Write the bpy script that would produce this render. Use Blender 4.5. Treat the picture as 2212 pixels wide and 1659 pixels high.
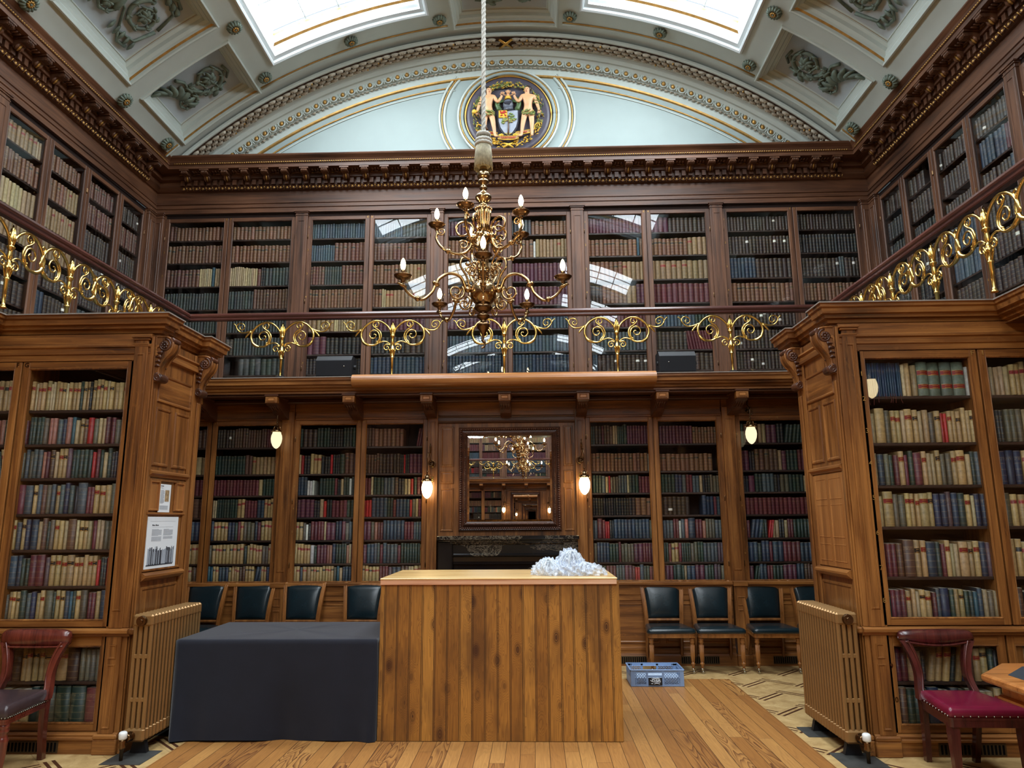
import bpy, bmesh, math, random
from math import pi, sin, cos, tan, radians, sqrt, atan2
from mathutils import Vector, Matrix

SC = bpy.context.scene
COL = SC.collection
for _o in list(bpy.data.objects):
    bpy.data.objects.remove(_o, do_unlink=True)

# ------------------------------------------------------------------ camera, world, exposure
# room frame: x = 0 is the middle of the room, +y points at the fireplace wall, z = 0 the floor (metres)
F_PX, W_PX = 1530.0, 2212.0
YAW, PITCH, ROLL = 0.0304, 0.1893, -0.0066
CAM = Vector((0.328, 0.0, 1.60))
_f = Vector((-sin(YAW) * cos(PITCH), cos(YAW) * cos(PITCH), sin(PITCH)))
_r = Vector((cos(YAW), sin(YAW), 0.0))
_u = _r.cross(_f)
_r2 = cos(ROLL) * _r + sin(ROLL) * _u
_u2 = -sin(ROLL) * _r + cos(ROLL) * _u
cam_data = bpy.data.cameras.new('camera')
cam_data.sensor_fit = 'HORIZONTAL'
cam_data.sensor_width = 36.0
cam_data.lens = F_PX / W_PX * 36.0
cam_data.clip_end = 100.0
cam_data.clip_start = 0.05
cam = bpy.data.objects.new('camera', cam_data)
COL.objects.link(cam)
_m = Matrix((_r2, _u2, -_f)).transposed().to_4x4()
_m.translation = CAM
cam.matrix_world = _m
SC.camera = cam

world = bpy.data.worlds.new('world')
SC.world = world
world.use_nodes = True
world.node_tree.nodes['Background'].inputs['Color'].default_value = (0.72, 0.84, 1.0, 1)
world.node_tree.nodes['Background'].inputs['Strength'].default_value = 1.0

SC.view_settings.view_transform = 'Standard'
SC.view_settings.look = 'None'
SC.view_settings.gamma = 1.0
SC.view_settings.use_curve_mapping = False
SC.view_settings.exposure = 0.0
SC.cycles.use_denoising = True
SC.cycles.adaptive_threshold = 0.018
SC.cycles.max_bounces = 8
SC.cycles.diffuse_bounces = 4
SC.cycles.glossy_bounces = 4
SC.cycles.transmission_bounces = 4
SC.cycles.transparent_max_bounces = 20
SC.cycles.sample_clamp_indirect = 6.0
SC.cycles.caustics_reflective = False
SC.cycles.caustics_refractive = False

SKY_STRENGTH = 22.0        # daylight in the roof lights
BULB_STRENGTH = 62.0      # candle bulbs of the chandeliers
SHADE_STRENGTH = 16.0      # glass shades of the wall lamps

# ------------------------------------------------------------------ materials
MATS = {}
def srgb(r, g, b):
    def c(x):
        x /= 255.0
        return x / 12.92 if x <= 0.04045 else ((x + 0.055) / 1.055) ** 2.4
    return (c(r), c(g), c(b), 1.0)

class NT:
    """tiny node-tree writer"""
    def __init__(s, name):
        s.mat = bpy.data.materials.new(name)
        s.mat.use_nodes = True
        s.t = s.mat.node_tree
        s.t.nodes.clear()
        s.out = s.t.nodes.new('ShaderNodeOutputMaterial')
    def n(s, kind, **kw):
        nd = s.t.nodes.new(kind)
        for k, v in kw.items():
            if k.startswith('i_'):
                key = k[2:].replace('_', ' ')
                sock = nd.inputs[int(key)] if key.isdigit() else nd.inputs[key]
                if isinstance(v, bpy.types.NodeSocket):
                    s.t.links.new(v, sock)
                else:
                    sock.default_value = v
            else:
                setattr(nd, k, v)
        return nd
    def math(s, op, a, b=None, c=None):
        nd = s.t.nodes.new('ShaderNodeMath'); nd.operation = op
        for i, v in enumerate((a, b, c)):
            if v is None: continue
            if isinstance(v, bpy.types.NodeSocket): s.t.links.new(v, nd.inputs[i])
            else: nd.inputs[i].default_value = v
        return nd.outputs[0]
    def mix(s, fac, a, b, blend='MIX'):
        nd = s.t.nodes.new('ShaderNodeMix'); nd.data_type = 'RGBA'; nd.blend_type = blend
        for sock, v in ((nd.inputs[0], fac), (nd.inputs[6], a), (nd.inputs[7], b)):
            if isinstance(v, bpy.types.NodeSocket): s.t.links.new(v, sock)
            else: sock.default_value = v
        return nd.outputs[2]
    def ramp(s, fac, stops):
        nd = s.t.nodes.new('ShaderNodeValToRGB')
        while len(nd.color_ramp.elements) < len(stops): nd.color_ramp.elements.new(0.5)
        for e, (p, c) in zip(nd.color_ramp.elements, stops):
            e.position = p; e.color = c
        s.t.links.new(fac, nd.inputs[0])
        return nd.outputs[0]
    def coords(s, scale=(1, 1, 1), kind='Object', loc=(0, 0, 0)):
        tc = s.t.nodes.new('ShaderNodeTexCoord')
        mp = s.t.nodes.new('ShaderNodeMapping')
        mp.inputs['Scale'].default_value = scale
        mp.inputs['Location'].default_value = loc
        s.t.links.new(tc.outputs[kind], mp.inputs['Vector'])
        return mp.outputs[0]
    def noise(s, vec, scale=1.0, detail=3.0, rough=0.55, dist=0.0):
        nd = s.t.nodes.new('ShaderNodeTexNoise')
        s.t.links.new(vec, nd.inputs['Vector'])
        nd.inputs['Scale'].default_value = scale
        nd.inputs['Detail'].default_value = detail
        nd.inputs['Roughness'].default_value = rough
        nd.inputs['Distortion'].default_value = dist
        return nd.outputs['Fac']
    def bump(s, h, strength=0.2, dist=0.01):
        nd = s.t.nodes.new('ShaderNodeBump')
        nd.inputs['Strength'].default_value = strength
        nd.inputs['Distance'].default_value = dist
        s.t.links.new(h, nd.inputs['Height'])
        return nd.outputs[0]
    def principled(s, color, rough=0.5, metal=0.0, spec=0.5, normal=None, **kw):
        p = s.t.nodes.new('ShaderNodeBsdfPrincipled')
        for key, v in (('Base Color', color), ('Roughness', rough), ('Metallic', metal), ('Specular IOR Level', spec)):
            if isinstance(v, bpy.types.NodeSocket): s.t.links.new(v, p.inputs[key])
            else: p.inputs[key].default_value = v
        for k, v in kw.items():
            p.inputs[k.replace('_', ' ')].default_value = v
        if normal is not None: s.t.links.new(normal, p.inputs['Normal'])
        s.t.links.new(p.outputs[0], s.out.inputs[0])
        return s.mat

def m_wood(name, light, mid, dark, axis='z', rough=0.42, fleck=0.0, coat=0.0, scale=1.0):
    t = NT(name)
    st = {'x': (0.9, 14, 14), 'y': (14, 0.9, 14), 'z': (14, 14, 0.9)}[axis]
    v = t.coords(tuple(a * scale for a in st))
    n1 = t.noise(v, 1.0, 5.0, 0.6, 0.6)
    st2 = {'x': (2.5, 90, 90), 'y': (90, 2.5, 90), 'z': (90, 90, 2.5)}[axis]
    n2 = t.noise(t.coords(tuple(a * scale for a in st2)), 1.0, 2.0, 0.5)
    big = t.noise(t.coords((0.9, 0.9, 0.7)), 1.0, 2.0, 0.5)
    f = t.math('ADD', t.math('MULTIPLY', n1, 0.62), t.math('MULTIPLY', n2, 0.22))
    f = t.math('ADD', f, t.math('MULTIPLY', big, 0.28))
    col = t.ramp(f, [(0.38, dark), (0.53, mid), (0.70, light)])
    if fleck:
        sf = {'x': (9, 30, 30), 'y': (30, 9, 30), 'z': (30, 30, 9)}[axis]
        fl = t.noise(t.coords(sf, loc=(3.1, 1.7, 5.2)), 1.0, 1.0, 0.4, 1.2)
        fm = t.math('MULTIPLY', t.math('GREATER_THAN', fl, 0.66), fleck)
        col = t.mix(fm, col, light)
    rg = t.math('ADD', t.math('MULTIPLY', n1, 0.18), rough - 0.09)
    return t.principled(col, rg, 0.0, 0.45, t.bump(n2, 0.12, 0.002), Coat_Weight=coat, Coat_Roughness=0.15)

def m_plain(name, col, rough=0.5, metal=0.0, spec=0.5, var=0.12, vscale=6.0, bump=0.0, bscale=120.0, **kw):
    t = NT(name)
    n = t.noise(t.coords((vscale, vscale, vscale)), 1.0, 4.0, 0.6)
    lo = tuple(c * (1 - var) for c in col[:3]) + (1,)
    hi = tuple(min(1, c * (1 + var)) for c in col[:3]) + (1,)
    c = t.ramp(n, [(0.3, lo), (0.7, hi)])
    nb = None
    if bump:
        nb = t.bump(t.noise(t.coords((bscale, bscale, bscale)), 1.0, 2.0, 0.5), bump, 0.002)
    return t.principled(c, rough, metal, spec, nb, **kw)

def m_emit(name, col, strength):
    t = NT(name)
    e = t.n('ShaderNodeEmission')
    e.inputs['Color'].default_value = col
    e.inputs['Strength'].default_value = strength
    t.t.links.new(e.outputs[0], t.out.inputs[0])
    return t.mat

def m_glass(name, f0=0.045, boost=0.9, tint=(0.97, 0.98, 0.98, 1)):
    t = NT(name)
    lw = t.n('ShaderNodeLayerWeight'); lw.inputs['Blend'].default_value = 0.5
    f = t.math('ADD', t.math('MULTIPLY', t.math('POWER', lw.outputs['Facing'], 5.0), boost), f0)
    tr = t.n('ShaderNodeBsdfTransparent'); tr.inputs['Color'].default_value = tint
    gl = t.n('ShaderNodeBsdfGlossy'); gl.inputs['Roughness'].default_value = 0.0
    mx = t.n('ShaderNodeMixShader')
    t.t.links.new(f, mx.inputs[0]); t.t.links.new(tr.outputs[0], mx.inputs[1]); t.t.links.new(gl.outputs[0], mx.inputs[2])
    t.t.links.new(mx.outputs[0], t.out.inputs[0])
    return t.mat

def m_book():
    """one leather / cloth for every book: colours, gilt bands and title labels come from mesh attributes"""
    t = NT('book_cover')
    ac = t.n('ShaderNodeAttribute', attribute_name='col')
    al = t.n('ShaderNodeAttribute', attribute_name='lab')
    av = t.n('ShaderNodeAttribute', attribute_name='spine')     # x across the spine, y along it, z = centre of the label
    sx = t.n('ShaderNodeSeparateXYZ'); t.t.links.new(av.outputs['Vector'], sx.inputs[0])
    v = sx.outputs[1]
    nz = t.noise(t.coords((38, 38, 38)), 1.0, 4.0, 0.65)
    base = t.mix(t.math('MULTIPLY', nz, 0.75), ac.outputs['Color'], (0.0, 0.0, 0.0, 1), 'MIX')
    base = t.mix(1.0, base, (1.12, 1.10, 1.06, 1), 'MULTIPLY')
    d = t.math('ABSOLUTE', t.math('SUBTRACT', v, sx.outputs[2]))
    lm = t.math('MULTIPLY', t.math('LESS_THAN', d, 0.062), al.outputs['Alpha'])
    base = t.mix(lm, base, al.outputs['Color'])
    edge = t.math('MULTIPLY', t.math('LESS_THAN', t.math('ABSOLUTE', t.math('SUBTRACT', d, 0.066)), 0.007), al.outputs['Alpha'])
    fr = t.math('ABSOLUTE', t.math('SUBTRACT', t.math('FRACT', t.math('MULTIPLY', v, 5.6)), 0.5))
    band = t.math('MULTIPLY', t.math('LESS_THAN', fr, 0.045), ac.outputs['Alpha'])
    txt = t.math('MULTIPLY', t.math('GREATER_THAN', t.noise(t.coords((260, 260, 160)), 1.0, 0.0), 0.60),
                 t.math('LESS_THAN', t.math('ABSOLUTE', t.math('SUBTRACT', v, 0.76)), 0.045))
    txt = t.math('MULTIPLY', txt, 0.45)
    g = t.math('MAXIMUM', t.math('MAXIMUM', band, edge), txt)
    base = t.mix(t.math('MULTIPLY', g, 0.5), base, srgb(190, 156, 96))
    return t.principled(base, t.math('ADD', t.math('MULTIPLY', nz, 0.25), 0.36), 0.0, 0.45, t.bump(band, 0.25, 0.003))

def m_planks(name, width, seam, axis_long='y'):
    """narrow heart-pine boards running down the room, cathedral figure by contour lines of a stretched field"""
    t = NT(name)
    tc = t.n('ShaderNodeTexCoord')
    s = t.n('ShaderNodeSeparateXYZ'); t.t.links.new(tc.outputs['Object'], s.inputs[0])
    a, b = (s.outputs[0], s.outputs[1]) if axis_long == 'y' else (s.outputs[0], s.outputs[2])
    q = t.math('DIVIDE', a, width)
    pid = t.math('FLOOR', q)
    wn = t.n('ShaderNodeTexWhiteNoise', noise_dimensions='1D'); t.t.links.new(pid, wn.inputs['W'])
    off = t.math('MULTIPLY', wn.outputs['Value'], 7.0)
    seg = t.math('FLOOR', t.math('DIVIDE', t.math('ADD', b, off), 2.3))
    wn2 = t.n('ShaderNodeTexWhiteNoise', noise_dimensions='2D')
    cb = t.n('ShaderNodeCombineXYZ'); t.t.links.new(pid, cb.inputs[0]); t.t.links.new(seg, cb.inputs[1])
    t.t.links.new(cb.outputs[0], wn2.inputs['Vector'])
    rnd = wn2.outputs['Value']
    cv = t.n('ShaderNodeCombineXYZ')
    t.t.links.new(t.math('MULTIPLY', a, 9.0), cv.inputs[0])
    t.t.links.new(t.math('MULTIPLY', b, 1.1), cv.inputs[1])
    t.t.links.new(t.math('MULTIPLY', rnd, 61.0), cv.inputs[2])
    fld = t.noise(cv.outputs[0], 1.0, 1.5, 0.45, 0.3)
    k = t.math('ADD', t.math('MULTIPLY', rnd, 9.0), 9.0)
    fr = t.math('FRACT', t.math('MULTIPLY', fld, k))
    line = t.math('POWER', fr, 2.2)
    strong = t.math('GREATER_THAN', t.math('FRACT', t.math('MULTIPLY', rnd, 13.7)), 0.72)
    amt = t.math('ADD', t.math('MULTIPLY', strong, 0.72), 0.24)
    fine = t.noise(t.coords((120, 3, 120) if axis_long == 'y' else (120, 120, 3)), 1.0, 2.0, 0.5)
    basec = t.ramp(rnd, [(0.0, srgb(154, 104, 52)), (0.5, srgb(172, 120, 62)), (1.0, srgb(190, 140, 78))])
    basec = t.mix(t.math('MULTIPLY', fine, 0.5), basec, srgb(112, 66, 34))
    colr = t.mix(t.math('MULTIPLY', line, amt), basec, srgb(84, 46, 26))
    e = t.math('FRACT', q)
    sm = t.math('MAXIMUM', t.math('LESS_THAN', e, seam / width), 0.0)
    se = t.math('FRACT', t.math('DIVIDE', t.math('ADD', b, off), 2.3))
    sm = t.math('MAXIMUM', sm, t.math('LESS_THAN', se, 0.0014))
    colr = t.mix(sm, colr, srgb(46, 28, 18))
    h = t.math('SUBTRACT', 1.0, sm)
    return t.principled(colr, t.math('ADD', t.math('MULTIPLY', fine, 0.2), 0.3), 0, 0.45, t.bump(h, 0.5, 0.003))

def m_parquet(name):
    t = NT(name)
    tc = t.n('ShaderNodeTexCoord')
    mp = t.n('ShaderNodeMapping'); mp.inputs['Rotation'].default_value = (0, 0, radians(45))
    t.t.links.new(tc.outputs['Object'], mp.inputs[0])
    s = t.n('ShaderNodeSeparateXYZ'); t.t.links.new(mp.outputs[0], s.inputs[0])
    P = 0.36
    u = t.math('DIVIDE', s.outputs[0], P); v = t.math('DIVIDE', s.outputs[1], P)
    fu = t.math('FRACT', u); fv = t.math('FRACT', v)
    par = t.math('MODULO', t.math('ABSOLUTE', t.math('ADD', t.math('FLOOR', u), t.math('FLOOR', v))), 2.0)
    par = t.math('GREATER_THAN', par, 0.5)
    def lines(x):
        a = t.math('LESS_THAN', t.math('ABSOLUTE', t.math('SUBTRACT', x, 0.10)), 0.032)
        b = t.math('LESS_THAN', t.math('ABSOLUTE', t.math('SUBTRACT', x, 0.24)), 0.032)
        return t.math('MAXIMUM', a, b)
    ln = t.math('ADD', t.math('MULTIPLY', par, lines(fu)), t.math('MULTIPLY', t.math('SUBTRACT', 1.0, par), lines(fv)))
    thin = t.math('MAXIMUM', t.math('LESS_THAN', fu, 0.012), t.math('LESS_THAN', fv, 0.012))
    n = t.noise(t.coords((7, 7, 7)), 1.0, 6.0, 0.7, 0.8)
    base = t.ramp(n, [(0.3, srgb(150, 118, 74)), (0.55, srgb(184, 154, 104)), (0.75, srgb(202, 176, 128))])
    cc = t.mix(t.math('MULTIPLY', thin, 0.5), base, srgb(110, 76, 44))
    cc = t.mix(ln, cc, srgb(70, 40, 24))
    return t.principled(cc, t.math('ADD', t.math('MULTIPLY', n, 0.2), 0.3), 0, 0.4)

def m_pine(name):
    """stained tongue-and-groove pine with knots, boards stand upright"""
    t = NT(name)
    tc = t.n('ShaderNodeTexCoord')
    s = t.n('ShaderNodeSeparateXYZ'); t.t.links.new(tc.outputs['Object'], s.inputs[0])
    x = t.math('ADD', s.outputs[0], t.math('MULTIPLY', s.outputs[1], 1.0)); z = s.outputs[2]
    pid = t.math('FLOOR', t.math('DIVIDE', t.math('ADD', x, 0.86), 0.0953))
    wn = t.n('ShaderNodeTexWhiteNoise', noise_dimensions='1D'); t.t.links.new(pid, wn.inputs['W'])
    rnd = wn.outputs['Value']
    cv = t.n('ShaderNodeCombineXYZ')
    t.t.links.new(t.math('MULTIPLY', x, 8.5), cv.inputs[0]); t.t.links.new(t.math('MULTIPLY', z, 4.2), cv.inputs[1])
    t.t.links.new(t.math('MULTIPLY', rnd, 3.0), cv.inputs[2])
    vo = t.n('ShaderNodeTexVoronoi', voronoi_dimensions='3D', feature='F1'); t.t.links.new(cv.outputs[0], vo.inputs['Vector'])
    vo.inputs['Scale'].default_value = 0.78
    kd = vo.outputs['Distance']
    knot = t.math('SUBTRACT', 1.0, t.math('MINIMUM', t.math('DIVIDE', kd, 0.24), 1.0))
    halo = t.math('SUBTRACT', 1.0, t.math('MINIMUM', t.math('DIVIDE', kd, 0.42), 1.0))
    c2 = t.n('ShaderNodeCombineXYZ')
    t.t.links.new(t.math('MULTIPLY', x, 26.0), c2.inputs[0]); t.t.links.new(t.math('MULTIPLY', z, 1.3), c2.inputs[1])
    t.t.links.new(t.math('MULTIPLY', rnd, 40.0), c2.inputs[2])
    fld = t.math('ADD', t.noise(c2.outputs[0], 1.0, 2.0, 0.5, 0.4), t.math('MULTIPLY', halo, 1.1))
    fr = t.math('FRACT', t.math('MULTIPLY', fld, 9.0))
    base = t.ramp(rnd, [(0.0, srgb(144, 94, 38)), (0.5, srgb(166, 112, 48)), (1.0, srgb(180, 126, 56))])
    cc = t.mix(t.math('MULTIPLY', t.math('POWER', fr, 2.0), 0.5), base, srgb(84, 46, 20))
    stain = t.noise(t.coords((3.2, 3.2, 1.3)), 1.0, 4.0, 0.6)
    sm = t.math('MULTIPLY', t.math('MAXIMUM', t.math('SUBTRACT', stain, 0.46), 0.0), 3.4)
    cc = t.mix(t.math('MINIMUM', sm, 0.6), cc, srgb(72, 42, 22))
    cc = t.mix(t.math('MINIMUM', t.math('MULTIPLY', knot, t.math('ADD', t.math('MULTIPLY', t.math('FRACT', t.math('MULTIPLY', kd, 22.0)), 1.5), 0.6)), 0.88), cc, srgb(56, 26, 14))
    gr = t.math('FRACT', t.math('DIVIDE', t.math('ADD', x, 0.86), 0.0953))
    gm = t.math('MAXIMUM', t.math('LESS_THAN', gr, 0.06), t.math('LESS_THAN', t.math('ABSOLUTE', t.math('SUBTRACT', gr, 0.13)), 0.025))
    cc = t.mix(t.math('MULTIPLY', gm, 0.8), cc, srgb(44, 25, 14))
    return t.principled(cc, 0.42, 0, 0.4, t.bump(t.math('SUBTRACT', 1.0, gm), 0.6, 0.004))

def m_marble(name):
    t = NT(name)
    v = t.coords((7, 7, 13))
    n = t.noise(v, 1.0, 8.0, 0.75, 2.6)
    vein = t.math('SUBTRACT', 1.0, t.math('MINIMUM', t.math('MULTIPLY', t.math('ABSOLUTE', t.math('SUBTRACT', n, 0.5)), 60.0), 1.0))
    patch = t.math('GREATER_THAN', t.noise(t.coords((1.6, 1.6, 4)), 1.0, 2.0, 0.5), 0.5)
    c = t.mix(t.math('MULTIPLY', vein, t.math('MULTIPLY', patch, 0.8)), srgb(18, 18, 20), srgb(196, 178, 150))
    return t.principled(c, 0.16, 0, 0.6)

def build_materials():
    M = MATS
    # lower storey: golden-brown oak; upper storey: redder, duller oak
    ol, om, od = srgb(154, 102, 50), srgb(112, 68, 31), srgb(54, 30, 15)
    ul, um, ud = srgb(116, 78, 54), srgb(84, 54, 37), srgb(42, 27, 20)
    for ax in 'xyz':
        M['oak_' + ax] = m_wood('oak_grain_' + ax, ol, om, od, ax, 0.36, 0.16)
        M['upoak_' + ax] = m_wood('upper_oak_grain_' + ax, ul, um, ud, ax, 0.42, 0.0)
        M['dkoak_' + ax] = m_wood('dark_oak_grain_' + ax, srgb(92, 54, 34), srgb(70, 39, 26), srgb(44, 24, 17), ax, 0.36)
    for ax in 'xyz': M['oaklt_' + ax] = m_wood('light_oak_grain_' + ax, srgb(172, 116, 62), srgb(142, 90, 44), srgb(100, 60, 30), ax, 0.36, 0.2)
    M['lead'] = m_plain('grey_deck_edge', srgb(128, 120, 112), 0.6, 0, 0.3, 0.15, 20.0)
    M['shelf'] = m_wood('shelf_wood', srgb(66, 44, 32), srgb(46, 30, 22), srgb(28, 18, 14), 'x', 0.5)
    M['cavity'] = m_plain('cabinet_back', srgb(40, 28, 24), 0.8, 0, 0.2)
    M['chair_oak'] = m_wood('chair_oak', srgb(160, 106, 54), srgb(126, 78, 36), srgb(76, 44, 20), 'z', 0.3, 0, 0.3)
    M['mahogany'] = m_wood('mahogany', srgb(112, 50, 36), srgb(84, 34, 26), srgb(52, 20, 18), 'z', 0.24, 0, 0.4)
    M['mahogany2'] = m_wood('mahogany_dark', srgb(90, 38, 32), srgb(66, 26, 24), srgb(38, 16, 16), 'z', 0.24, 0, 0.4)
    M['rail_wood'] = m_wood('rail_mahogany', srgb(98, 56, 46), srgb(74, 40, 34), srgb(48, 26, 22), 'x', 0.26, 0, 0.3)
    M['rail_wood_y'] = m_wood('rail_mahogany_y', srgb(98, 56, 46), srgb(74, 40, 34), srgb(48, 26, 22), 'y', 0.26, 0, 0.3)
    M['casing'] = m_wood('casing_wood', srgb(172, 116, 64), srgb(146, 94, 48), srgb(100, 60, 30), 'x', 0.3, 0, 0.2)
    M['table_oak'] = m_wood('table_oak', srgb(190, 128, 70), srgb(160, 100, 50), srgb(110, 64, 30), 'x', 0.3, 0.2, 0.2)
    M['pine_top'] = m_wood('pine_top', srgb(228, 196, 140), srgb(206, 166, 104), srgb(160, 116, 66), 'x', 0.34, 0, 0.2)
    M['pine_edge'] = m_wood('pine_edge', srgb(226, 184, 150), srgb(206, 152, 116), srgb(150, 88, 62), 'x', 0.45)
    M['pine'] = m_pine('stained_pine_boards')
    M['planks'] = m_planks('heart_pine_planks', 0.103, 0.0034)
    M['parquet'] = m_parquet('inlaid_parquet')
    M['plaster'] = m_plain('painted_plaster', srgb(190, 200, 194), 0.62, 0, 0.3, 0.06, 1.4)
    M['plaster_lt'] = m_plain('pale_plaster', srgb(150, 164, 162), 0.65, 0, 0.3, 0.05, 1.2)
    M['plaster_well'] = m_plain('white_plaster', srgb(212, 220, 222), 0.6, 0, 0.3, 0.04, 1.2)
    M['relief'] = m_plain('green_relief', srgb(106, 120, 108), 0.5, 0, 0.4, 0.35, 9.0)
    M['relief_ground'] = m_plain('relief_ground', srgb(170, 180, 184), 0.6, 0, 0.3, 0.06, 2.0)
    M['garland'] = m_plain('garland_plaster', srgb(166, 158, 142), 0.6, 0, 0.3, 0.3, 14.0)
    M['garland_ground'] = m_plain('garland_ground', srgb(66, 48, 36), 0.7, 0, 0.3, 0.25, 8.0)
    M['gilt'] = m_plain('gilding', srgb(206, 160, 84), 0.34, 1.0, 0.5, 0.18, 12.0)
    M['gilt_matt'] = m_plain('dull_gilding', srgb(180, 140, 78), 0.45, 0.7, 0.5, 0.25, 14.0)
    M['brass'] = m_plain('polished_brass', srgb(224, 190, 112), 0.2, 1.0, 0.5, 0.12, 10.0)
    M['brass_dk'] = m_plain('lamp_brass', srgb(170, 142, 104), 0.18, 1.0, 0.5, 0.12, 8.0)
    M['brass_old'] = m_plain('drip_pan_brass', srgb(118, 92, 66), 0.26, 1.0, 0.5, 0.15, 10.0)
    M['steel'] = m_plain('castor_steel', srgb(170, 168, 160), 0.2, 1.0, 0.5, 0.05)
    M['iron'] = m_plain('black_iron', srgb(26, 26, 30), 0.5, 0.3, 0.5, 0.15)
    M['grille_iron'] = m_plain('grille_iron', srgb(78, 62, 42), 0.5, 0.6, 0.5, 0.2)
    M['void'] = m_plain('grille_void', srgb(10, 9, 9), 0.9, 0, 0.1)
    M['radiator'] = m_plain('radiator_paint', srgb(146, 112, 70), 0.36, 0.5, 0.5, 0.06, 5.0)
    M['rope'] = m_plain('rope_cord', srgb(168, 166, 158), 0.85, 0, 0.2, 0.12, 30.0, 0.6, 90.0)
    M['tassel'] = m_plain('tassel_silk', srgb(150, 142, 118), 0.7, 0, 0.3, 0.35, 26.0)
    M['leather_g'] = m_plain('green_leather', srgb(17, 31, 36), 0.26, 0, 0.5, 0.2, 7.0, 0.12, 260.0)
    M['leather_b'] = m_plain('brown_leather', srgb(58, 46, 48), 0.26, 0, 0.5, 0.15, 7.0, 0.12, 260.0)
    M['leather_r'] = m_plain('red_leather', srgb(104, 18, 44), 0.26, 0, 0.5, 0.15, 7.0, 0.1, 220.0)
    M['desk_leather'] = m_plain('desk_leather', srgb(44, 54, 62), 0.45, 0, 0.4, 0.12, 8.0, 0.1, 260.0)
    M['gold_line'] = m_plain('tooled_line', srgb(168, 164, 150), 0.5, 0.2, 0.4)
    M['cloth'] = m_plain('black_cloth', srgb(24, 26, 36), 0.85, 0, 0.2, 0.12, 5.0, 0.25, 500.0, Sheen_Weight=0.25, Sheen_Roughness=0.5)
    M['black_plastic'] = m_plain('black_plastic', srgb(20, 22, 26), 0.5, 0, 0.4, 0.1)
    M['grille_cloth'] = m_plain('speaker_grille', srgb(16, 18, 24), 0.7, 0, 0.3, 0.1, 5, 0.4, 400.0)
    M['crate'] = m_plain('grey_blue_plastic', srgb(126, 152, 190), 0.45, 0, 0.4, 0.06)
    M['paper'] = m_plain('white_paper', srgb(222, 230, 236), 0.7, 0, 0.3, 0.02)
    M['packing'] = m_plain('packing_paper', srgb(170, 186, 206), 0.8, 0, 0.2, 0.25, 60.0)
    M['pages'] = m_plain('page_edges', srgb(206, 196, 174), 0.9, 0, 0.1, 0.2, 40.0)
    M['ink'] = m_plain('printed_ink', srgb(52, 54, 62), 0.8, 0, 0.2)
    M['ink_lt'] = m_plain('printed_grey', srgb(150, 160, 172), 0.8, 0, 0.2)
    M['photo'] = m_plain('printed_photo', srgb(150, 128, 96), 0.7, 0, 0.2, 0.6, 40.0)
    M['valve_white'] = m_plain('valve_white', srgb(224, 226, 224), 0.4)
    M['marble'] = m_marble('black_marble')
    M['slate'] = m_plain('dark_floor_slab', srgb(58, 58, 56), 0.6, 0, 0.3, 0.3, 9.0)
    M['glass'] = m_glass('window_glass', 0.028, 0.8)
    M['glass_up'] = m_glass('gallery_glass', 0.024, 0.8)
    M['sky'] = m_emit('daylight_pane', (0.86, 0.94, 1.0, 1), SKY_STRENGTH)
    M['bulb'] = m_emit('lit_bulb', (1.0, 0.70, 0.36, 1), BULB_STRENGTH)
    M['shade'] = m_emit('lit_glass_shade', (1.0, 0.78, 0.42, 1), SHADE_STRENGTH)
    M['shade_reflected'] = m_emit('reflected_shade_glow', (1.0, 0.86, 0.52, 1), 1.25)  # weak glow for the two lamps that stand in for reflections
    t = NT('mirror_silver')
    t.principled((0.86, 0.86, 0.86, 1), 0.0, 1.0, 0.5); M['mirror'] = t.mat
    M['book'] = m_book()
    t = NT('clear_film')
    nz = t.noise(t.coords((40, 40, 40)), 1.0, 3.0, 0.6, 1.0)
    tr = t.n('ShaderNodeBsdfTransparent'); tr.inputs['Color'].default_value = (0.93, 0.95, 0.98, 1)
    pr = t.n('ShaderNodeBsdfPrincipled'); pr.inputs['Base Color'].default_value = srgb(226, 234, 246); pr.inputs['Roughness'].default_value = 0.22
    mx = t.n('ShaderNodeMixShader')
    t.t.links.new(t.ramp(nz, [(0.35, (0.18, 0.18, 0.18, 1)), (0.65, (0.62, 0.62, 0.62, 1))]), mx.inputs[0])
    t.t.links.new(tr.outputs[0], mx.inputs[1]); t.t.links.new(pr.outputs[0], mx.inputs[2]); t.t.links.new(mx.outputs[0], t.out.inputs[0])
    M['film'] = t.mat
    # crest colours
    for n, c in dict(crest_ground=(74, 70, 82), flesh=(214, 164, 120), hair=(52, 38, 30), leaf=(104, 124, 62), leaf2=(150, 140, 72), silver=(150, 158, 170),
                     shield_rim=(40, 40, 50), cgold=(214, 170, 56), cred=(180, 40, 34), banner=(222, 180, 60), mant=(70, 96, 52), helm=(92, 98, 110), bark=(92, 66, 48), banner_in=(228, 200, 150)).items():
        M[n] = m_plain('crest_' + n, srgb(*c), 0.45, 0.0, 0.5, 0.14, 14.0)
build_materials()

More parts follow.
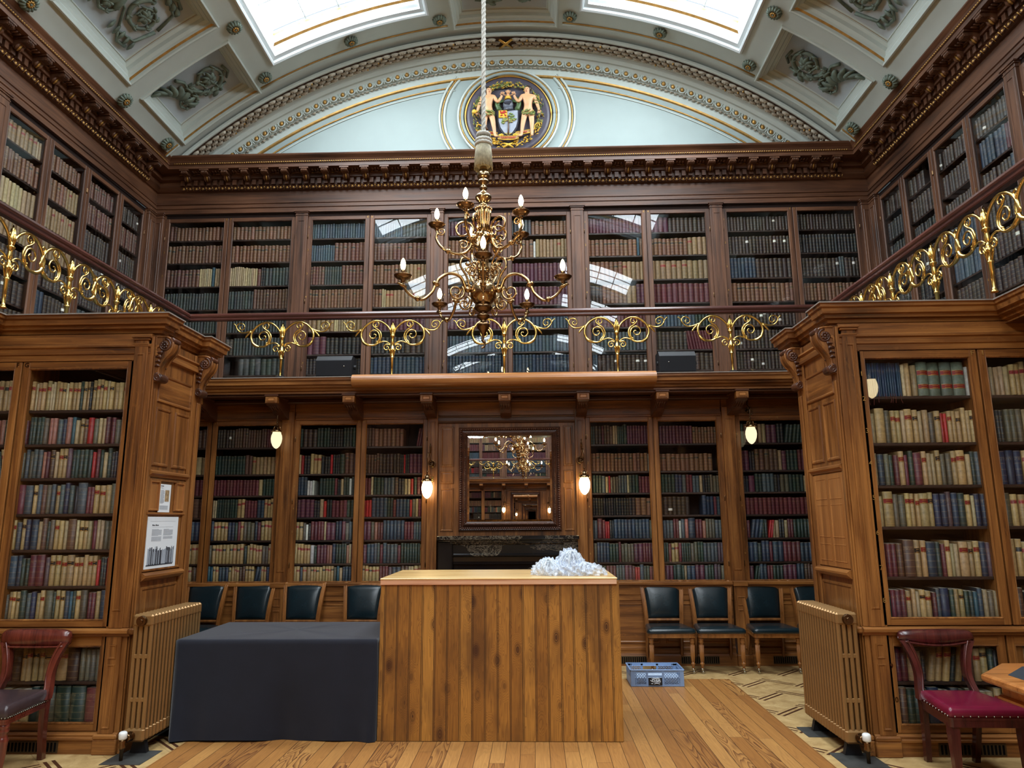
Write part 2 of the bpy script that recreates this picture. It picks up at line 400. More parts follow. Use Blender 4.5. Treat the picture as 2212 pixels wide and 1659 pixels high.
# ------------------------------------------------------------------ mesh writer
class MB:
    """collects shapes, then links them as ONE mesh object.  T maps local points to world points"""
    def __init__(s, T=None):
        s.v = []; s.f = []; s.m = []; s.sm = []; s.T = T; s.mats = []
    def mi(s, name):
        if name not in s.mats: s.mats.append(name)
        return s.mats.index(name)
    def add(s, vs, fs, mat, smooth=False):
        o = len(s.v)
        s.v.extend(s.T(p) for p in vs) if s.T else s.v.extend(tuple(p) for p in vs)
        k = s.mi(mat)
        for f in fs:
            s.f.append([i + o for i in f]); s.m.append(k); s.sm.append(smooth)
    def box(s, x0, x1, y0, y1, z0, z1, mat, bev=0.0):
        if x1 < x0: x0, x1 = x1, x0
        if y1 < y0: y0, y1 = y1, y0
        if z1 < z0: z0, z1 = z1, z0
        if bev <= 0:
            vs = [(x, y, z) for z in (z0, z1) for y in (y0, y1) for x in (x0, x1)]
            s.add(vs, [(0, 2, 3, 1), (4, 5, 7, 6), (0, 1, 5, 4), (2, 6, 7, 3), (0, 4, 6, 2), (1, 3, 7, 5)], mat)
            return
        b = min(bev, (x1 - x0) * .49, (y1 - y0) * .49, (z1 - z0) * .49)
        vs = []
        def P(a, ax, sx, sy, sz):
            x = (x0, x1)[sx]; y = (y0, y1)[sy]; z = (z0, z1)[sz]
            dx = b * (1 - 2 * sx); dy = b * (1 - 2 * sy); dz = b * (1 - 2 * sz)
            return (x + (0 if ax == 0 else dx), y + (0 if ax == 1 else dy), z + (0 if ax == 2 else dz))
        idx = {}
        for sx in (0, 1):
            for sy in (0, 1):
                for sz in (0, 1):
                    for ax in (0, 1, 2):
                        idx[(ax, sx, sy, sz)] = len(vs); vs.append(P(0, ax, sx, sy, sz))
        fs = []
        for ax in (0, 1, 2):
            for sd in (0, 1):
                o1, o2 = [a for a in (0, 1, 2) if a != ax]
                q = []
                for a, c in ((0, 0), (1, 0), (1, 1), (0, 1)):
                    t = [0, 0, 0]; t[ax] = sd; t[o1] = a; t[o2] = c
                    q.append(idx[(ax,) + tuple(t)])
                fs.append(q)
        for ax in (0, 1, 2):
            o1, o2 = [a for a in (0, 1, 2) if a != ax]
            for a in (0, 1):
                for c in (0, 1):
                    t0 = [0, 0, 0]; t0[o1] = a; t0[o2] = c; t1 = list(t0); t1[ax] = 1
                    fs.append([idx[(o1,) + tuple(t0)], idx[(o1,) + tuple(t1)], idx[(o2,) + tuple(t1)], idx[(o2,) + tuple(t0)]])
        for sx in (0, 1):
            for sy in (0, 1):
                for sz in (0, 1):
                    fs.append([idx[(a, sx, sy, sz)] for a in (0, 1, 2)])
        s.add(vs, fs, mat)
    def quad(s, a, b, c, d, mat, smooth=False):
        s.add([a, b, c, d], [(0, 1, 2, 3)], mat, smooth)
    def loft(s, rings, mat, closed=True, cap=(True, True), smooth=True):
        """rings: equal-length loops of points"""
        n = len(rings[0]); vs = [p for r in rings for p in r]; fs = []
        lim = n if closed else n - 1
        for i in range(len(rings) - 1):
            for j in range(lim):
                k = (j + 1) % n
                fs.append((i * n + j, i * n + k, (i + 1) * n + k, (i + 1) * n + j))
        s.add(vs, fs, mat, smooth)
        if closed:
            if cap[0]: s.add(rings[0], [tuple(range(n))[::-1]], mat)
            if cap[1]: s.add(rings[-1], [tuple(range(n))], mat)
    def tube(s, pts, r, mat, n=8, cap=True, flat=1.0, up=None):
        pts = [Vector(p) for p in pts]
        if len(pts) < 2: return
        rs = r if isinstance(r, (list, tuple)) else [r] * len(pts)
        rings = []; prev = None
        for i, p in enumerate(pts):
            d = (pts[min(i + 1, len(pts) - 1)] - pts[max(i - 1, 0)])
            if d.length < 1e-9: d = Vector((0, 0, 1))
            d.normalize()
            if prev is None:
                a = Vector(up) if up else (Vector((0, 0, 1)) if abs(d.z) < 0.9 else Vector((1, 0, 0)))
                x = d.cross(a).normalized()
            else:
                x = (prev - d * prev.dot(d))
                x = x.normalized() if x.length > 1e-6 else d.orthogonal().normalized()
            prev = x; y = d.cross(x)
            rings.append([tuple(p + (x * cos(2 * pi * k / n) + y * sin(2 * pi * k / n) * flat) * rs[i]) for k in range(n)])
        s.loft(rings, mat, True, (cap, cap))
    def lathe(s, prof, c, mat, n=20, axis='z', cap=True):
        """prof: (radius, height) pairs, axis through c"""
        cx, cy, cz = c; rings = []
        for r, h in prof:
            r = max(r, 1e-4)
            if axis == 'z': rings.append([(cx + r * cos(2 * pi * k / n), cy + r * sin(2 * pi * k / n), cz + h) for k in range(n)])
            elif axis == 'y': rings.append([(cx + r * cos(2 * pi * k / n), cy + h, cz + r * sin(2 * pi * k / n)) for k in range(n)])
            else: rings.append([(cx + h, cy + r * cos(2 * pi * k / n), cz + r * sin(2 * pi * k / n)) for k in range(n)])
        s.loft(rings, mat, True, (cap, cap))
    def ball(s, c, r, mat, n=10, m=6):
        rx, ry, rz = r if isinstance(r, (list, tuple)) else (r, r, r)
        vs = [(c[0], c[1], c[2] - rz)]
        for i in range(1, m):
            a = -pi / 2 + pi * i / m
            for j in range(n):
                b = 2 * pi * j / n
                vs.append((c[0] + rx * cos(a) * cos(b), c[1] + ry * cos(a) * sin(b), c[2] + rz * sin(a)))
        vs.append((c[0], c[1], c[2] + rz)); fs = []
        for j in range(n): fs.append((0, 1 + (j + 1) % n, 1 + j))
        for i in range(m - 2):
            for j in range(n):
                a = 1 + i * n + j; b = 1 + i * n + (j + 1) % n
                fs.append((a, b, b + n, a + n))
        t = len(vs) - 1
        for j in range(n): fs.append((t, 1 + (m - 2) * n + j, 1 + (m - 2) * n + (j + 1) % n))
        s.add(vs, fs, mat, True)
    def prism(s, poly, a, b, mat, axis='x', smooth=False):
        """2-D polygon extruded along an axis: axis x -> poly is (y, z); y -> (x, z); z -> (x, y)"""
        n = len(poly)
        f = {'x': lambda p, t: (t, p[0], p[1]), 'y': lambda p, t: (p[0], t, p[1]), 'z': lambda p, t: (p[0], p[1], t)}[axis]
        vs = [f(p, a) for p in poly] + [f(p, b) for p in poly]
        s.add(vs, [(i, (i + 1) % n, n + (i + 1) % n, n + i) for i in range(n)], mat, smooth)
        s.add(vs[:n], [tuple(range(n))[::-1]], mat); s.add(vs[n:], [tuple(range(n))], mat)
    def sweep(s, path, prof, mat, closed=False, smooth=False, mats=None, side=1):
        """moulding: prof (out, z) swept along a horizontal path [(x, y)...] with mitred corners; out is to the LEFT of travel (side=1)"""
        n = len(path); P = [Vector((p[0], p[1])) for p in path]; rows = []
        for i in range(n):
            if closed or 0 < i < n - 1:
                d0 = (P[i] - P[i - 1]).normalized(); d1 = (P[(i + 1) % n] - P[i]).normalized()
                n0 = Vector((-d0.y, d0.x)); n1 = Vector((-d1.y, d1.x)); m = (n0 + n1)
                m = m / max(m.dot(n0), 0.05)
            else:
                d = (P[1] - P[0]).normalized() if i == 0 else (P[-1] - P[-2]).normalized()
                m = Vector((-d.y, d.x))
            rows.append([(P[i].x + m.x * o * side, P[i].y + m.y * o * side, z) for o, z in prof])
        k = len(prof); vs = [p for r in rows for p in r]
        lim = n if closed else n - 1
        for j in range(k - 1):
            fs = []
            for i in range(lim):
                i2 = (i + 1) % n
                fs.append((i * k + j, i2 * k + j, i2 * k + j + 1, i * k + j + 1))
            s.add(vs, fs, mats[j] if mats else mat, smooth)
        # (vertices are repeated per strip so that edges stay crisp)
    def frame(s, u0, u1, z0, z1, prof, mat, fill=None, P=None, mats=None):
        """rectangular moulding in a wall plane.  prof: (inset, height); P maps (u, d, z)"""
        P = P or (lambda u, d, z: (u, d, z))
        loops = [[P(u0 + i, d, z0 + i), P(u1 - i, d, z0 + i), P(u1 - i, d, z1 - i), P(u0 + i, d, z1 - i)] for i, d in prof]
        for j in range(len(loops) - 1):
            vs = loops[j] + loops[j + 1]
            s.add(vs, [(q, (q + 1) % 4, 4 + (q + 1) % 4, 4 + q) for q in range(4)], mats[j] if mats else mat)
        if fill: s.add(loops[-1], [(0, 1, 2, 3)], fill)
    def build(s, name, parent=None, normals=True, label=None):
        me = bpy.data.meshes.new(name)
        me.from_pydata(s.v, [], s.f)
        for m in s.mats: me.materials.append(MATS[m])
        me.polygons.foreach_set('material_index', s.m)
        me.polygons.foreach_set('use_smooth', s.sm)
        if normals:
            bm = bmesh.new(); bm.from_mesh(me)
            bmesh.ops.remove_doubles(bm, verts=bm.verts, dist=1e-5)
            bmesh.ops.recalc_face_normals(bm, faces=bm.faces)
            bm.to_mesh(me); bm.free()
        me.update()
        return link(name, me, parent, label)

def link(name, me, parent=None, label=None):
    o = bpy.data.objects.new(name, me); COL.objects.link(o)
    if parent is not None:
        o.parent = parent
        o.matrix_parent_inverse = ROOTINV.get(parent.name, Matrix.Identity(4))
    if label: o['label'] = label
    return o
ROOTINV = {}
def thing(name, label, cat, loc=(0, 0, 0), group=None):
    """an Empty at the thing's base; its parts are modelled in room coordinates"""
    o = bpy.data.objects.new(name, None); COL.objects.link(o)
    o.empty_display_size = 0.1
    o.location = loc
    ROOTINV[o.name] = Matrix.Translation(-Vector(loc))
    tag(o, label, cat, group)
    return o
def tag(o, label, cat, group=None):
    o['label'] = label; o['category'] = cat
    if group: o['group'] = group
    return o
def struct(o):
    o['kind'] = 'structure'; return o
KIDS = {}
def copy_tree(o, parent=None):
    c = o.copy(); COL.objects.link(c)
    if parent is not None:
        c.parent = parent; c.matrix_parent_inverse = o.matrix_parent_inverse.copy()
    for ch in [k for k in o.children]:
        copy_tree(ch, c)
    return c
def text_part(txt, size, M, mat, name, parent=None, depth=0.002, align='CENTER'):
    cu = bpy.data.curves.new('lettering', 'FONT')
    cu.body = txt; cu.size = size; cu.align_x = align; cu.align_y = 'CENTER'; cu.extrude = depth; cu.resolution_u = 2
    to = bpy.data.objects.new('lettering_tmp', cu); COL.objects.link(to)
    dg = bpy.context.evaluated_depsgraph_get()
    me = bpy.data.meshes.new_from_object(to.evaluated_get(dg))
    bpy.data.objects.remove(to, do_unlink=True); bpy.data.curves.remove(cu)
    me.transform(M); me.materials.clear(); me.materials.append(MATS[mat])
    me.name = name
    return link(name, me, parent)
def FACE_BACK(x, y, z):      # lettering on a wall that looks at the camera (normal -y)
    return Matrix.Translation((x, y, z)) @ Matrix.Rotation(pi / 2, 4, 'X')
def arc(cx, cy, r, a0, a1, n=12):
    return [(cx + r * cos(a0 + (a1 - a0) * i / n), cy + r * sin(a0 + (a1 - a0) * i / n)) for i in range(n + 1)]
def spiral(cx, cy, r0, r1, a0, turns, n=24):
    """2-D spiral from radius r0 to r1"""
    return [(cx + (r0 + (r1 - r0) * i / n) * cos(a0 + turns * 2 * pi * i / n), cy + (r0 + (r1 - r0) * i / n) * sin(a0 + turns * 2 * pi * i / n)) for i in range(n + 1)]
def smooth_path(pts, n=6):
    """Catmull-Rom through points of any dimension"""
    P = [Vector(p) for p in pts]; out = []
    for i in range(len(P) - 1):
        p0 = P[max(i - 1, 0)]; p1 = P[i]; p2 = P[i + 1]; p3 = P[min(i + 2, len(P) - 1)]
        for k in range(n):
            t = k / n
            out.append(0.5 * ((2 * p1) + (p2 - p0) * t + (2 * p0 - 5 * p1 + 4 * p2 - p3) * t * t + (3 * p1 - p0 - 3 * p2 + p3) * t ** 3))
    out.append(P[-1]); return [tuple(p) for p in out]
# ------------------------------------------------------------------ setting out (metres, room frame)
YU = 9.09          # upper wall / upper bookcase front
XU = 4.905         # upper side walls
YL = 8.42          # lower bookcase door plane
YG, XG, ZG = 7.82, 3.80, 3.2125     # gallery edges and deck level
YB, XB = 5.30, 2.63                 # front and inner face of the two projecting bays
Y_MID = -1.8                        # middle of the room (the far end mirrors this end)
YF = 2 * Y_MID - YU                 # upper wall of the far end
VC, VR = 1.85, 6.5                  # vault: centre height and radius
def V(th, y, dr=0.0):
    """point on the vault, th in degrees from the crown"""
    a = radians(th); return ((VR + dr) * sin(a), y, VC + (VR + dr) * cos(a))

# ------------------------------------------------------------------ floor
def floor():
    m = MB(); E = 6.0
    px, py = 2.275, 7.68
    m.quad((-px, YF, 0), (px, YF, 0), (px, py, 0), (-px, py, 0), 'planks')
    m.quad((-E, YF - 1, 0), (-px, YF - 1, 0), (-px, YU, 0), (-E, YU, 0), 'parquet')
    m.quad((px, YF - 1, 0), (E, YF - 1, 0), (E, YU, 0), (px, YU, 0), 'parquet')
    m.quad((-px, py, 0), (px, py, 0), (px, YU, 0), (-px, YU, 0), 'parquet')
    m.quad((-px, YF - 1, 0), (px, YF - 1, 0), (px, YF, 0), (-px, YF, 0), 'parquet')
    for s in (-1, 1):
        m.box(s * 2.34, s * 2.62, 5.06, 5.36, 0.0005, 0.003, 'slate')
        m.box(s * 2.34, s * 2.6, 5.72, 5.98, 0.0005, 0.003, 'slate')
    struct(m.build('floor', normals=False))
floor()

# ------------------------------------------------------------------ walls (plain backing behind the joinery)
def walls():
    m = MB(); m.box(-5.4, 5.4, YU + 0.42, YU + 0.5, 0, 6.2, 'upoak_x')
    struct(m.build('wall_back'))
    m = MB(); m.box(-5.4, 5.4, YF - 0.5, YF - 0.42, 0, 6.2, 'upoak_x')
    struct(m.build('wall_front'))
    for s, nm in ((-1, 'wall_left'), (1, 'wall_right')):
        m = MB()
        m.box(s * (XU + 0.42), s * (XU + 0.5), YF - 0.5, YU + 0.5, 0, 6.2, 'upoak_y')
        # storey walls beyond the bays seen in the photograph
        m.box(s * (XU + 0.02), s * (XU + 0.4), YF, 3.5, ZG, 6.1, 'upoak_y')
        m.box(s * 4.35, s * 4.45, YF, YB + 0.02, 0, 3.03, 'oak_y')
        m.box(s * 4.6, s * 4.7, 6.0, YU, 0, 3.03, 'oak_y')
        struct(m.build(nm))
walls()

# ------------------------------------------------------------------ vault
TH_EDGE = 45.4
ROWS_SMALL, ROWS_BIG = (7.63, 8.72), (5.97, 7.385)
BAYC = [5.70, -1.80, -9.30]
COF = [(0.0, 0.0), (0.0, -0.022), (0.018, -0.03), (0.034, -0.022), (0.036, 0.012), (0.062, 0.022), (0.07, 0.05), (0.105, 0.066),
       (0.112, 0.11), (0.145, 0.126), (0.15, 0.14), (0.163, 0.134), (0.172, 0.15)]
SKY = [(0.0, 0.0), (0.0, -0.024), (0.022, -0.034), (0.044, -0.022), (0.048, 0.01), (0.1, 0.02), (0.106, 0.05), (0.135, 0.075), (0.145, 0.12),
       (0.175, 0.14), (0.182, 0.19), (0.21, 0.21), (0.216, 0.235), (0.235, 0.25)]
def rect_loop(t0, t1, y0, y1, ins, dr, nt):
    dt = math.degrees(ins / (VR + dr))
    a, b = t0 + dt, t1 - dt; c, d = y0 + ins, y1 - ins
    lo = [V(a + (b - a) * i / nt, c, dr) for i in range(nt + 1)]
    hi = [V(b + (a - b) * i / nt, d, dr) for i in range(nt + 1)]
    return lo + hi
def recess(m, t0, t1, y0, y1, prof, mat, gold=(), nt=10, cap=None, capdr=None):
    loops = [rect_loop(t0, t1, y0, y1, i, d, nt) for i, d in prof]
    n = len(loops[0])
    for j in range(len(loops) - 1):
        vs = loops[j] + loops[j + 1]
        ge = [k for k in range(n) if j in gold and k not in (nt, n - 1)]
        m.add(vs, [(k, (k + 1) % n, n + (k + 1) % n, n + k) for k in range(n) if k not in ge], mat)
        if ge: m.add(vs, [(k, (k + 1) % n, n + (k + 1) % n, n + k) for k in ge], 'gilt_matt')
    if cap:
        lp = loops[-1]
        m.add(lp, [(k, k + 1, n - 2 - k, n - 1 - k) for k in range(nt)], cap, True)

def acanthus(m, t0, t1, y0, y1, dr, big, flip=1):
    """scrolling foliage in relief, laid on a coffer panel"""
    W = radians(abs(t1 - t0)) * (VR + dr); H = abs(y1 - y0)
    def P(s, t, h):
        th = t0 + (t1 - t0) * (s / W); return V(th, y0 + t if flip > 0 else y1 - t, dr - h)
    def stem(pts, r0, r1, h=0.018):
        n = len(pts)
        m.tube([P(p[0], p[1], h) for p in pts], [r0 + (r1 - r0) * i / (n - 1) for i in range(n)], 'relief', 6)
    def leaf(s, t, a, L, w=0.42):
        pts = []
        for k in range(6):
            q = k / 5; pts.append((s + cos(a + q * 0.5) * L * q, t + sin(a + q * 0.5) * L * q))
        n = len(pts)
        m.tube([P(p[0], p[1], 0.02 + 0.018 * sin(pi * i / (n - 1))) for i, p in enumerate(pts)], [L * w * (0.15 + sin(pi * min(1, (i + .6) / (n - .2))) * 0.5) for i in range(n)], 'relief', 6, True, 0.5)
    def whorl(cx, cy, R, a0, turns):
        sp = spiral(cx, cy, R, R * 0.36, a0, turns, 26); stem(sp, R * 0.13, R * 0.07)
        for k in range(0, 26, 3):
            p = sp[k]; ang = atan2(p[1] - cy, p[0] - cx)
            leaf(p[0], p[1], ang + 0.9, R * 0.36); leaf(p[0], p[1], ang + 2.3, R * 0.26)
        for k in range(7):
            a = k * 2 * pi / 7; leaf(cx, cy, a, R * 0.44, 0.6)
        c = P(cx, cy, 0.03); m.ball(c, R * 0.10, 'relief', 8, 5)
    if big:
        whorl(W * .5, H * .30, min(W, H) * .235, 0.4, 1.3)
        whorl(W * .28, H * .70, min(W, H) * .2, 2.2, -1.3); whorl(W * .74, H * .70, min(W, H) * .2, 0.9, 1.3)
        for s in (-1, 1):
            stem([(W * .5 + s * W * .02, H * .06), (W * .5 + s * W * .3, H * .12), (W * .5 + s * W * .36, H * .35), (W * .5 + s * W * .12, H * .52), (W * .5 + s * W * .05, H * .8)], 0.02, 0.012)
            for k in range(5): leaf(W * (.5 + s * .3), H * (.1 + k * .09), pi / 2 - s * 1.2, 0.12)
            stem([(W * (.5 + s * .36), H * .35), (W * (.5 + s * .45), H * .25), (W * (.5 + s * .42), H * .14)], 0.016, 0.024)
        for k in range(7): leaf(W * .5, H * .62, pi / 2 + (k - 3) * .45, 0.22)
    else:
        whorl(W * .68, H * .52, H * .34, 2.8, 1.4)
        whorl(W * .25, H * .34, H * .2, 0.2, -1.2)
        stem([(W * .02, H * .86), (W * .18, H * .62), (W * .36, H * .5), (W * .5, H * .28), (W * .62, H * .15), (W * .86, H * .22)], 0.024, 0.014)
        stem([(W * .36, H * .5), (W * .38, H * .74), (W * .3, H * .9)], 0.018, 0.024)
        stem([(W * .9, H * .3), (W * .97, H * .42), (W * .94, H * .6)], 0.014, 0.022)
        for k in range(8): leaf(W * .07 + k * .02, H * .84 - k * H * .07, 2.2 - k * 0.5, 0.19)
        for k in range(6): leaf(W * (.36 + k * .07), H * (.46 - .06 * k), 1.2 + k * .4, 0.13); leaf(W * (.36 + k * .07), H * (.42 - .06 * k), -1.4 + k * .4, 0.10)

def rosette(m, th, y, r=0.088):
    c = Vector(V(th, y, 0.0)); nrm = Vector((-sin(radians(th)), 0, -cos(radians(th))))
    e1 = Vector((0, 1, 0)); e2 = nrm.cross(e1)
    for k in range(14):
        a = 2 * pi * k / 14; d = e1 * cos(a) + e2 * sin(a)
        pts = [c + d * r * q + nrm * h for q, h in ((.38, .03), (.65, .042), (.9, .03), (1.0, .008))]
        m.tube(pts, [r * .16, r * .22, r * .2, r * .1], 'relief', 6)
    for k in range(9):
        a = 2 * pi * k / 9 + .2; d = e1 * cos(a) + e2 * sin(a)
        m.tube([c + d * r * q + nrm * h for q, h in ((.12, .05), (.3, .06), (.44, .045))], [r * .1, r * .14, r * .08], 'gilt_matt', 5)
    m.ball(tuple(c + nrm * .058), r * .15, 'relief', 8, 5)

def vault():
    # base sheet with rectangular openings; the openings come from these lists (theta range, y range)
    holes = []
    for bc in BAYC:
        for sy in (1, -1):
            def yr(a, b):
                p, q = bc + sy * (a - 5.70), bc + sy * (b - 5.70); return (min(p, q), max(p, q))
            for s in (1, -1):
                def tr(a, b): return (a, b) if s > 0 else (-b, -a)
                holes.append(('small', tr(31.2, 42.5), yr(*ROWS_SMALL), s, sy, bc))
                holes.append(('big', tr(31.2, 42.4), yr(*ROWS_BIG), s, sy, bc))
                holes.append(('sky', tr(8.95, 28.5), yr(5.92, 8.36), s, sy, bc))
            holes.append(('mid', (-6.4, 6.4), yr(*ROWS_SMALL), 1, sy, bc))
            holes.append(('midbig', (-6.4, 6.4), yr(*ROWS_BIG), 1, sy, bc))
    ths = sorted({-TH_EDGE, TH_EDGE} | {t for h in holes for t in h[1]} | {-44.0 + 2 * i for i in range(45)})
    y_in, y_out = YF + 0.2, 9.06
    ys = sorted({y_in, y_out} | {y for h in holes for y in h[2]})
    m = MB()
    for i in range(len(ths) - 1):
        tm = (ths[i] + ths[i + 1]) / 2
        run = []
        for j in range(len(ys) - 1):
            ym = (ys[j] + ys[j + 1]) / 2
            if any(h[1][0] < tm < h[1][1] and h[2][0] < ym < h[2][1] for h in holes): continue
            m.add([V(ths[i], ys[j]), V(ths[i + 1], ys[j]), V(ths[i + 1], ys[j + 1]), V(ths[i], ys[j + 1])], [(0, 1, 2, 3)], 'plaster', True)
    # gilt line and raised bead that close each panelled field, and the ribs between the columns
    for bc in BAYC:
        for sy in (1, -1):
            yy = bc + sy * (8.635 - 5.70)
            for a, b in ((7.0, 31.0), (42.9, 45.0)):
                for s in (1, -1):
                    ts = [s * (a + (b - a) * k / 10) for k in range(11)]
                    m.tube([V(t, yy, -0.006) for t in ts], 0.009, 'gilt_matt', 6)
                    m.tube([V(t, yy + sy * 0.03, -0.004) for t in ts], 0.014, 'plaster', 6)
    ceil = struct(m.build('ceiling', normals=True))
    n_win = 0
    for kind, (a, b), (c, d), s, sy, bc in holes:
        seen = bc > 5 and sy > 0
        if kind == 'sky':
            n_win += 1
            w = MB(); recess(w, a, b, c, d, SKY, 'plaster_well', gold=(8, 11), nt=14)
            wo = struct(w.build('window_%d' % n_win))
            ins, dr = 0.235, 0.25; dt = math.degrees(ins / (VR + dr))
            ta, tb, ca, cb = a + dt, b - dt, c + ins, d - ins
            g = MB()
            for k in range(14):
                t1, t2 = ta + (tb - ta) * k / 14, ta + (tb - ta) * (k + 1) / 14
                g.add([V(t1, ca, dr + .02), V(t2, ca, dr + .02), V(t2, cb, dr + .02), V(t1, cb, dr + .02)], [(0, 1, 2, 3)], 'sky', True)
            g.build('pane', wo)
            g = MB()
            for q in (1, 2, 3):
                yy = ca + (cb - ca) * q / 4
                g.tube([V(ta + (tb - ta) * k / 14, yy, dr) for k in range(15)], 0.014, 'plaster_well', 6)
            for q in (1, 2, 3):
                tt = ta + (tb - ta) * q / 4
                g.tube([V(tt, ca, dr), V(tt, cb, dr)], 0.012, 'plaster_well', 6)
            g.build('glazing_bar', wo)
        else:
            w = MB()
            nt = 10
            recess(w, a, b, c, d, COF, 'plaster', gold=(4, 10), nt=nt, cap='relief_ground')
            co = w.build('coffer', ceil)
            if seen:
                r = MB(); ins = .19; dt = math.degrees(ins / VR)
                ta, tb = (b - dt, a + dt) if s > 0 else (a + dt, b - dt)
                acanthus(r, ta, tb, c + ins, d - ins, .15, kind in ('big', 'midbig'), -1)
                r.build('acanthus_relief', co)
    for bc in BAYC:
        for sy in (1, -1):
            for yy in (8.485, 7.495, 5.863):
                y = bc + sy * (yy - 5.70)
                for t in (43.8, 29.9, 18.75, 7.85):
                    if yy != 8.485 and t in (18.75, 7.85): continue
                    for s in (1, -1):
                        if bc < 5 and not (bc > -3): continue
                        r = MB(); rosette(r, s * t, y); r.build('rosette', ceil)
    return ceil
CEIL = vault()

# ------------------------------------------------------------------ end arch, tympanum, coat of arms ground
def arch_pts(r, y, c=1.80, n=60, zmin=6.40):
    a1 = math.acos(min(1, (zmin - c) / r))
    return [(r * sin(-a1 + 2 * a1 * i / n), y, c + r * cos(-a1 + 2 * a1 * i / n)) for i in range(n + 1)]
def end_arch(mir=False):
    def T(p): return (p[0], 2 * Y_MID - p[1], p[2]) if mir else tuple(p)
    m = MB(T)
    prof = [(6.50, 8.80), (6.47, 8.80), (6.455, 8.81), (6.455, 8.83)]
    prof2 = [(6.44, 9.03), (6.43, 9.05), (6.39, 9.06), (6.36, 9.10), (6.36, 9.13)]
    prof3 = [(6.36, 9.13), (6.33, 9.16), (6.27, 9.19), (6.265, 9.21), (6.24, 9.21), (6.24, 9.225), (6.13, 9.225)]
    def strip(pr, mat, mats=None):
        for k in range(len(pr) - 1):
            A = arch_pts(pr[k][0], pr[k][1]); B = arch_pts(pr[k + 1][0], pr[k + 1][1]); n = len(A)
            m.add(A + B, [(i, i + 1, n + i + 1, n + i) for i in range(n - 1)], mats[k] if mats else mat, True)
    strip(prof, 'plaster'); strip([(6.455, 8.83), (6.44, 9.03)], 'garland_ground')
    strip(prof2, 'plaster'); strip(prof3, 'plaster')
    strip([(6.13, 9.225), (6.12, 9.21), (6.10, 9.215), (6.09, 9.24)], 'gilt_matt')
    # tympanum face
    A = arch_pts(6.09, 9.24)
    cx = (0, 9.24, 6.3)
    m.add(A + [(p[0], p[1], 6.3) for p in A], [(i, i + 1, len(A) + i + 1, len(A) + i) for i in range(len(A) - 1)], 'plaster_lt')
    m.box(-5.4, 5.4, 9.3, 9.4, 6.0, 8.6, 'plaster')
    o = struct(m.build('wall_front' if mir else 'wall_back', normals=False))
    if mir: return o
    # leaf garland on the soffit of the arch
    g = MB()
    R = 6.445; c = 1.80; a1 = math.acos((6.42 - c) / R); L = 2 * a1 * R; n = int(L / 0.115)
    for row in range(3):
        for i in range(n):
            a = -a1 + 2 * a1 * (i + .5 * (row % 2) + .25) / n
            if abs(a) < 0.02: continue
            y = 8.865 + row * 0.066
            p = Vector((R * sin(a), y, c + R * cos(a))); tg = Vector((cos(a), 0, -sin(a))); nr = Vector((-sin(a), 0, -cos(a)))
            s = -1 if a > 0 else 1
            pts = [p + tg * q * s + nr * h for q, h in ((-.058, .002), (-.025, .010), (.015, .016), (.045, .014), (.062, .004))]
            g.tube(pts, [.008, .021, .026, .02, .006], 'garland', 6)
            for q in (-.03, 0, .03): g.ball(tuple(p + tg * q + nr * .034), .0085, 'garland', 5, 4)
            if (i + row) % 9 == 0: g.ball(tuple(p + nr * .03 + tg * .04), .016, 'gilt_matt', 6, 4)
    for s in (-1, 1):
        g.tube([(s * -.09, 8.84, c + R - .03), (0, 8.93, c + R - .04), (s * .09, 9.03, c + R - .03)], [.02, .024, .02], 'gilt', 6, True, 0.5)
    g.build('garland', o)
    e = MB(); ef = MB()
    R = 6.29; a1 = math.acos((6.5 - c) / R); n = 66
    for i in range(n):
        a = -a1 + 2 * a1 * (i + .5) / n
        def W(t, rr, y): return ((rr) * sin(a) + cos(a) * t, y, c + rr * cos(a) - sin(a) * t)
        e.ball(W(0, 6.295, 9.168), (.030, .022, .036), 'gilt_matt', 8, 5)
        ef.tube([W(q[0], q[1], 9.165) for q in [(.052 * cos(t), 6.295 - .05 * sin(t)) for t in [pi * k / 8 for k in range(9)]]], .010, 'plaster', 6)
        half = a1 / n * R
        for q, rr in ((half, 6.27), (half - .022, 6.30), (half + .022, 6.30)):
            ef.tube([W(q, rr - .03, 9.17), W(q, rr + .02, 9.155)], [.012, .006], 'plaster', 5)
        for q in (-.06, 0, .06): ef.ball(W(q, 6.225, 9.2), (.022, .014, .012), 'garland', 6, 4)
    ef.build('egg_surround', o); e.build('gilt_egg', o)
    # raised border of the two spandrel panels and ring of the medallion
    b = MB()
    zc, Rm = 7.28, 0.62
    for R0, r, mat in ((0.90, .018, 'plaster'), (0.935, .010, 'gilt_matt'), (0.97, .016, 'plaster')):
        lim = 0.6
        for s in (1, -1):
            pts = [(s * R0 * cos(t), 9.232, zc + R0 * sin(t)) for t in [-1.25 + (0.72 + 1.25) * k / 20 for k in range(21)]]
            b.tube(pts, r, mat, 6)
    for R0, r, mat in ((6.0, .012, 'gilt_matt'), (5.95, .008, 'plaster')):
        for s in (1, -1):
            tt = [0.125 + (0.68 - 0.125) * k / 30 for k in range(31)]
            b.tube([(s * R0 * sin(t), 9.235, 1.80 + R0 * cos(t)) for t in tt], r, mat, 6)
    b.build('panel_border', o)
    return o
WB = end_arch(); end_arch(True)

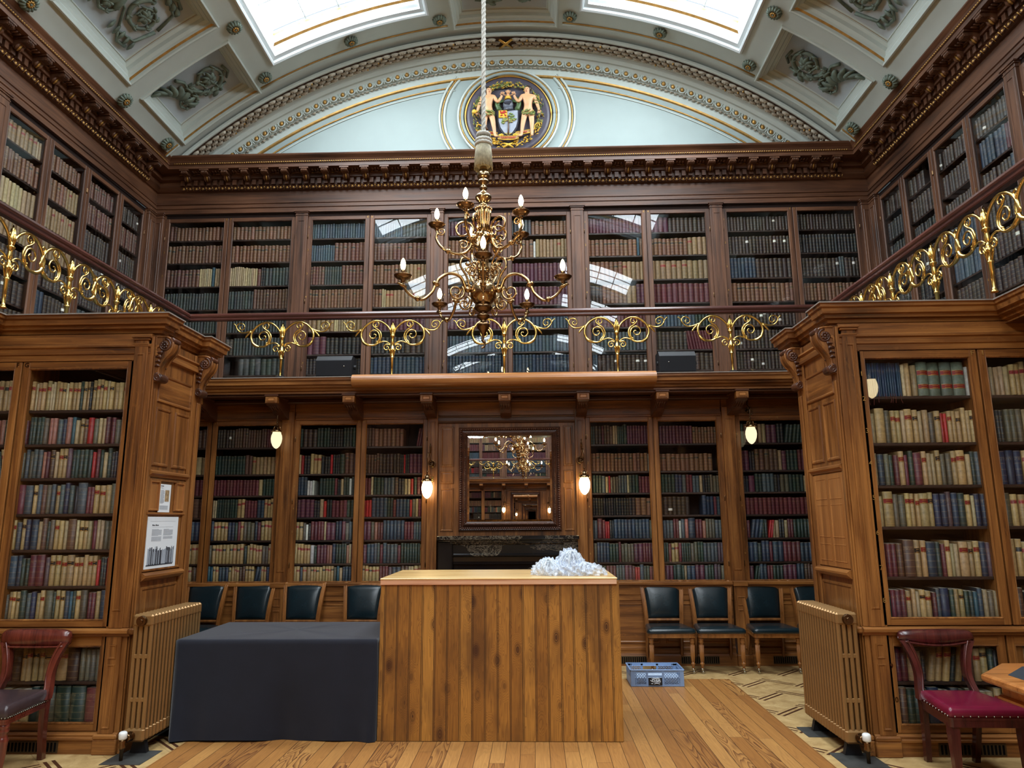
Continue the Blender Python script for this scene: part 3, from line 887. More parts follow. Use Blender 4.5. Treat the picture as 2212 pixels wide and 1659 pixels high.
# ------------------------------------------------------------------ great cornice round the upper storey
CORN = [(0.0, 5.80), (0.022, 5.80), (0.022, 5.862), (0.034, 5.87), (0.034, 5.892), (0.012, 5.902), (0.012, 5.93), (0.024, 5.937), (0.024, 5.947), (0.006, 5.953),
        (0.006, 6.118), (0.03, 6.124), (0.085, 6.166), (0.06, 6.17), (0.06, 6.255), (0.125, 6.26), (0.125, 6.335), (0.29, 6.335), (0.29, 6.385), (0.302, 6.39),
        (0.302, 6.41), (0.296, 6.412), (0.31, 6.44), (0.345, 6.475), (0.352, 6.492), (0.352, 6.50), (-0.3, 6.52)]
def cornice(tr, name, x0, x1, detail):
    """one straight run; tr maps (u along, d out, z)"""
    m = MB(tr)
    ends = []
    for u, s in ((x0, 1), (x1, -1)):
        ends.append([(u + s * d, d, z) for d, z in CORN])
    vs = ends[0] + ends[1]; k = len(CORN)
    for j in range(k - 1):
        m.add([vs[j], vs[k + j], vs[k + j + 1], vs[j + 1]], [(0, 1, 2, 3)], 'upoak_x' if name != 'trim_2' and name != 'trim_3' else 'upoak_y')
    o = struct(m.build(name, normals=False))
    if not detail: return o
    L0, L1 = detail
    wood = 'upoak_z'
    d = MB(tr); n = int((L1 - L0) / 0.0905)
    for i in range(n):
        u = L0 + (i + .5) * (L1 - L0) / n
        d.box(u - .027, u + .027, .055, .108, 6.178, 6.25, wood)
    d.build('dentil_course', o)
    g = MB(tr); w = MB(tr); n = int((L1 - L0) / 0.0905)
    for i in range(n):
        u = L0 + (i + .5) * (L1 - L0) / n
        g.ball((u, .066, 6.143), (.017, .016, .022), 'gilt_matt', 7, 5)
        w.tube([(u + q[0], q[1], q[2]) for q in [(.032 * cos(t), .062 + .008 * sin(t), 6.16 - .034 * sin(t)) for t in [pi * k / 6 for k in range(7)]]], .0065, 'upoak_z', 5)
        w.tube([(u + .045, .08, 6.162), (u + .045, .045, 6.126)], [.008, .004], 'gilt_matt', 5)
    w.build('egg_surround', o); g.build('gilt_egg', o)
    b = MB(tr); n = int((L1 - L0) / 0.03)
    for i in range(n):
        u = L0 + (i + .5) * (L1 - L0) / n
        b.ball((u, .303, 6.40), (.0145, .009, .010), 'gilt_matt', 5, 4)
    b.build('rope_bead', o)
    ln = MB(tr); ln.box(L0, L1, .124, .132, 6.318, 6.328, 'gilt_matt'); ln.build('gilt_line', o)
    n = int((L1 - L0) / 0.272)
    proto = MB(tr)
    u = L0 + .5 * (L1 - L0) / n
    proto.box(u - .062, u + .062, .118, .285, 6.312, 6.334, wood)
    pts = [(.27, 6.306), (.278, 6.29), (.266, 6.272), (.24, 6.268), (.2, 6.276), (.17, 6.262), (.15, 6.235), (.128, 6.225), (.12, 6.31)]
    proto.prism([(a, b_) for a, b_ in pts], u - .045, u + .045, wood, 'x')
    for q in (-.03, -.01, .01, .03): proto.tube([(u + q, .272, 6.316), (u + q, .28, 6.29), (u + q, .262, 6.274)], .007, 'upoak_x', 5)
    for q in (-.028, 0, .028):
        proto.tube([(u + q * .8, .185, 6.276), (u + q * 1.2, .16, 6.242), (u + q * .9, .138, 6.214)], [.014, .018, .008], 'gilt_matt' if q == 0 else wood, 5)
    p0 = proto.build('modillion', o)
    du = (L1 - L0) / n
    a0 = Vector(tr((0, 0, 0))); a1 = Vector(tr((1, 0, 0)))
    for i in range(1, n):
        c = p0.copy(); COL.objects.link(c); c.location = (a1 - a0) * du * i
    fl = MB(tr)
    for i in range(n - 1):
        uu = L0 + (i + 1.0) * du
        for q in (-.04, 0, .04):
            fl.ball((uu + q, .20, 6.322), (.018, .045, .012), wood, 6, 4)
        fl.ball((uu, .15, 6.318), (.045, .02, .012), wood, 6, 4)
    fl.build('soffit_flower', o)
    return o
def TB(p): return (p[0], YU - p[1], p[2])
def TL(p): return (-XU + p[1], p[0], p[2])
def TR_(p): return (XU - p[1], p[0], p[2])
def TF(p): return (p[0], YF + p[1], p[2])
cornice(TB, 'trim_1', -XU, XU, (-XU + .36, XU - .36))
cornice(TL, 'trim_2', YF, YU, (3.0, YU - .36))
cornice(TR_, 'trim_3', YF, YU, (3.0, YU - .36))
cornice(TF, 'trim_4', -XU, XU, None)
# ------------------------------------------------------------------ books
RB = random.Random(7)
#  letter: (colour, name, gilt bands, label chance, label colours, width, height, what it is)
PAL = {
 'c': ((176, 146, 98), 'cream', .7, .85, ('red', 'red', 'red', 'black'), .034, .92, 'vellum-spined'),
 'k': ((172, 144, 98), 'cream', .7, 1.0, ('black',), .032, .92, 'vellum-spined'),
 'v': ((190, 168, 128), 'pale', .0, .0, (), .022, .88, 'plain'),
 'y': ((164, 140, 104), 'buff', .1, .0, (), .030, .86, 'cloth'),
 'o': ((92, 84, 68), 'drab olive', .3, .0, (), .034, .88, 'cloth'),
 'g': ((38, 56, 48), 'dark green', .35, .0, (), .030, .90, 'cloth'),
 'n': ((36, 46, 68), 'navy', .4, .0, (), .036, .93, 'cloth'),
 'b': ((46, 62, 80), 'slate blue', .4, .0, (), .036, .93, 'cloth'),
 't': ((44, 88, 104), 'teal', .1, .0, (), .030, .90, 'cloth'),
 'r': ((168, 34, 36), 'bright red', .1, .0, (), .024, .84, 'cloth'),
 'm': ((98, 40, 48), 'maroon', .35, .0, (), .030, .88, 'cloth'),
 'p': ((158, 104, 88), 'salmon', .1, .0, (), .034, .88, 'cloth'),
 's': ((70, 78, 84), 'grey', .35, .0, (), .034, .90, 'cloth'),
 'd': ((34, 34, 38), 'black', .5, .0, (), .024, .86, 'cloth'),
 'u': ((86, 64, 72), 'mauve', .2, .0, (), .036, .92, 'cloth'),
 'a': ((92, 62, 48), 'brown', .5, .2, ('black',), .036, .92, 'leather'),
 'w': ((206, 204, 196), 'white', .0, .0, (), .026, .80, 'paper'),
 'z': ((34, 58, 84), 'thin blue', .0, .0, (), .015, .94, 'pamphlet'),
 'e': ((100, 112, 98), 'sage green', .0, 1.0, ('red',), .046, .96, 'cloth'),
 # upper storey and far shelves
 'q': ((122, 82, 60), 'calf', .75, .6, ('black', 'brown'), .042, .84, 'calf'),
 'h': ((106, 66, 56), 'red calf', .7, .5, ('black', 'brown'), .044, .86, 'calf'),
 'j': ((150, 122, 86), 'tan', .5, .3, ('red',), .042, .86, 'calf'),
 'f': ((58, 44, 38), 'dark brown', .5, .1, ('white',), .040, .86, 'calf'),
 'i': ((58, 66, 64), 'green grey', .25, .0, (), .036, .86, 'cloth'),
 'l': ((66, 84, 98), 'blue', .25, .0, (), .030, .84, 'cloth'),
 'x': ((92, 44, 62), 'plum', .45, .0, (), .042, .88, 'cloth'),
}
LABC = {'red': (124, 30, 32), 'black': (34, 30, 30), 'brown': (74, 46, 30), 'white': (226, 224, 216)}
class BK:
    """book mesh: geometry plus per-corner colour attributes"""
    def __init__(s):
        s.v = []; s.f = []; s.m = []; s.sm = []; s.col = []; s.lab = []; s.sp = []
    def face(s, idx, mat, sm, col, lab, sp):
        s.f.append(idx); s.m.append(mat); s.sm.append(sm)
        for k in range(len(idx)):
            s.col.append(col); s.lab.append(lab); s.sp.append(sp[k] if isinstance(sp, list) else sp)
    def book(s, T, u0, z0, w, h, d, lean, col, bands, lab, lv, df, pages=True, top=True):
        o = len(s.v); bulge = min(.014, w * .34); N = 4
        def P(u, dp, z): return T((u + lean * (z - z0), dp, z))
        for z in (z0, z0 + h):
            for i in range(N + 1):
                t = i / N
                s.v.append(P(u0 + w * t, df + bulge * (1 - (2 * t - 1) ** 2), z))
        s.v += [P(u0, df - d, z0), P(u0, df - d, z0 + h), P(u0 + w, df - d, z0), P(u0 + w, df - d, z0 + h)]
        c4 = (col[0], col[1], col[2], bands)
        n1 = N + 1
        for i in range(N):
            a, b = i / N, (i + 1) / N
            s.face([o + i, o + i + 1, o + n1 + i + 1, o + n1 + i], 0, True, c4, lab, [(a, 0, lv), (b, 0, lv), (b, 1, lv), (a, 1, lv)])
        e = o + 2 * n1; flat = (0.0, 0.0, -5.0)
        c0 = (col[0], col[1], col[2], 0.0); l0 = (0, 0, 0, 0)
        s.face([e, o, o + n1, e + 1], 0, False, c0, l0, flat)
        s.face([o + N, e + 2, e + 3, o + n1 + N], 0, False, c0, l0, flat)
        if top:
            s.face([o + n1 + i for i in range(n1)] + [e + 3, e + 1], 1 if pages else 0, False, c0, l0, flat)
    def mesh(s, name):
        me = bpy.data.meshes.new(name)
        me.from_pydata(s.v, [], s.f)
        me.materials.append(MATS['book']); me.materials.append(MATS['pages'])
        me.polygons.foreach_set('material_index', s.m); me.polygons.foreach_set('use_smooth', s.sm)
        for nm, tp, dat in (('col', 'FLOAT_COLOR', s.col), ('lab', 'FLOAT_COLOR', s.lab), ('spine', 'FLOAT_VECTOR', s.sp)):
            at = me.attributes.new(nm, tp, 'CORNER')
            at.data.foreach_set('color' if tp == 'FLOAT_COLOR' else 'vector', [c for q in dat for c in q])
        me.update(); return me
def lin(c, var, rnd):
    k = 1 + rnd.uniform(-var, var)
    return tuple(srgb(*[min(255, max(0, x * k + rnd.uniform(-4, 4))) for x in c])[:3])
STUFF = BK(); STUFF_LEFT = BK(); STUFF_RIGHT = BK(); STUFF_LOW = BK()
ORD = ['first', 'second', 'third', 'fourth', 'fifth', 'sixth', 'seventh', 'eighth', 'ninth', 'tenth', 'eleventh', 'twelfth', 'thirteenth', 'fourteenth', 'fifteenth',
       'sixteenth', 'seventeenth', 'eighteenth', 'nineteenth', 'twentieth', 'twenty-first', 'twenty-second', 'twenty-third', 'twenty-fourth', 'twenty-fifth',
       'twenty-sixth', 'twenty-seventh', 'twenty-eighth', 'twenty-ninth', 'thirtieth', 'thirty-first', 'thirty-second']
def parse(spec):
    """'c3 G2 _ m' -> one entry per book; capitals are wide volumes, _ a gap, trailing > or < leans"""
    out = []
    for tk in spec.split():
        lean = 0.0
        if tk[-1] == '>': lean, tk = 0.16, tk[:-1]
        elif tk[-1] == '<': lean, tk = -0.16, tk[:-1]
        n = int(tk[1:]) if len(tk) > 1 else 1
        out += [(tk[0], lean)] * n
    return out
N_BOOK = [0]
def row(spec, u0, u1, z0, hgap, T, df=-.055, dst=None, where=None, scale=1.0, depth=.19, top=True):
    """fill one shelf between u0 and u1.  dst: BK to collect into; where: (shelf phrase, case phrase) makes every book a thing of its own"""
    items = parse(spec); ws = []
    prev = None; sw = sh = 1.0
    for ch, ln in items:
        if ch == '_': ws.append(.06 * RB.uniform(.8, 1.4)); continue
        p = PAL[ch.lower()]
        if ch != prev: sw, sh = RB.uniform(.86, 1.16), RB.uniform(-.05, .04)
        prev = ch
        ws.append(p[5] * (1.75 if ch.isupper() else 1.0) * sw * RB.uniform(.93, 1.07))
    tot = sum(ws); k = (u1 - u0 - .012) / tot
    u = u0 + .006; prev = None; sh = 0; hh = 0; count = 0
    for (ch, ln), w in zip(items, ws):
        w *= k
        if ch == '_': u += w; prev = None; continue
        p = PAL[ch.lower()]
        if ch != prev or ch in 'cvoa' and RB.random() < .35: sh = RB.uniform(-.06, .05)
        series = ch == prev; prev = ch
        h = hgap * min(.965, p[6] + sh + (.04 if ch.isupper() else 0) + (RB.uniform(-.012, .012)))
        col = lin(p[0], .07 if series else .13, RB)
        bands = p[2] if RB.random() < .85 else 0.0
        lab = (0, 0, 0, 0); lname = None
        if RB.random() < p[3] and p[4]:
            lname = RB.choice(p[4]); lc = lin(LABC[lname], .1, RB); lab = (lc[0], lc[1], lc[2], 1.0)
        lv = .74 + RB.uniform(-.03, .03)
        if ch in 'f' and lname: lv = RB.choice((.62, .7, .55, .3))
        ww = w * .945
        count += 1
        lean = ln
        if where is None:
            dst.book(T, u, z0 + .001, ww, h, depth * RB.uniform(.8, 1.0), lean, col, bands, lab, lv, df + RB.uniform(-.012, .006), True, top)
        else:
            df2 = df + RB.uniform(-.012, .006); dd = depth * RB.uniform(.85, 1.0)
            bk = BK(); c = T((u + ww / 2, df2 - dd / 2, z0 + .001)); T2 = lambda q, c=c: tuple(a - b for a, b in zip(T(q), c))
            bk.book(T2, u, z0 + .001, ww, h, dd, lean, col, bands, (0, 0, 0, 0), -5.0, df2, False, True)
            o = bpy.data.objects.new('book', bk.mesh('book')); COL.objects.link(o); o.location = c
            wide = ww > .052; thin = ww < .021
            nm = ('wide ' if wide else 'slim ' if thin and 'thin' not in p[1] else '') + p[1]
            txt = '%s %s %s' % (nm, 'pamphlet' if p[7] == 'pamphlet' else 'book', ('with %s label, ' % lname) if lname else ('leaning, ' if ln else ''))
            if not lname and not ln: txt = txt.strip() + ', '
            lb = txt + '%s along %s %s' % (ORD[count - 1], where[0], where[1])
            tag(o, lb, 'book', where[2])
            pb = MB(lambda q: T2((q[0] + lean * (q[2] - z0), q[1], q[2])))
            pb.box(u + ww * .1, u + ww * .9, df2 - dd - .0015, df2 - .006, z0 + .005, z0 + h + .0012, 'pages')
            pbo = pb.build('page_block', None, False); pbo.parent = o
            if lname:
                lbk = MB(lambda q: T2((q[0] + lean * (q[2] - z0), q[1], q[2])))
                za, zb = z0 + h * (lv - .065), z0 + h * (lv + .065); bulge = min(.014, ww * .34)
                if ch.lower() == 'e': pairs = ((z0 + h * .62, z0 + h * .75), (z0 + h * .22, z0 + h * .34))
                else: pairs = ((za, zb),)
                for za, zb in pairs:
                    A = [(u + ww * t, df2 + bulge * (1 - (2 * t - 1) ** 2) + .0008, za) for t in (.02, .25, .5, .75, .98)]
                    B = [(a, b, zb) for a, b, _ in A]
                    lbk.add(A + B, [(i, i + 1, 6 + i, 5 + i) for i in range(4)], 'title_' + lname, True)
                    for zz in (za, zb):
                        lbk.add([(a, b + .0004, zz - .0015) for a, b, _ in A] + [(a, b + .0004, zz + .0015) for a, b, _ in A], [(i, i + 1, 6 + i, 5 + i) for i in range(4)], 'gilt_matt', True)
                    zm = (za + zb) / 2
                    for q in (-.012, .004):
                        lbk.add([(a, b + .0004, zm + q) for a, b, _ in A[1:4]] + [(a, b + .0004, zm + q + .004) for a, b, _ in A[1:4]], [(i, i + 1, 4 + i, 3 + i) for i in range(2)], 'gilt_matt', True)
                lo = lbk.build('title_label', None, False); lo.parent = o; lo['label'] = lname + ' title label'
            if ch == 'z' and RB.random() < .75:
                st = MB(T2); a = u + ww / 2; L_ = RB.uniform(.02, .07)
                st.tube([(a, df2 + .012, z0 + .02), (a + .001, df2 + .022, z0 - .004), (a + RB.uniform(-.006, .006), df2 + .02, z0 - L_ * .6), (a + RB.uniform(-.012, .012), df2 + .018, z0 - L_)], .0012, 'tie', 4)
                so = st.build('tie_string', None, False); so.parent = o
            N_BOOK[0] += 1
        u += w
    return count
MATS['tie'] = m_plain('red_tie_string', srgb(120, 60, 54), 0.8, 0, 0.2)
for _n, _c in LABC.items(): MATS['title_' + _n] = m_plain('title_label_' + _n, srgb(*_c), 0.4, 0, 0.4, 0.12, 40.0)

# ------------------------------------------------------------------ joinery helpers
def door(T, parent, u0, u1, z0, z1, stile, rail_t, rail_b, wood_v, glass='glass', name='door', d=0.0, hinge=None):
    """glazed door: mitred frame as the part, the pane as its sub-part"""
    m = MB(T)
    t = .028
    m.box(u0, u0 + stile, d - t, d, z0, z1, wood_v + '_z', .003)
    m.box(u1 - stile, u1, d - t, d, z0, z1, wood_v + '_z', .003)
    hx = '_x' if abs(T((1, 0, 0))[0] - T((0, 0, 0))[0]) > .5 else '_y'
    m.box(u0 + stile, u1 - stile, d - t, d - .0005, z1 - rail_t, z1, wood_v + hx, .003)
    m.box(u0 + stile, u1 - stile, d - t, d - .0005, z0, z0 + rail_b, wood_v + hx, .003)
    a, b, c, e = u0 + stile, u1 - stile, z0 + rail_b, z1 - rail_t
    m.frame(a - .002, b + .002, c - .002, e + .002, [(0, d + .001), (.004, d + .003), (.009, d - .004), (.012, d - .012)], wood_v + '_z')
    if hinge:
        hu = u0 + .004 if hinge < 0 else u1 - .004
        for q in (.12, .5, .88):
            m.lathe([(.005, -.03), (.006, -.028), (.006, .028), (.005, .03)], (hu, d + .003, z0 + (z1 - z0) * q), 'brass_old', 6)
    o = m.build(name, parent)
    g = MB(T); g.box(a + .006, b - .006, d - .018, d - .015, c + .006, e - .006, glass)
    g.build('glass_pane', o)
    return o
def pilaster(T, m, u0, u1, z0, z1, wood, d=.035, cap=True, panel=True, base=True):
    m.box(u0, u1, -.03, d, z0, z1, wood + '_z', .004)
    if panel:
        b = (u1 - u0) * .2
        m.frame(u0 + b, u1 - b, z0 + .12, z1 - .14, [(0, d + .001), (.004, d + .006), (.012, d + .006), (.018, d - .008), (.02, d - .004)], wood + '_z', wood + '_z')
    if cap:
        w = wood + '_x'
        for a, c, e in ((.006, z1 - .075, z1 - .06), (.012, z1 - .035, z1 - .018), (.022, z1 - .018, z1)):
            m.box(u0 - a, u1 + a, -.03, d + a, c, e, w, .003)
    if base:
        m.box(u0 - .01, u1 + .01, -.03, d + .012, z0, z0 + .05, wood + '_x', .004)
def shelves(T, parent, u0, u1, zs, d0, d1, mat='shelf', th=.022):
    for z in zs:
        m = MB(T); m.box(u0, u1, d0, d1, z - th, z, mat, .003); m.build('shelf', parent)
def numerals(T, Mf, parent, items, size, mat='gilt_matt'):
    for txt, u, z, d in items:
        p = T((u, d, z)); text_part(txt, size, Mf(*p), mat, 'shelf_number', parent, .0015)
FACE_L = lambda x, y, z: Matrix.Translation((x, y, z)) @ Matrix.Rotation(pi / 2, 4, 'Z') @ Matrix.Rotation(pi / 2, 4, 'X')
FACE_R = lambda x, y, z: Matrix.Translation((x, y, z)) @ Matrix.Rotation(-pi / 2, 4, 'Z') @ Matrix.Rotation(pi / 2, 4, 'X')

# ------------------------------------------------------------------ upper storey bookcases
UZ = [5.435, 5.105, 4.765, 4.435, 4.105, 3.790, 3.515, 3.285]     # shelf tops
UH = [.235, .29, .30, .29, .29, .275, .25, .215]
def upper_case(T, Mf, label, doors, pils, rows, dst, nums=None, glass='glass_up', group='glazed gallery bookcases', bookd=.2):
    ua = min([a for a, b in doors] + [a for a, b in pils]); ub = max([b for a, b in doors] + [b for a, b in pils])
    base = T(((ua + ub) / 2, 0, ZG))
    t = thing('gallery_bookcase', label, 'bookcase', base, group)
    hx = '_x' if abs(T((1, 0, 0))[0] - T((0, 0, 0))[0]) > .5 else '_y'
    b = MB(T)
    da, db = min(a for a, _ in doors), max(b_ for _, b_ in doors)
    b.box(da, db, -.34, -.33, ZG, 5.78, 'cavity')
    b.box(da - .025, da, -.33, -.004, ZG, 5.78, 'upoak_z'); b.box(db, db + .025, -.33, -.004, ZG, 5.78, 'upoak_z')
    b.box(da, db, -.33, -.02, 5.74, 5.80, 'cavity'); b.box(da, db, -.33, -.03, ZG, 3.285, 'upoak' + hx)
    for (a0, a1), (b0, b1) in zip(doors[:-1], doors[1:]):
        b.box(a1 - .012, b0 + .012, -.33, -.03, ZG, 5.76, 'upoak_z')
    b.box(da - .03, db + .03, -.03, .01, ZG, ZG + .075, 'upoak' + hx, .004)
    b.build('body', t)
    for (a0, a1) in pils:
        p = MB(T); pilaster(T, p, a0, a1, ZG, 5.81, 'upoak'); p.build('pilaster', t)
    for k, (a0, a1) in enumerate(doors):
        door(T, t, a0, a1, ZG + .08, 5.735, .052, .048, .06, 'upoak', glass, hinge=(-1 if k % 2 == 0 else 1))
        shelves(T, t, a0 + .012, a1 - .012, UZ[:-1], -.33, -.055)
        for i, (z, h) in enumerate(zip(UZ, UH)):
            if i < len(rows[k]) and rows[k][i]:
                row(rows[k][i], a0 + .03, a1 - .03, z, h, T, -.065, dst, depth=bookd, top=z < 3)
    if nums: numerals(T, Mf, t, nums, .04)
    return t
B = [  # ten doors of the end wall, eight shelves each, read off the photograph
 ['h2 q14', 'q17', 'h9 v7 t1 y4', 'i21', 'i20', 'i20', 'i19', 'i17'],
 ['q17', 'q17', 'v14 h1 d2 i8', 'i9 a12', 'i22', 'f2 i18', '_ _ i9', 'i16'],
 ['l22', 'l10 h8', 'h5 i7 h7', 'q18', 'j6 v2 y4 j4', 'x3 d9', 'd6 b5 d4', 'd6 _ b6'],
 ['l12 i8', 'h14', 'q9 j6', 'q3 v2 j9 y3', 'x14', 'd9 f4', 'b14', 'd9 x5'],
 ['x16', 'q9 h5', 'j14', 'q8 j7', 'x15', 'l18', 'b18', 'g9 y2 u7'],
 ['s6 q9', 'q6 w1 j9', 'x15', 'x15', 'b8 l8', 'l17', 'b17', 'u9 x6'],
 ['x17', 'q12 t1 q1', 'q8 j5', 'f4 q6 j2 x2', 'm16', 's16', 'l3 f12', 'm11 g4'],
 ['x4 f9', 'q9 j4', 'j11', 'm11', 'l12 g5', 'f8 m9<', 'm6 r3 f7', 's8 _ _'],
 ['f20', 'f19', 'b8 f8', 'q15', 'f18', 'f18', 'f19', 'b6 s5 a3 e2 g3'],
 ['f19', 'd19', 'f11 s2 f4', 'q17', 'f17', 'f17', 'f17', 's6 b5 e2 a4'],
]
U_DOORS = [((-4.745, -3.865), (-3.855, -2.92)), ((-2.745, -1.895), (-1.885, -1.045)), ((-.865, -.005), (.005, .865)), ((1.045, 1.885), (1.895, 2.745)), ((2.92, 3.855), (3.865, 4.745))]
U_PILS = [[(-4.90, -4.77), (-2.915, -2.75)], [(-1.04, -.87)], [], [(.87, 1.04)], [(2.75, 2.915), (4.77, 4.90)]]
U_LAB = ['glazed oak bookcase in the left corner of the end gallery, red calf and pale sets', 'glazed oak bookcase on the end gallery behind the left loudspeaker',
         'glazed oak bookcase on the end gallery behind the brass chandelier', 'glazed oak bookcase on the end gallery with a red set behind the right loudspeaker',
         'glazed oak bookcase in the right corner of the end gallery, dark brown volumes']
UPPER = []
for i in range(5):
    nums = [(str(k + 1), U_DOORS[i][0][0] + .016, UZ[k] + .14, .003) for k in range(8)]
    mu = U_DOORS[i][1][0] - .005
    nums += [('E', mu - .028, 5.712, .003), (('7', '6', '5', '4', '3')[i], mu + .03, 5.712, .003)]
    UPPER.append(upper_case(TB, FACE_BACK, U_LAB[i], U_DOORS[i], U_PILS[i], [B[2 * i], B[2 * i + 1]], STUFF, nums))
# side walls: four doors between pilasters, then the next unit towards the camera
SD = [(6.275, 6.94), (6.945, 7.61), (7.615, 8.28), (8.285, 8.86)]
SD2 = [(3.5, 4.16), (4.165, 4.83), (4.835, 5.5), (5.505, 6.09)]
BL = [['j9 v2', 'q12', 'v8 y3', 'j11', 's3 f7', 'd3 f6', 'f11', 'f11'], ['q11', 'q7 j4', 'j12', 'j11', 'f10', 'b4 f6', 'f10', 'f11'],
      ['h12', 'h12', 'f11', 'f12', 'f12', 's9', 'f11', 'd10'], ['f11', 'h10', 's2 f8', 'f10', 'f10', 'f11', 'f10', 'f11']]
BR_ = [['f11', 'm4 b7', 'b3 f8', 'f10', 'f10', 'f9', 's3 w1 j4 y2', 'f9'], ['f11', 'f11', 'f12', 'b11', 'l10', 'f9', 'f10', 'f6 y4'],
      ['_ _ f4', 'f10', 'd11', 'f10', '_ _ d3', 'd9', 'd9', 'd10'], ['_ f5', 'd9', 'd9', 'd10', 'd8', 'd9', 'd9', 'd9']]
def flip(T):  # left wall: doors were listed by y, fine; books run along y too
    return T
CASE_L = upper_case(TL, FACE_L, 'glazed oak bookcase along the left gallery wall nearest the end corner', SD, [(6.10, 6.27), (8.89, 9.07)], BL, STUFF_LEFT,
                    [(str(k + 1), 6.288, UZ[k] + .14, .003) for k in range(8)])
CASE_R = upper_case(TR_, FACE_R, 'glazed oak bookcase along the right gallery wall nearest the end corner', SD, [(6.10, 6.27), (8.89, 9.07)], BR_, STUFF_RIGHT,
                    [(str(k + 1), 6.925, UZ[k] + .14, .003) for k in range(8)])
BL2 = [['j10', 'q11', 'f11', 'j11', 'f10', 'f9', 'q11', 'f10']] * 4
CASE_L2 = upper_case(TL, FACE_L, 'glazed oak bookcase on the left gallery wall, next one towards the viewer', SD2, [(3.33, 3.49)], BL2, STUFF_LEFT)
CASE_R2 = upper_case(TR_, FACE_R, 'glazed oak bookcase on the right gallery wall, next one towards the viewer', SD2, [(3.33, 3.49)], BL2, STUFF_RIGHT)

# ------------------------------------------------------------------ lower bookcases of the fireplace wall
LZ = [2.478, 2.155, 1.903, 1.643, 1.378, 1.110, .905]
LH = [.245, .255, .225, .232, .237, .24, .185]
LB = {
 'A': ['f9 a4', 'd10 y2', 'm16', 'm6 a5', 'u4 c3 b4 n2', 'c12', 'c14 a2'],
 'B': ['f6 a12 m4 _', 'g10 a2 j7', 'm14 y1 g5', 'v2 g8 c2 m4 b2 c4', 'b1 c4 n2 g1 m1 c1 o3 n1 m1 c4', 'o1 c9 g1 c5 o2 c2', 't2 c2 b3 c4 a2 c3 b2> c2 n2'],
 'C': ['g1 f3 g4 d5 g5', 'v1 r1 d2 c3 d3 r1 d3 G1 a2 u1', 'b3 w3 _ g5 m1 d2 y1 g2 w1 g2', 'x4 d2 y1 r1 d2 m4 g2 r1>', 'c2 o1 w1 d1 m4 v1 x2 n2 m1 o1 s2', 'c5 W1 g1 x3 p2 n1 g4 p1 v1 x1', 'c2 s1 j2 c8 o1 t1 y1 b4'],
 'D': ['a3 q7 _ _ m4>', 'a5 f6 d2 r1 d2 x4', 'm2 v1 g3 s3 a1 d2 y2 r1 g1 m2', 'r3 b4 g2 m1 b4 r1 o1 y1 m2', 'x2 o1 p1 m2 b6 m3 s4', 'x1 b2 s2 m1 b1 s3 m1 g7 c1', 'c5 m3 u1 b2 a2 v2 c2'],
 'E': ['g3 f2 m1 a3 y2 g3 G1 x8', 'q16 w1', 'g4 s1 y1 r1 o3 s3 v1 g3 m4', 'd16 f1 q3', 's2 M1 m1 r2 d2 b10 o1', 'm1 o1 b4 g3 m1 o4 x2 m4', 'x2 g2 m3 s3 x2 m1 r2 b1 g2 m2'],
 'F': ['x11 q8', 'q12 _', 'g5 n2 s1 m2 s2 y1 d3 o3', 'f7 _ _ b1 n2 m1 b1', 's4 m2 w1 s1 p1 N1 m2 p1 o3 s2', 'g3 m1 c2 m1 g4 o2 g2 s4 u2', 'x3 g1 G1 g1 y1 b2 x2 s1 g2 u2 o1'],
 'G': ['g2 a3 y2 x2 d2 g3> g2>', 'x2 d2 a5 y1 x1 g3 m2', 'd3 x1 g2 s3 d2 o2 g4 y1', 'm16', 'm2 b3> g2 r2> y2 d2 y1 m2 g5', 'b3 g1 b2 m1 b2 m4 b3', 'x2 g2> b2 m2 g3 x3 b2 a3'],
}
def TLO(p): return (p[0], YL - p[1], p[2])
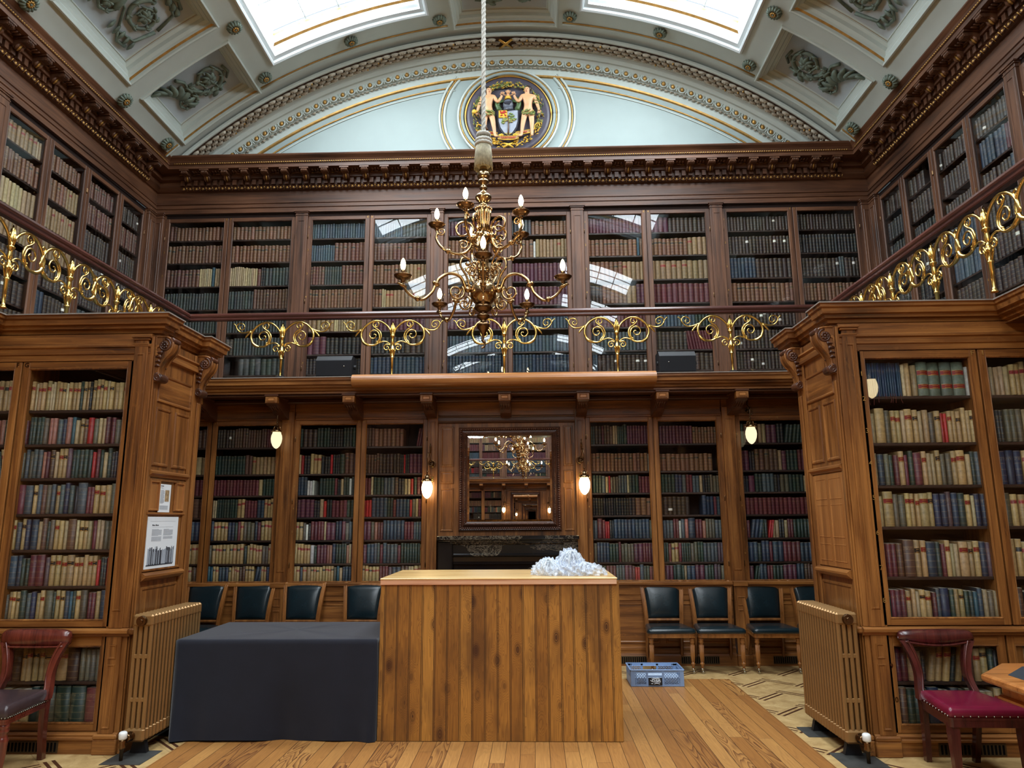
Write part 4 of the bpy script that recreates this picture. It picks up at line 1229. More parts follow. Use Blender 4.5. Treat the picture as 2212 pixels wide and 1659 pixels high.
def lower_case(label, doors, pils, rows, nums, dado):
    ua = min([a for a, b in doors] + [a for a, b in pils]); ub = max([b for a, b in doors] + [b for a, b in pils])
    t = thing('fireplace_bookcase', label, 'bookcase', ((ua + ub) / 2, YL, 0), 'glazed bookcases beside the fireplace')
    T = TLO; b = MB(T)
    da, db = min(a for a, _ in doors), max(b_ for _, b_ in doors)
    b.box(da, db, -.32, -.31, .85, 2.82, 'cavity'); b.box(da - .012, da, -.32, -.004, .85, 2.85, 'oak_z'); b.box(db, db + .012, -.32, -.004, .85, 2.85, 'oak_z')
    b.box(da, db, -.32, -.02, 2.795, 2.86, 'oak_x'); b.box(da, db, -.32, -.02, .85, .885, 'oak_x')
    for (a0, a1), (b0, b1) in zip(doors[:-1], doors[1:]): b.box(a1 - .01, b0 + .01, -.31, -.03, .86, 2.8, 'oak_z')
    # frieze over the doors
    b.box(ua, ub, -.3, .012, 2.80, 2.90, 'oak_x'); b.sweep([(ua, -.02), (ub, -.02)], [(.0, 2.795), (.035, 2.80), (.035, 2.815), (.045, 2.82)], 'oak_x', side=1)
    b.box(ua, ub, -.3, .03, 2.90, 3.03, 'oak_x')
    b.build('body', t)
    # dado below
    d = MB(T)
    prof = [(-.02, .902), (.085, .902), (.1, .893), (.1, .868), (.085, .86), (.075, .845), (.07, .76), (.062, .755), (.062, .70), (.05, .695), (.05, .20), (.06, .195), (.075, .185), (.075, .165), (.07, .16), (.07, .135), (.085, .125), (.09, .105), (.09, 0)]
    d.prism([(a, z) for a, z in prof] + [(-.02, 0)], ua, ub, 'oak_x', 'x')
    for a, c in dado:
        d.frame(a, c, .235, .665, [(0, .0505), (.006, .06), (.016, .06), (.024, .053), (.03, .054)], 'oak_x', 'oak_x')
    d.build('dado', t)
    for a, c in dado:
        w = min(.42, (c - a) * .6); cu = (a + c) / 2
        v = MB(T); v.box(cu - w / 2, cu + w / 2, .088, .094, .02, .105, 'grille_iron', .002)
        for i in range(18):
            x = cu - w / 2 + .012 + (w - .024) * i / 17
            v.box(x - .0055, x + .0055, .0935, .0955, .03, .095, 'void')
        v.build('vent_grille', t)
    for (a0, a1) in pils:
        p = MB(T); pilaster(T, p, a0, a1, .90, 2.90, 'oak', .045, cap=False, base=False)
        p.box(a0 - .006, a1 + .006, 0, .12, .85, .905, 'oak_x', .004); p.box(a0, a1, 0, .105, 0, .85, 'oak_z', .004)
        p.box(a0 - .01, a1 + .01, 0, .125, 0, .12, 'oak_x', .006)
        bb = (a1 - a0) * .2
        for z0, z1 in ((.18, .60), (.64, .74)): p.frame(a0 + bb, a1 - bb, z0, z1, [(0, .106), (.004, .111), (.01, .111), (.016, .1)], 'oak_z', 'oak_z')
        p.build('pilaster', t)
    for k, (a0, a1) in enumerate(doors):
        door(T, t, a0, a1, .862, 2.797, .05, .05, .042, 'oak', 'glass', hinge=(-1 if k % 2 == 0 else 1))
        shelves(T, t, a0 + .01, a1 - .01, LZ[:-1], -.31, -.05)
        for i, (z, h) in enumerate(zip(LZ, LH)):
            row(rows[k][i], a0 + .03, a1 - .03, z, h, T, -.06, STUFF_LOW, depth=.2, top=z < 1.6)
    numerals(T, FACE_BACK, t, nums, .034)
    return t
nl = lambda u: [(str(k + 1), u, LZ[k] + .1, .003) for k in range(7)]
LOWER = [
 lower_case('oak bookcase behind the white notice, letter F at its mullion', [(-4.40, -3.575), (-3.562, -2.715)], [(-2.705, -2.555)], [LB['A'], LB['B']], [('F', -3.6, 2.772, .003), ('J', -3.535, 2.772, .003)], [(-4.4, -3.6), (-3.54, -2.76)]),
 lower_case('oak bookcase between the white notice and the fireplace mirror', [(-2.545, -1.752), (-1.74, -.945)], [(-.935, -.815)], [LB['C'], LB['D']], nl(-2.525) + [('F', -1.776, 2.772, .003), ('H', -1.716, 2.772, .003)], [(-2.5, -1.78), (-1.71, -.97)]),
 lower_case('oak bookcase on the chairs side of the fireplace mirror, calf set on second shelf', [(.945, 1.74), (1.752, 2.545)], [(.815, .935)], [LB['E'], LB['F']], nl(.965) + [('F', 1.716, 2.772, .003), ('I', 1.776, 2.772, .003)], [(.97, 1.71), (1.78, 2.5)]),
 lower_case('oak bookcase half hidden behind the right bay, crimson set on fourth shelf', [(2.715, 3.56), (3.573, 4.40)], [(2.555, 2.705)], [LB['G'], LB['A']], nl(2.735) + [('F', 3.13, 2.772, .003), ('12', 3.21, 2.772, .003)], [(2.76, 3.54), (3.6, 4.4)]),
]
# ------------------------------------------------------------------ gallery: deck, edge moulding, soffit, corbels
GAL = thing('gallery_balcony', 'oak gallery running round the room below the upper bookcases', 'gallery', (0, YG, 3.03))
YBC = 5.235          # front edge of the bay cornices
def gallery():
    S = 1
    half = [(XG, Y_MID), (XG, YBC), (2.505, YBC), (2.505, 5.51), (2.565, 5.51), (2.565, 5.98), (2.505, 5.98), (2.505, 6.40), (XG, 6.40), (XG, YG)]
    path = half + [(-x, y) for x, y in half[::-1]]
    m = MB()
    prof = [(-.06, 3.2130), (0, 3.2130), (.0, 3.203), (-.012, 3.195), (-.012, 3.176), (-.026, 3.166), (-.03, 3.128), (-.052, 3.124), (-.056, 3.098), (-.082, 3.09), (-.088, 3.066), (-.11, 3.056), (-.11, 3.03)]
    m.sweep(path, prof, 'oak_x', side=1, mats=['lead', 'lead'] + ['oak_x'] * 10)
    m.build('edge_moulding', GAL, False)
    d = MB()
    def slab(z, mat, ins):
        a = ins
        d.quad((-XU, YG + a, z), (XU, YG + a, z), (XU, YU, z), (-XU, YU, z), mat)
        for s in (-1, 1):
            d.quad((s * (XG + a), Y_MID, z), (s * XU, Y_MID, z), (s * XU, YG + a, z), (s * (XG + a), YG + a, z), mat)
            d.quad((s * (2.505 + a + .06), YBC + a, z), (s * (XG + a), YBC + a, z), (s * (XG + a), 6.40 - a, z), (s * (2.505 + a + .06), 6.40 - a, z), mat)
    slab(3.2128, 'slate', .05)
    d.build('deck', GAL, False)
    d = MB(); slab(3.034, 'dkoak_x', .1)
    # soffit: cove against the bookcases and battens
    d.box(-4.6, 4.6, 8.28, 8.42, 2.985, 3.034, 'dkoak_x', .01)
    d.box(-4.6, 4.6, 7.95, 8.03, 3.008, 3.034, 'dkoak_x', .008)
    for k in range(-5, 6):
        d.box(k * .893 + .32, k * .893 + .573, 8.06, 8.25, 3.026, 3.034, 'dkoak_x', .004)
    d.build('soffit', GAL)
    # corbels
    proto = MB()
    w = .062
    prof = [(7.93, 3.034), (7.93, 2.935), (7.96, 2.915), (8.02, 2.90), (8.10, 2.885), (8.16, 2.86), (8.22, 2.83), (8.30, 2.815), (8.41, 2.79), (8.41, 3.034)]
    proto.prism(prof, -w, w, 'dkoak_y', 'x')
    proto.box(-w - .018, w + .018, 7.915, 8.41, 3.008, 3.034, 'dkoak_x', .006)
    proto.box(-w - .008, w + .008, 7.922, 7.99, 2.93, 3.008, 'oak_x', .005)
    for q in (-.04, -.013, .013, .04): proto.tube([(q, 7.975, 2.925), (q, 8.06, 2.893), (q, 8.15, 2.868)], [.012, .013, .009], 'dkoak_y', 6)
    proto.frame(-.05, .05, 2.94, 3.0, [(0, .0), (.003, .006), (.009, .006), (.014, 0)], 'oak_x', None, P=lambda u, dd, z: (u, 7.921 - dd, z))
    c0 = proto.build('corbel', GAL)
    pn = MB(); pn.box(-.034, .034, 7.914, 7.924, 2.955, 2.985, 'casing', .003)
    p0 = pn.build('corbel_panel', c0)
    inv = c0.matrix_parent_inverse.copy()
    for k in range(-4, 5):
        if k == 0: continue
        c = c0.copy(); COL.objects.link(c); c.location = (k * .893, 0, 0)
        p = p0.copy(); COL.objects.link(p); p.parent = c
gallery()

# ------------------------------------------------------------------ brass railing
def baluster(T, tail_l=True, tail_r=True, foot=False):
    m = MB(T); B = 'brass'
    def Z(y): return 3.2145 + (696 - y) * .00114
    def U(x): return x * .00114
    prof = [(.024, Z(696)), (.026, Z(690)), (.018, Z(680)), (.013, Z(660)), (.017, Z(500)), (.024, Z(496)), (.024, Z(488)), (.017, Z(480)), (.024, Z(430)), (.030, Z(416)), (.034, Z(408)), (.024, Z(396)),
            (.022, Z(380)), (.013, Z(368)), (.016, Z(350)), (.022, Z(325)), (.017, Z(300)), (.019, Z(285)), (.030, Z(268)), (.032, Z(262)), (.017, Z(252)), (.021, Z(225)), (.024, Z(190)), (.016, Z(150)), (.004, Z(104))]
    m.lathe([(r, z) for r, z in prof], (0, 0, 0), B, 14)
    for k in range(7):
        a = 2 * pi * k / 7
        m.tube([(cos(a) * .018, sin(a) * .018, Z(478)), (cos(a) * .030, sin(a) * .030, Z(420)), (cos(a) * .036, sin(a) * .036, Z(406))], [.003, .007, .004], B, 5)
        m.tube([(cos(a) * .018, sin(a) * .018, Z(250)), (cos(a) * .026, sin(a) * .026, Z(200)), (cos(a) * .012, sin(a) * .012, Z(130))], [.004, .006, .003], B, 5)
    R = .0088; K_ = 1.14
    for s in (-1, 1):
        tail = tail_l if s < 0 else tail_r
        def tb(pts, r, n=7):
            k = len(pts)
            m.tube([(s * U(x), 0, Z(y)) for x, y in pts], [q * K_ for q in r] if isinstance(r, list) else r * K_, B, n, True, 1.0, (0, 1, 0))
        # great ring: springs from the collar, over the top and round to the bottom
        ring = smooth_path([(10, 262), (30, 195), (75, 140), (130, 108), (190, 104), (250, 130), (300, 180), (322, 235), (318, 285), (292, 328), (245, 355), (190, 358), (150, 340)], 5)
        tb(ring, [.010 + .003 * sin(pi * i / (len(ring) - 1)) for i in range(len(ring))])
        # leaf sheath low on the ring
        sh = smooth_path([(318, 285), (300, 325), (262, 352), (215, 362)], 5); tb(sh, [.006 + .011 * sin(pi * i / (len(sh) - 1)) for i in range(len(sh))], 8)
        # lower branch from the post to the ring, with its small volute
        tb(smooth_path([(22, 356), (50, 330), (90, 320), (125, 330), (158, 342)], 5), .0075)
        tb(smooth_path([(24, 362), (48, 352), (76, 358), (88, 380), (78, 404), (54, 410), (40, 394), (46, 376), (60, 374), (64, 386)], 4), [.009 - .005 * i / 36 for i in range(37)])
        # figure of eight inside the ring
        tb(smooth_path([(150, 340), (124, 300), (118, 250), (140, 205), (176, 180), (206, 150), (198, 118), (165, 108), (146, 132), (152, 160), (176, 164), (184, 146), (172, 138)], 5), [.0085 - .003 * i / 60 for i in range(61)])
        tb(smooth_path([(172, 345), (140, 300), (138, 255), (160, 215), (196, 200), (228, 215), (240, 250), (222, 282), (192, 286), (172, 264), (180, 244), (198, 246)], 5), [.0085 - .003 * i / 55 for i in range(56)])
        m.ball((s * U(160), 0, Z(322)), .011, B, 8, 5)
        # acanthus sheath on the outside of the ring
        if tail:
            for q in range(4): tb(smooth_path([(326, 196), (350 + q * 7, 214 + q * 9), (352 + q * 10, 236 + q * 10)], 3), [.010, .010, .009, .008, .007, .006, .003])
            tb(smooth_path([(300, 176), (345, 196), (390, 208), (432, 204), (466, 178), (486, 140), (506, 112), (520, 112)], 5), [.010 - .005 * i / 35 for i in range(36)])
            tb(smooth_path([(466, 178), (482, 150), (470, 116), (436, 106), (404, 124), (398, 158), (420, 176), (444, 164), (442, 142), (426, 142)], 4), [.008 - .004 * i / 36 for i in range(37)])
        else:
            tb(smooth_path([(312, 205), (330, 180), (330, 150), (306, 140), (296, 160), (308, 172)], 4), .007)
            tb(smooth_path([(322, 250), (338, 270), (334, 296)], 3), .006)
    if foot:
        m.box(-.038, .038, -.035, .035, 3.213, 3.246, 'iron', .006); m.lathe([(.018, -.05), (.02, 0)], (.045, 0, 3.23), 'iron', 8, 'x')
    return m
def handrail(T, u0, u1, mat):
    m = MB(T)
    prof = [(-.028, 3.918), (.028, 3.918), (.034, 3.928), (.034, 3.945), (.044, 3.955), (.05, 3.972), (.044, 3.992), (.02, 4.004), (-.02, 4.004), (-.044, 3.992), (-.05, 3.972), (-.044, 3.955), (-.034, 3.945), (-.034, 3.928)]
    m.prism(prof, u0, u1, mat, 'x'); return m
YR, XR = 7.935, 3.72
def railings():
    T = lambda p: (p[0], YR - p[1], p[2])
    t = thing('gallery_railing', 'mahogany handrail on scrolled brass balusters across the end gallery', 'railing', (0, YR, ZG), 'scrolled brass gallery railings')
    handrail(T, -XR, XR, 'rail_wood').build('handrail', t)
    for k in range(-2, 3):
        u = k * 1.297
        baluster(lambda p, u=u: (u + p[0], YR - p[1], p[2]), True, True, abs(k) == 2).build('baluster', t)
    for s in (-1, 1):
        t = thing('gallery_railing', ('left' if s < 0 else 'right') + ' side gallery railing of brass scrolls under a mahogany rail', 'railing', (s * XR, 5, ZG), 'scrolled brass gallery railings')
        T = lambda p: (s * XR + p[1], p[0], p[2])
        handrail(T, Y_MID, YR + .03, 'rail_wood_y').build('handrail', t)
        for k, y in enumerate((7.10, 6.5, 5.80, 5.085, 4.37, 3.65)):
            baluster(lambda p, y=y: (s * XR + p[1], y + p[0], p[2]), k in (1, ) and False, k == 2, False).build('baluster', t)
railings()

# ------------------------------------------------------------------ loudspeakers and the rolled screen case on the gallery edge
def gallery_kit():
    for s, lab in ((-1, 'black wedge loudspeaker on the gallery edge before dark volumes, left of the screen case'), (1, 'black wedge loudspeaker on the gallery edge beside the red set, right of the screen case')):
        cx = -1.945 if s < 0 else 1.955
        t = thing('loudspeaker', lab, 'loudspeaker', (cx, YG + .14, ZG), 'gallery loudspeakers')
        m = MB()
        prof = [(YG + .02, 3.216), (YG + .0, 3.40), (YG + .06, 3.462), (YG + .25, 3.462), (YG + .25, 3.216)]
        m.prism(prof, cx - .205, cx + .205, 'black_plastic', 'x'); m.build('cabinet', t)
        g = MB(); g.prism([(YG + .012, 3.225), (YG - .006, 3.396), (YG + .004, 3.404), (YG + .022, 3.225)], cx - .195, cx + .195, 'grille_cloth', 'x'); g.build('grille', t)
        k = MB(); k.lathe([(.022, -.012), (.026, 0), (.026, .025), (.012, .03)], (cx + s * -.205, YG + .12, 3.34), 'black_plastic', 10, 'x')
        k.lathe([(.022, -.012), (.026, 0), (.026, .025), (.012, .03)], (cx + .205, YG + .12, 3.34), 'black_plastic', 10, 'x'); k.build('bracket_knob', t)
        b = MB(); b.ball((cx + (.12 if s < 0 else -.10), YG + .001, 3.33), .008, 'steel', 8, 5); b.build('badge', t)
    t = thing('screen_case', 'round-fronted wooden case along the middle of the gallery edge', 'screen case', (0, YG - .05, 3.09))
    m = MB(); x0, x1 = -1.705, 1.692
    pr = [(YG + .02, 3.222), (YG - .03, 3.222)] + [(YG - .03 - .075 * sin(a), 3.152 + .07 * cos(a)) for a in [pi * k / 10 for k in range(1, 10)]] + [(YG - .03, 3.082), (YG + .02, 3.082)]
    m.prism(pr, x0, x1, 'casing', 'x'); m.build('case', t)
    e = MB()
    for x in (x0, x1): e.prism([(a + (.004 if a < YG - .03 else 0), b) for a, b in pr], x - .006, x + .006, 'casing', 'x')
    e.build('end_cap', t)
gallery_kit()

# ------------------------------------------------------------------ projecting bays
BAYS = {}
BZ = [2.462, 2.197, 1.936, 1.666, 1.401, 1.137, .898]; BH = [.25, .222, .238, .24, .242, .235, .215]
BZR = [2.496, 2.144, 1.831, 1.532, 1.178, .889]; BHR = [.27, .27, .262, .262, .27, .215]
BL_ROWS = ['v1 c1 v1 c3 v2 c3 v1 c3 g1 k2 d1 k1 c3 v1 c5', 'm1 g4 o1 p2 s1 n1 p1 t1 y1 c1 a1 R1 o1 y2 m2 o1 G1', 'o1 s1 o1 s2 p1 m1 a1 y1 c2 u1 g5 r1 m1 g1 y1 g1 d2 m1 g1',
           'M1 S1 c1 s1 a1 o1 s1 c1 s1 n1 s1 d1 S1 m2 c3 o1 s1', 'c1 s1 c1 n1 B1 y1 a1 g1 o1 c2 y1 A1 v1 k2 y1 m1 y2 o3', 'B1 b1 g2 M2 u1 c3 C1 c5 r1 g1 d1 r1 m1', 'o1 c3 G1 s1 n1 c2 O1 g1 c2 b1 t1 g1 c1 O1 m2 c1 B1 a1']
BL_LOW = ['n2 m1 a1 c4 C2 A1 o5', 'c4 g1 G3 M1']
BR_ROWS = ['z17 v1 c1 y1 E4 w1', 'a1 y1 C1 o1 c2 y1 C1 c1 y1 c1 o1 c1 r2 c6', 'm1 y1 n1 o1 g1 m1 c1 m1 g1 M1 c1 y2 k1 o2 c1 C1 y1 g1 s1', 'g1 y1 C1 o2 c3 C1 c1 n1 n1 u1 n1 G1 c1 v1 n2', 'd1 m3 a1 A1 c2 N1 g1 m1 c1 v1 y1 C1 k1 c1 n1 u1',
           'g2 m3 c2 v1 c2 m1 s1 N1 g1 c1 k1 g2 t1 b1 y1 o1 y1']
BR_LOW = ['a1 m2 c1 y1 d1 c3> g1> c1> n1> a1 c2 g1 d1', 'm1 a1 g3 N1 g2 n1 g1 o2 y2 c1']
def bay(s):
    left = s < 0
    def T(p): return (s * p[0], YB - p[1], p[2])          # front: u measured from the middle of the room
    def TE(p): return (s * (XB - p[1]), p[0], p[2])       # end panel: u is depth into the room
    lab = 'oak bookcase bay carrying white notices on its end panel' if left else 'oak bookcase bay with brass shelf numbers and a panelled cupboard end'
    t = thing('bookcase_bay', lab, 'bookcase', (s * 3.4, YB + .3, 0), 'projecting bookcase bays')
    U1 = 4.36
    b = MB(T)
    b.box(2.80, U1, -.36, -.35, .1, 2.86, 'cavity'); b.box(XB + .006, XB + .03, -.80, -.004, .1, 2.97, 'oak_y'); b.box(2.77, 2.80, -.35, 0, .1, 2.86, 'oak_z')
    b.box(XB, U1, -.83, -.80, 0, 3.03, 'oak_x'); b.box(2.80, U1, -.35, -.02, 2.84, 2.9, 'cavity')
    # entablature
    b.prism([(-.02, 2.842), (.006, 2.842), (.006, 2.888), (.016, 2.892), (.016, 2.935), (.03, 2.945), (.03, 2.962), (.012, 2.97), (.012, 3.05), (-.02, 3.05)], XB + .02, U1, 'oak_x', 'x')
    # waist moulding, bottom rails, plinth
    b.prism([(-.3, .845), (.045, .845), (.06, .835), (.06, .815), (.035, .806), (.03, .79), (-.3, .79)], XB - .02, U1, 'oak_x', 'x')
    b.prism([(-.35, .142), (.02, .142), (.035, .13), (.03, .118), (.04, .108), (.04, .096), (.02, .094), (.02, 0), (-.35, 0)], XB, U1, 'oak_x', 'x')
    b.box(XB - .002, 2.80, -.02, .045, 0, .10, 'oak_x', .006); b.box(XB - .002, 2.80, -.02, .05, .10, .135, 'oak_x', .01)
    b.box(3.61, 3.73, -.35, -.03, .14, 2.84, 'oak_z')
    b.box(2.80, U1, -.35, -.03, .79, .86, 'oak_x')
    b.build('body', t)
    p = MB(T)
    pilaster(T, p, 2.668, 2.772, .845, 3.03, 'oak', .028, True, True, False)
    p.box(XB - .0005, 2.775, -.02, .012, .845, 3.03, 'oak_z', .004)
    p.build('pilaster', t)
    p = MB(T); p.box(2.664, 2.776, -.02, .03, .135, .79, 'oak_z', .004); p.box(XB, 2.78, -.02, .01, .135, .79, 'oak_z', .003)
    for z0, z1 in ((.17, .60), (.635, .735)): p.frame(2.69, 2.75, z0, z1, [(0, .0305), (.003, .037), (.009, .037), (.014, .032)], 'oak_z', 'oak_z')
    p.build('lower_pilaster', t)
    zs, hs, rows, low = (BZ, BH, BL_ROWS, BL_LOW) if left else (BZR, BHR, BR_ROWS, BR_LOW)
    gt = 'glass'
    for k, (a0, a1) in enumerate(((2.776, 3.662), (3.675, 4.36))):
        door(T, t, a0, a1, .852, 2.838, .052, .055, .045, 'oak', gt, hinge=(-1 if k == 0 else 1))
        shelves(T, t, a0 + .01, a1 - .01, zs[:-1], -.34, -.05)
    for k, (a0, a1) in enumerate(((2.776, 3.60), (3.612, 4.36))):
        door(T, t, a0, a1, .145, .788, .05, .07, .05, 'oak', gt, 'lower_door')
        shelves(T, t, a0 + .01, a1 - .01, [.468], -.34, -.05)
    who = 'beside the white notices' if left else 'behind the red-seated chair'
    gl = 'books in the bay beside the notices' if left else 'books in the bay behind the red chair'
    TT = T if not left else (lambda q: T((6.44 - q[0], q[1], q[2])))     # books read from left to right in the room
    u0, u1 = 2.805, 3.635
    for i, (z, h) in enumerate(zip(zs, hs)):
        row(rows[i], u0, u1, z, h, TT, -.06, None, ('the %s shelf' % ORD[i], who, gl), depth=.21)
    who2 = 'behind the brown-seated chair' if left else 'behind the red-seated chair'
    for i, (z, h) in enumerate(((.47, .25), (.192, .25))):
        row(low[i], u0 - .0, 3.575 + (.06 if left else 0), z, h, TT, -.06, None, ('the %s shelf' % ('second-lowest', 'lowest')[i], who2, gl), depth=.23)
    r2 = random.Random(3)
    for i, (z, h) in enumerate(zip(zs, hs)):
        row(['d1 c6 a3 c4 m2 g2', 'm2 g1 p2 o4 g4 m4 n3', 'c2> g4> a3 m4 o4 g3', 'c6 n2 c4 a4 g3 o2', 'y3 c5 g3 n3 m4', 'n4 c6 m3 g4', 'c5 o3 g4 m3 c3'][i] if left else
            ['c1 m1 y4 c3 a3 c4', 'm1 d3 o3 y4 g3 n2', 'n4 c3 y3 m3', 'g1 o1 c5 a3 n3', 'd1 c3 a3 c3 m4', 'a2 d3 c4 o4'][i], 3.70, 4.32, z, h, T, -.06, STUFF_LOW, depth=.21)
    for z, h in ((.47, .25), (.192, .25)): row('d2 c4 n2 a3 c3', 3.66, 4.32, z, h, T, -.06, STUFF_LOW, depth=.21)
    if left:
        text_part('F', .05, FACE_BACK(-3.705, YB - .002, 2.812), 'brass_old', 'case_letter', t); text_part('G', .05, FACE_BACK(-3.632, YB - .002, 2.812), 'brass_old', 'case_letter', t)
    else:
        text_part('F', .055, FACE_BACK(3.633, YB - .002, 2.808), 'gilt_matt', 'case_letter', t); text_part('1', .055, FACE_BACK(3.71, YB - .002, 2.808), 'gilt_matt', 'case_letter', t)
        for n, z in ((1, 2.66), (2, 2.47), (3, 2.23), (4, 1.99), (5, 1.74), (6, 1.49), (7, 1.245), (8, 1.02)):
            text_part(str(n), .05, FACE_BACK(2.797, YB - .002, z), 'gilt_matt', 'shelf_number', t)
        for n, z in ((9, .58), (10, .36)): text_part(str(n), .05, FACE_BACK(2.80, YB - .002, z), 'brass_old', 'shelf_number', t)
    v = MB(T); va, vb = 3.05, 3.50
    v.box(va, vb, .02, .026, .008, .088, 'grille_iron', .002)
    for i in range(17):
        x = va + .02 + (vb - va - .04) * i / 16; v.box(x - .007, x + .007, .0255, .0275, .018, .078, 'void')
    v.build('vent_grille', t)
    # ---- end panel facing the middle of the room
    e = MB(TE); y0, y1 = YB, 6.12
    e.box(y0, y1, -.03, 0, .1, 3.03, 'oak_z')
    e.box(y0, y0 + .085, 0, .012, .1, 3.03, 'oak_z', .004); e.box(y1 - .17, y1, 0, .012, .1, 3.03, 'oak_z', .004)
    e.box(y1 - .10, y1 - .03, .01, .024, .1, 2.62, 'oak_z', .006); e.box(y0 + .02, y0 + .05, .01, .02, .1, 2.62, 'oak_z', .006)
    pw = [(0, .0008), (.006, .012), (.018, .012), (.028, .003), (.034, .004)]
    a, b_ = y0 + .095, y1 - .18
    e.prism([(.0, 2.965), (.03, 2.965), (.035, 2.95), (.02, 2.94), (.02, 2.915), (.03, 2.91), (.03, 2.88), (0, 2.87)], y0, y1, 'oak_y', 'x')
    e.frame(a, b_, 2.53, 2.76, pw, 'oak_y', 'oak_y')
    mid = (a + b_) / 2
    e.frame(a, mid - .03, 2.03, 2.49, pw, 'oak_z', 'oak_z'); e.frame(mid + .03, b_, 2.03, 2.49, pw, 'oak_z', 'oak_z')
    e.prism([(0, 2.0), (.035, 1.985), (.035, 1.97), (.015, 1.955), (.015, 1.945), (0, 1.94)], a - .03, b_ + .03, 'oak_y', 'x')
    e.prism([(0, 1.225), (.03, 1.22), (.05, 1.205), (.05, 1.19), (.02, 1.165), (0, 1.155)], a - .03, b_ + .03, 'oak_y', 'x')
    e.frame(a, b_, .20, 1.12, pw, 'oak_z', 'oak_z')
    e.box(y0 - .02, y1 + .02, 0, .045, 0, .10, 'oak_y', .006); e.box(y0 - .02, y1 + .02, 0, .03, .10, .135, 'oak_y', .008)
    e.box(y0 - .03, y1 + .02, 0, .05, .80, .845, 'oak_y', .01)
    e.build('end_panel', t)
    f = MB(TE)
    wood = 'oaklt_z'
    if left:
        for q0, q1 in ((a, a + .15), (b_ - .15, b_)): f.frame(q0, q1, 1.685, 1.92, [(0, .002), (.004, .016), (.014, .016), (.018, .004)], 'oaklt_z', 'oaklt_z')
        f.prism([(0, 1.675), (.02, 1.672), (.02, 1.66), (0, 1.652)], a - .02, b_ + .02, 'oaklt_y', 'x')
        f.frame(a - .02, b_ + .02, 1.23, 1.935, [(0, .001), (.004, .014), (.018, .014), (.022, .003)], 'oak_z')
    else:
        f.box(a - .01, b_ + .01, .0, .01, 1.23, 1.935, 'oaklt_z', .003)
        for z0, z1 in ((1.74, 1.90), (1.45, 1.70), (1.27, 1.40)):
            for q0, q1 in ((a + .03, mid - .025), (mid + .025, b_ - .03)):
                f.frame(q0, q1, z0, z1, [(0, .0105), (.002, .013), (.005, .013), (.008, .0108), (.01, .011)], 'oaklt_z', 'oaklt_z')
    f.build('cupboard_door' if not left else 'notice_frame', t)
    # ---- scrolled brackets
    for y in (y0 + .0, y1 - .135):
        c = MB(lambda p, y=y: (s * (XB - p[0]), y + p[1], p[2]))
        w0, w1 = .008, .112
        out = smooth_path([(.0, 3.03), (.085, 3.028), (.132, 3.0), (.138, 2.95), (.118, 2.90), (.085, 2.86), (.055, 2.81), (.04, 2.76), (.045, 2.725), (.06, 2.71)], 4)
        poly = [(a_, z_) for a_, z_ in out] + [(.05, 2.675), (.012, 2.672), (.0, 2.69)]
        n = len(poly)
        f0 = [(a_, w0, z_) for a_, z_ in poly]; f1 = [(a_, w1, z_) for a_, z_ in poly]
        c.add(f0 + f1, [(i, (i + 1) % n, n + (i + 1) % n, n + i) for i in range(n)], 'oak_z', True)
        c.add(f0, [tuple(range(n))], 'oak_z'); c.add(f1, [tuple(range(n))], 'oak_z')
        for q in (w0 - .004, w1 - .008):
            c.tube([(a_, q + .006, z_) for a_, z_ in out], .009, 'oak_z', 6)
            sp = spiral(.075, 2.962, .052, .012, pi / 2, -1.6, 26); c.tube([(a_, q + .004, z_) for a_, z_ in sp], .009, 'dkoak_z', 6)
            for k in range(8):
                an = 2 * pi * k / 8; c.ball((.075 + cos(an) * .022, q, 2.962 + sin(an) * .022), (.010, .008, .010), 'dkoak_z', 6, 4)
            c.ball((.075, q - .002, 2.962), .011, 'dkoak_z', 6, 4)
            sp = spiral(.04, 2.705, .034, .008, pi / 2, 1.5, 22); c.tube([(a_, q + .004, z_) for a_, z_ in sp], .008, 'dkoak_z', 6)
            for k in range(4): c.tube([(.01, q + .002, 2.90 - k * .035), (.035 + .01 * (3 - k), q - .004, 2.905 - k * .035), (.055, q, 2.88 - k * .03)], [.004, .012, .004], 'dkoak_z', 6)
        c.lathe([(.032, -.004), (.034, .0), (.034, .104), (.032, .108)], (.04, w0, 2.705), 'dkoak_z', 14, 'y')
        c.lathe([(.018, -.006), (.022, .0), (.022, .104), (.018, .11)], (.13, w0, 3.0), 'dkoak_z', 12, 'y')
        c.build('scroll_bracket', t)
    BAYS[s] = t
bay(-1); bay(1)

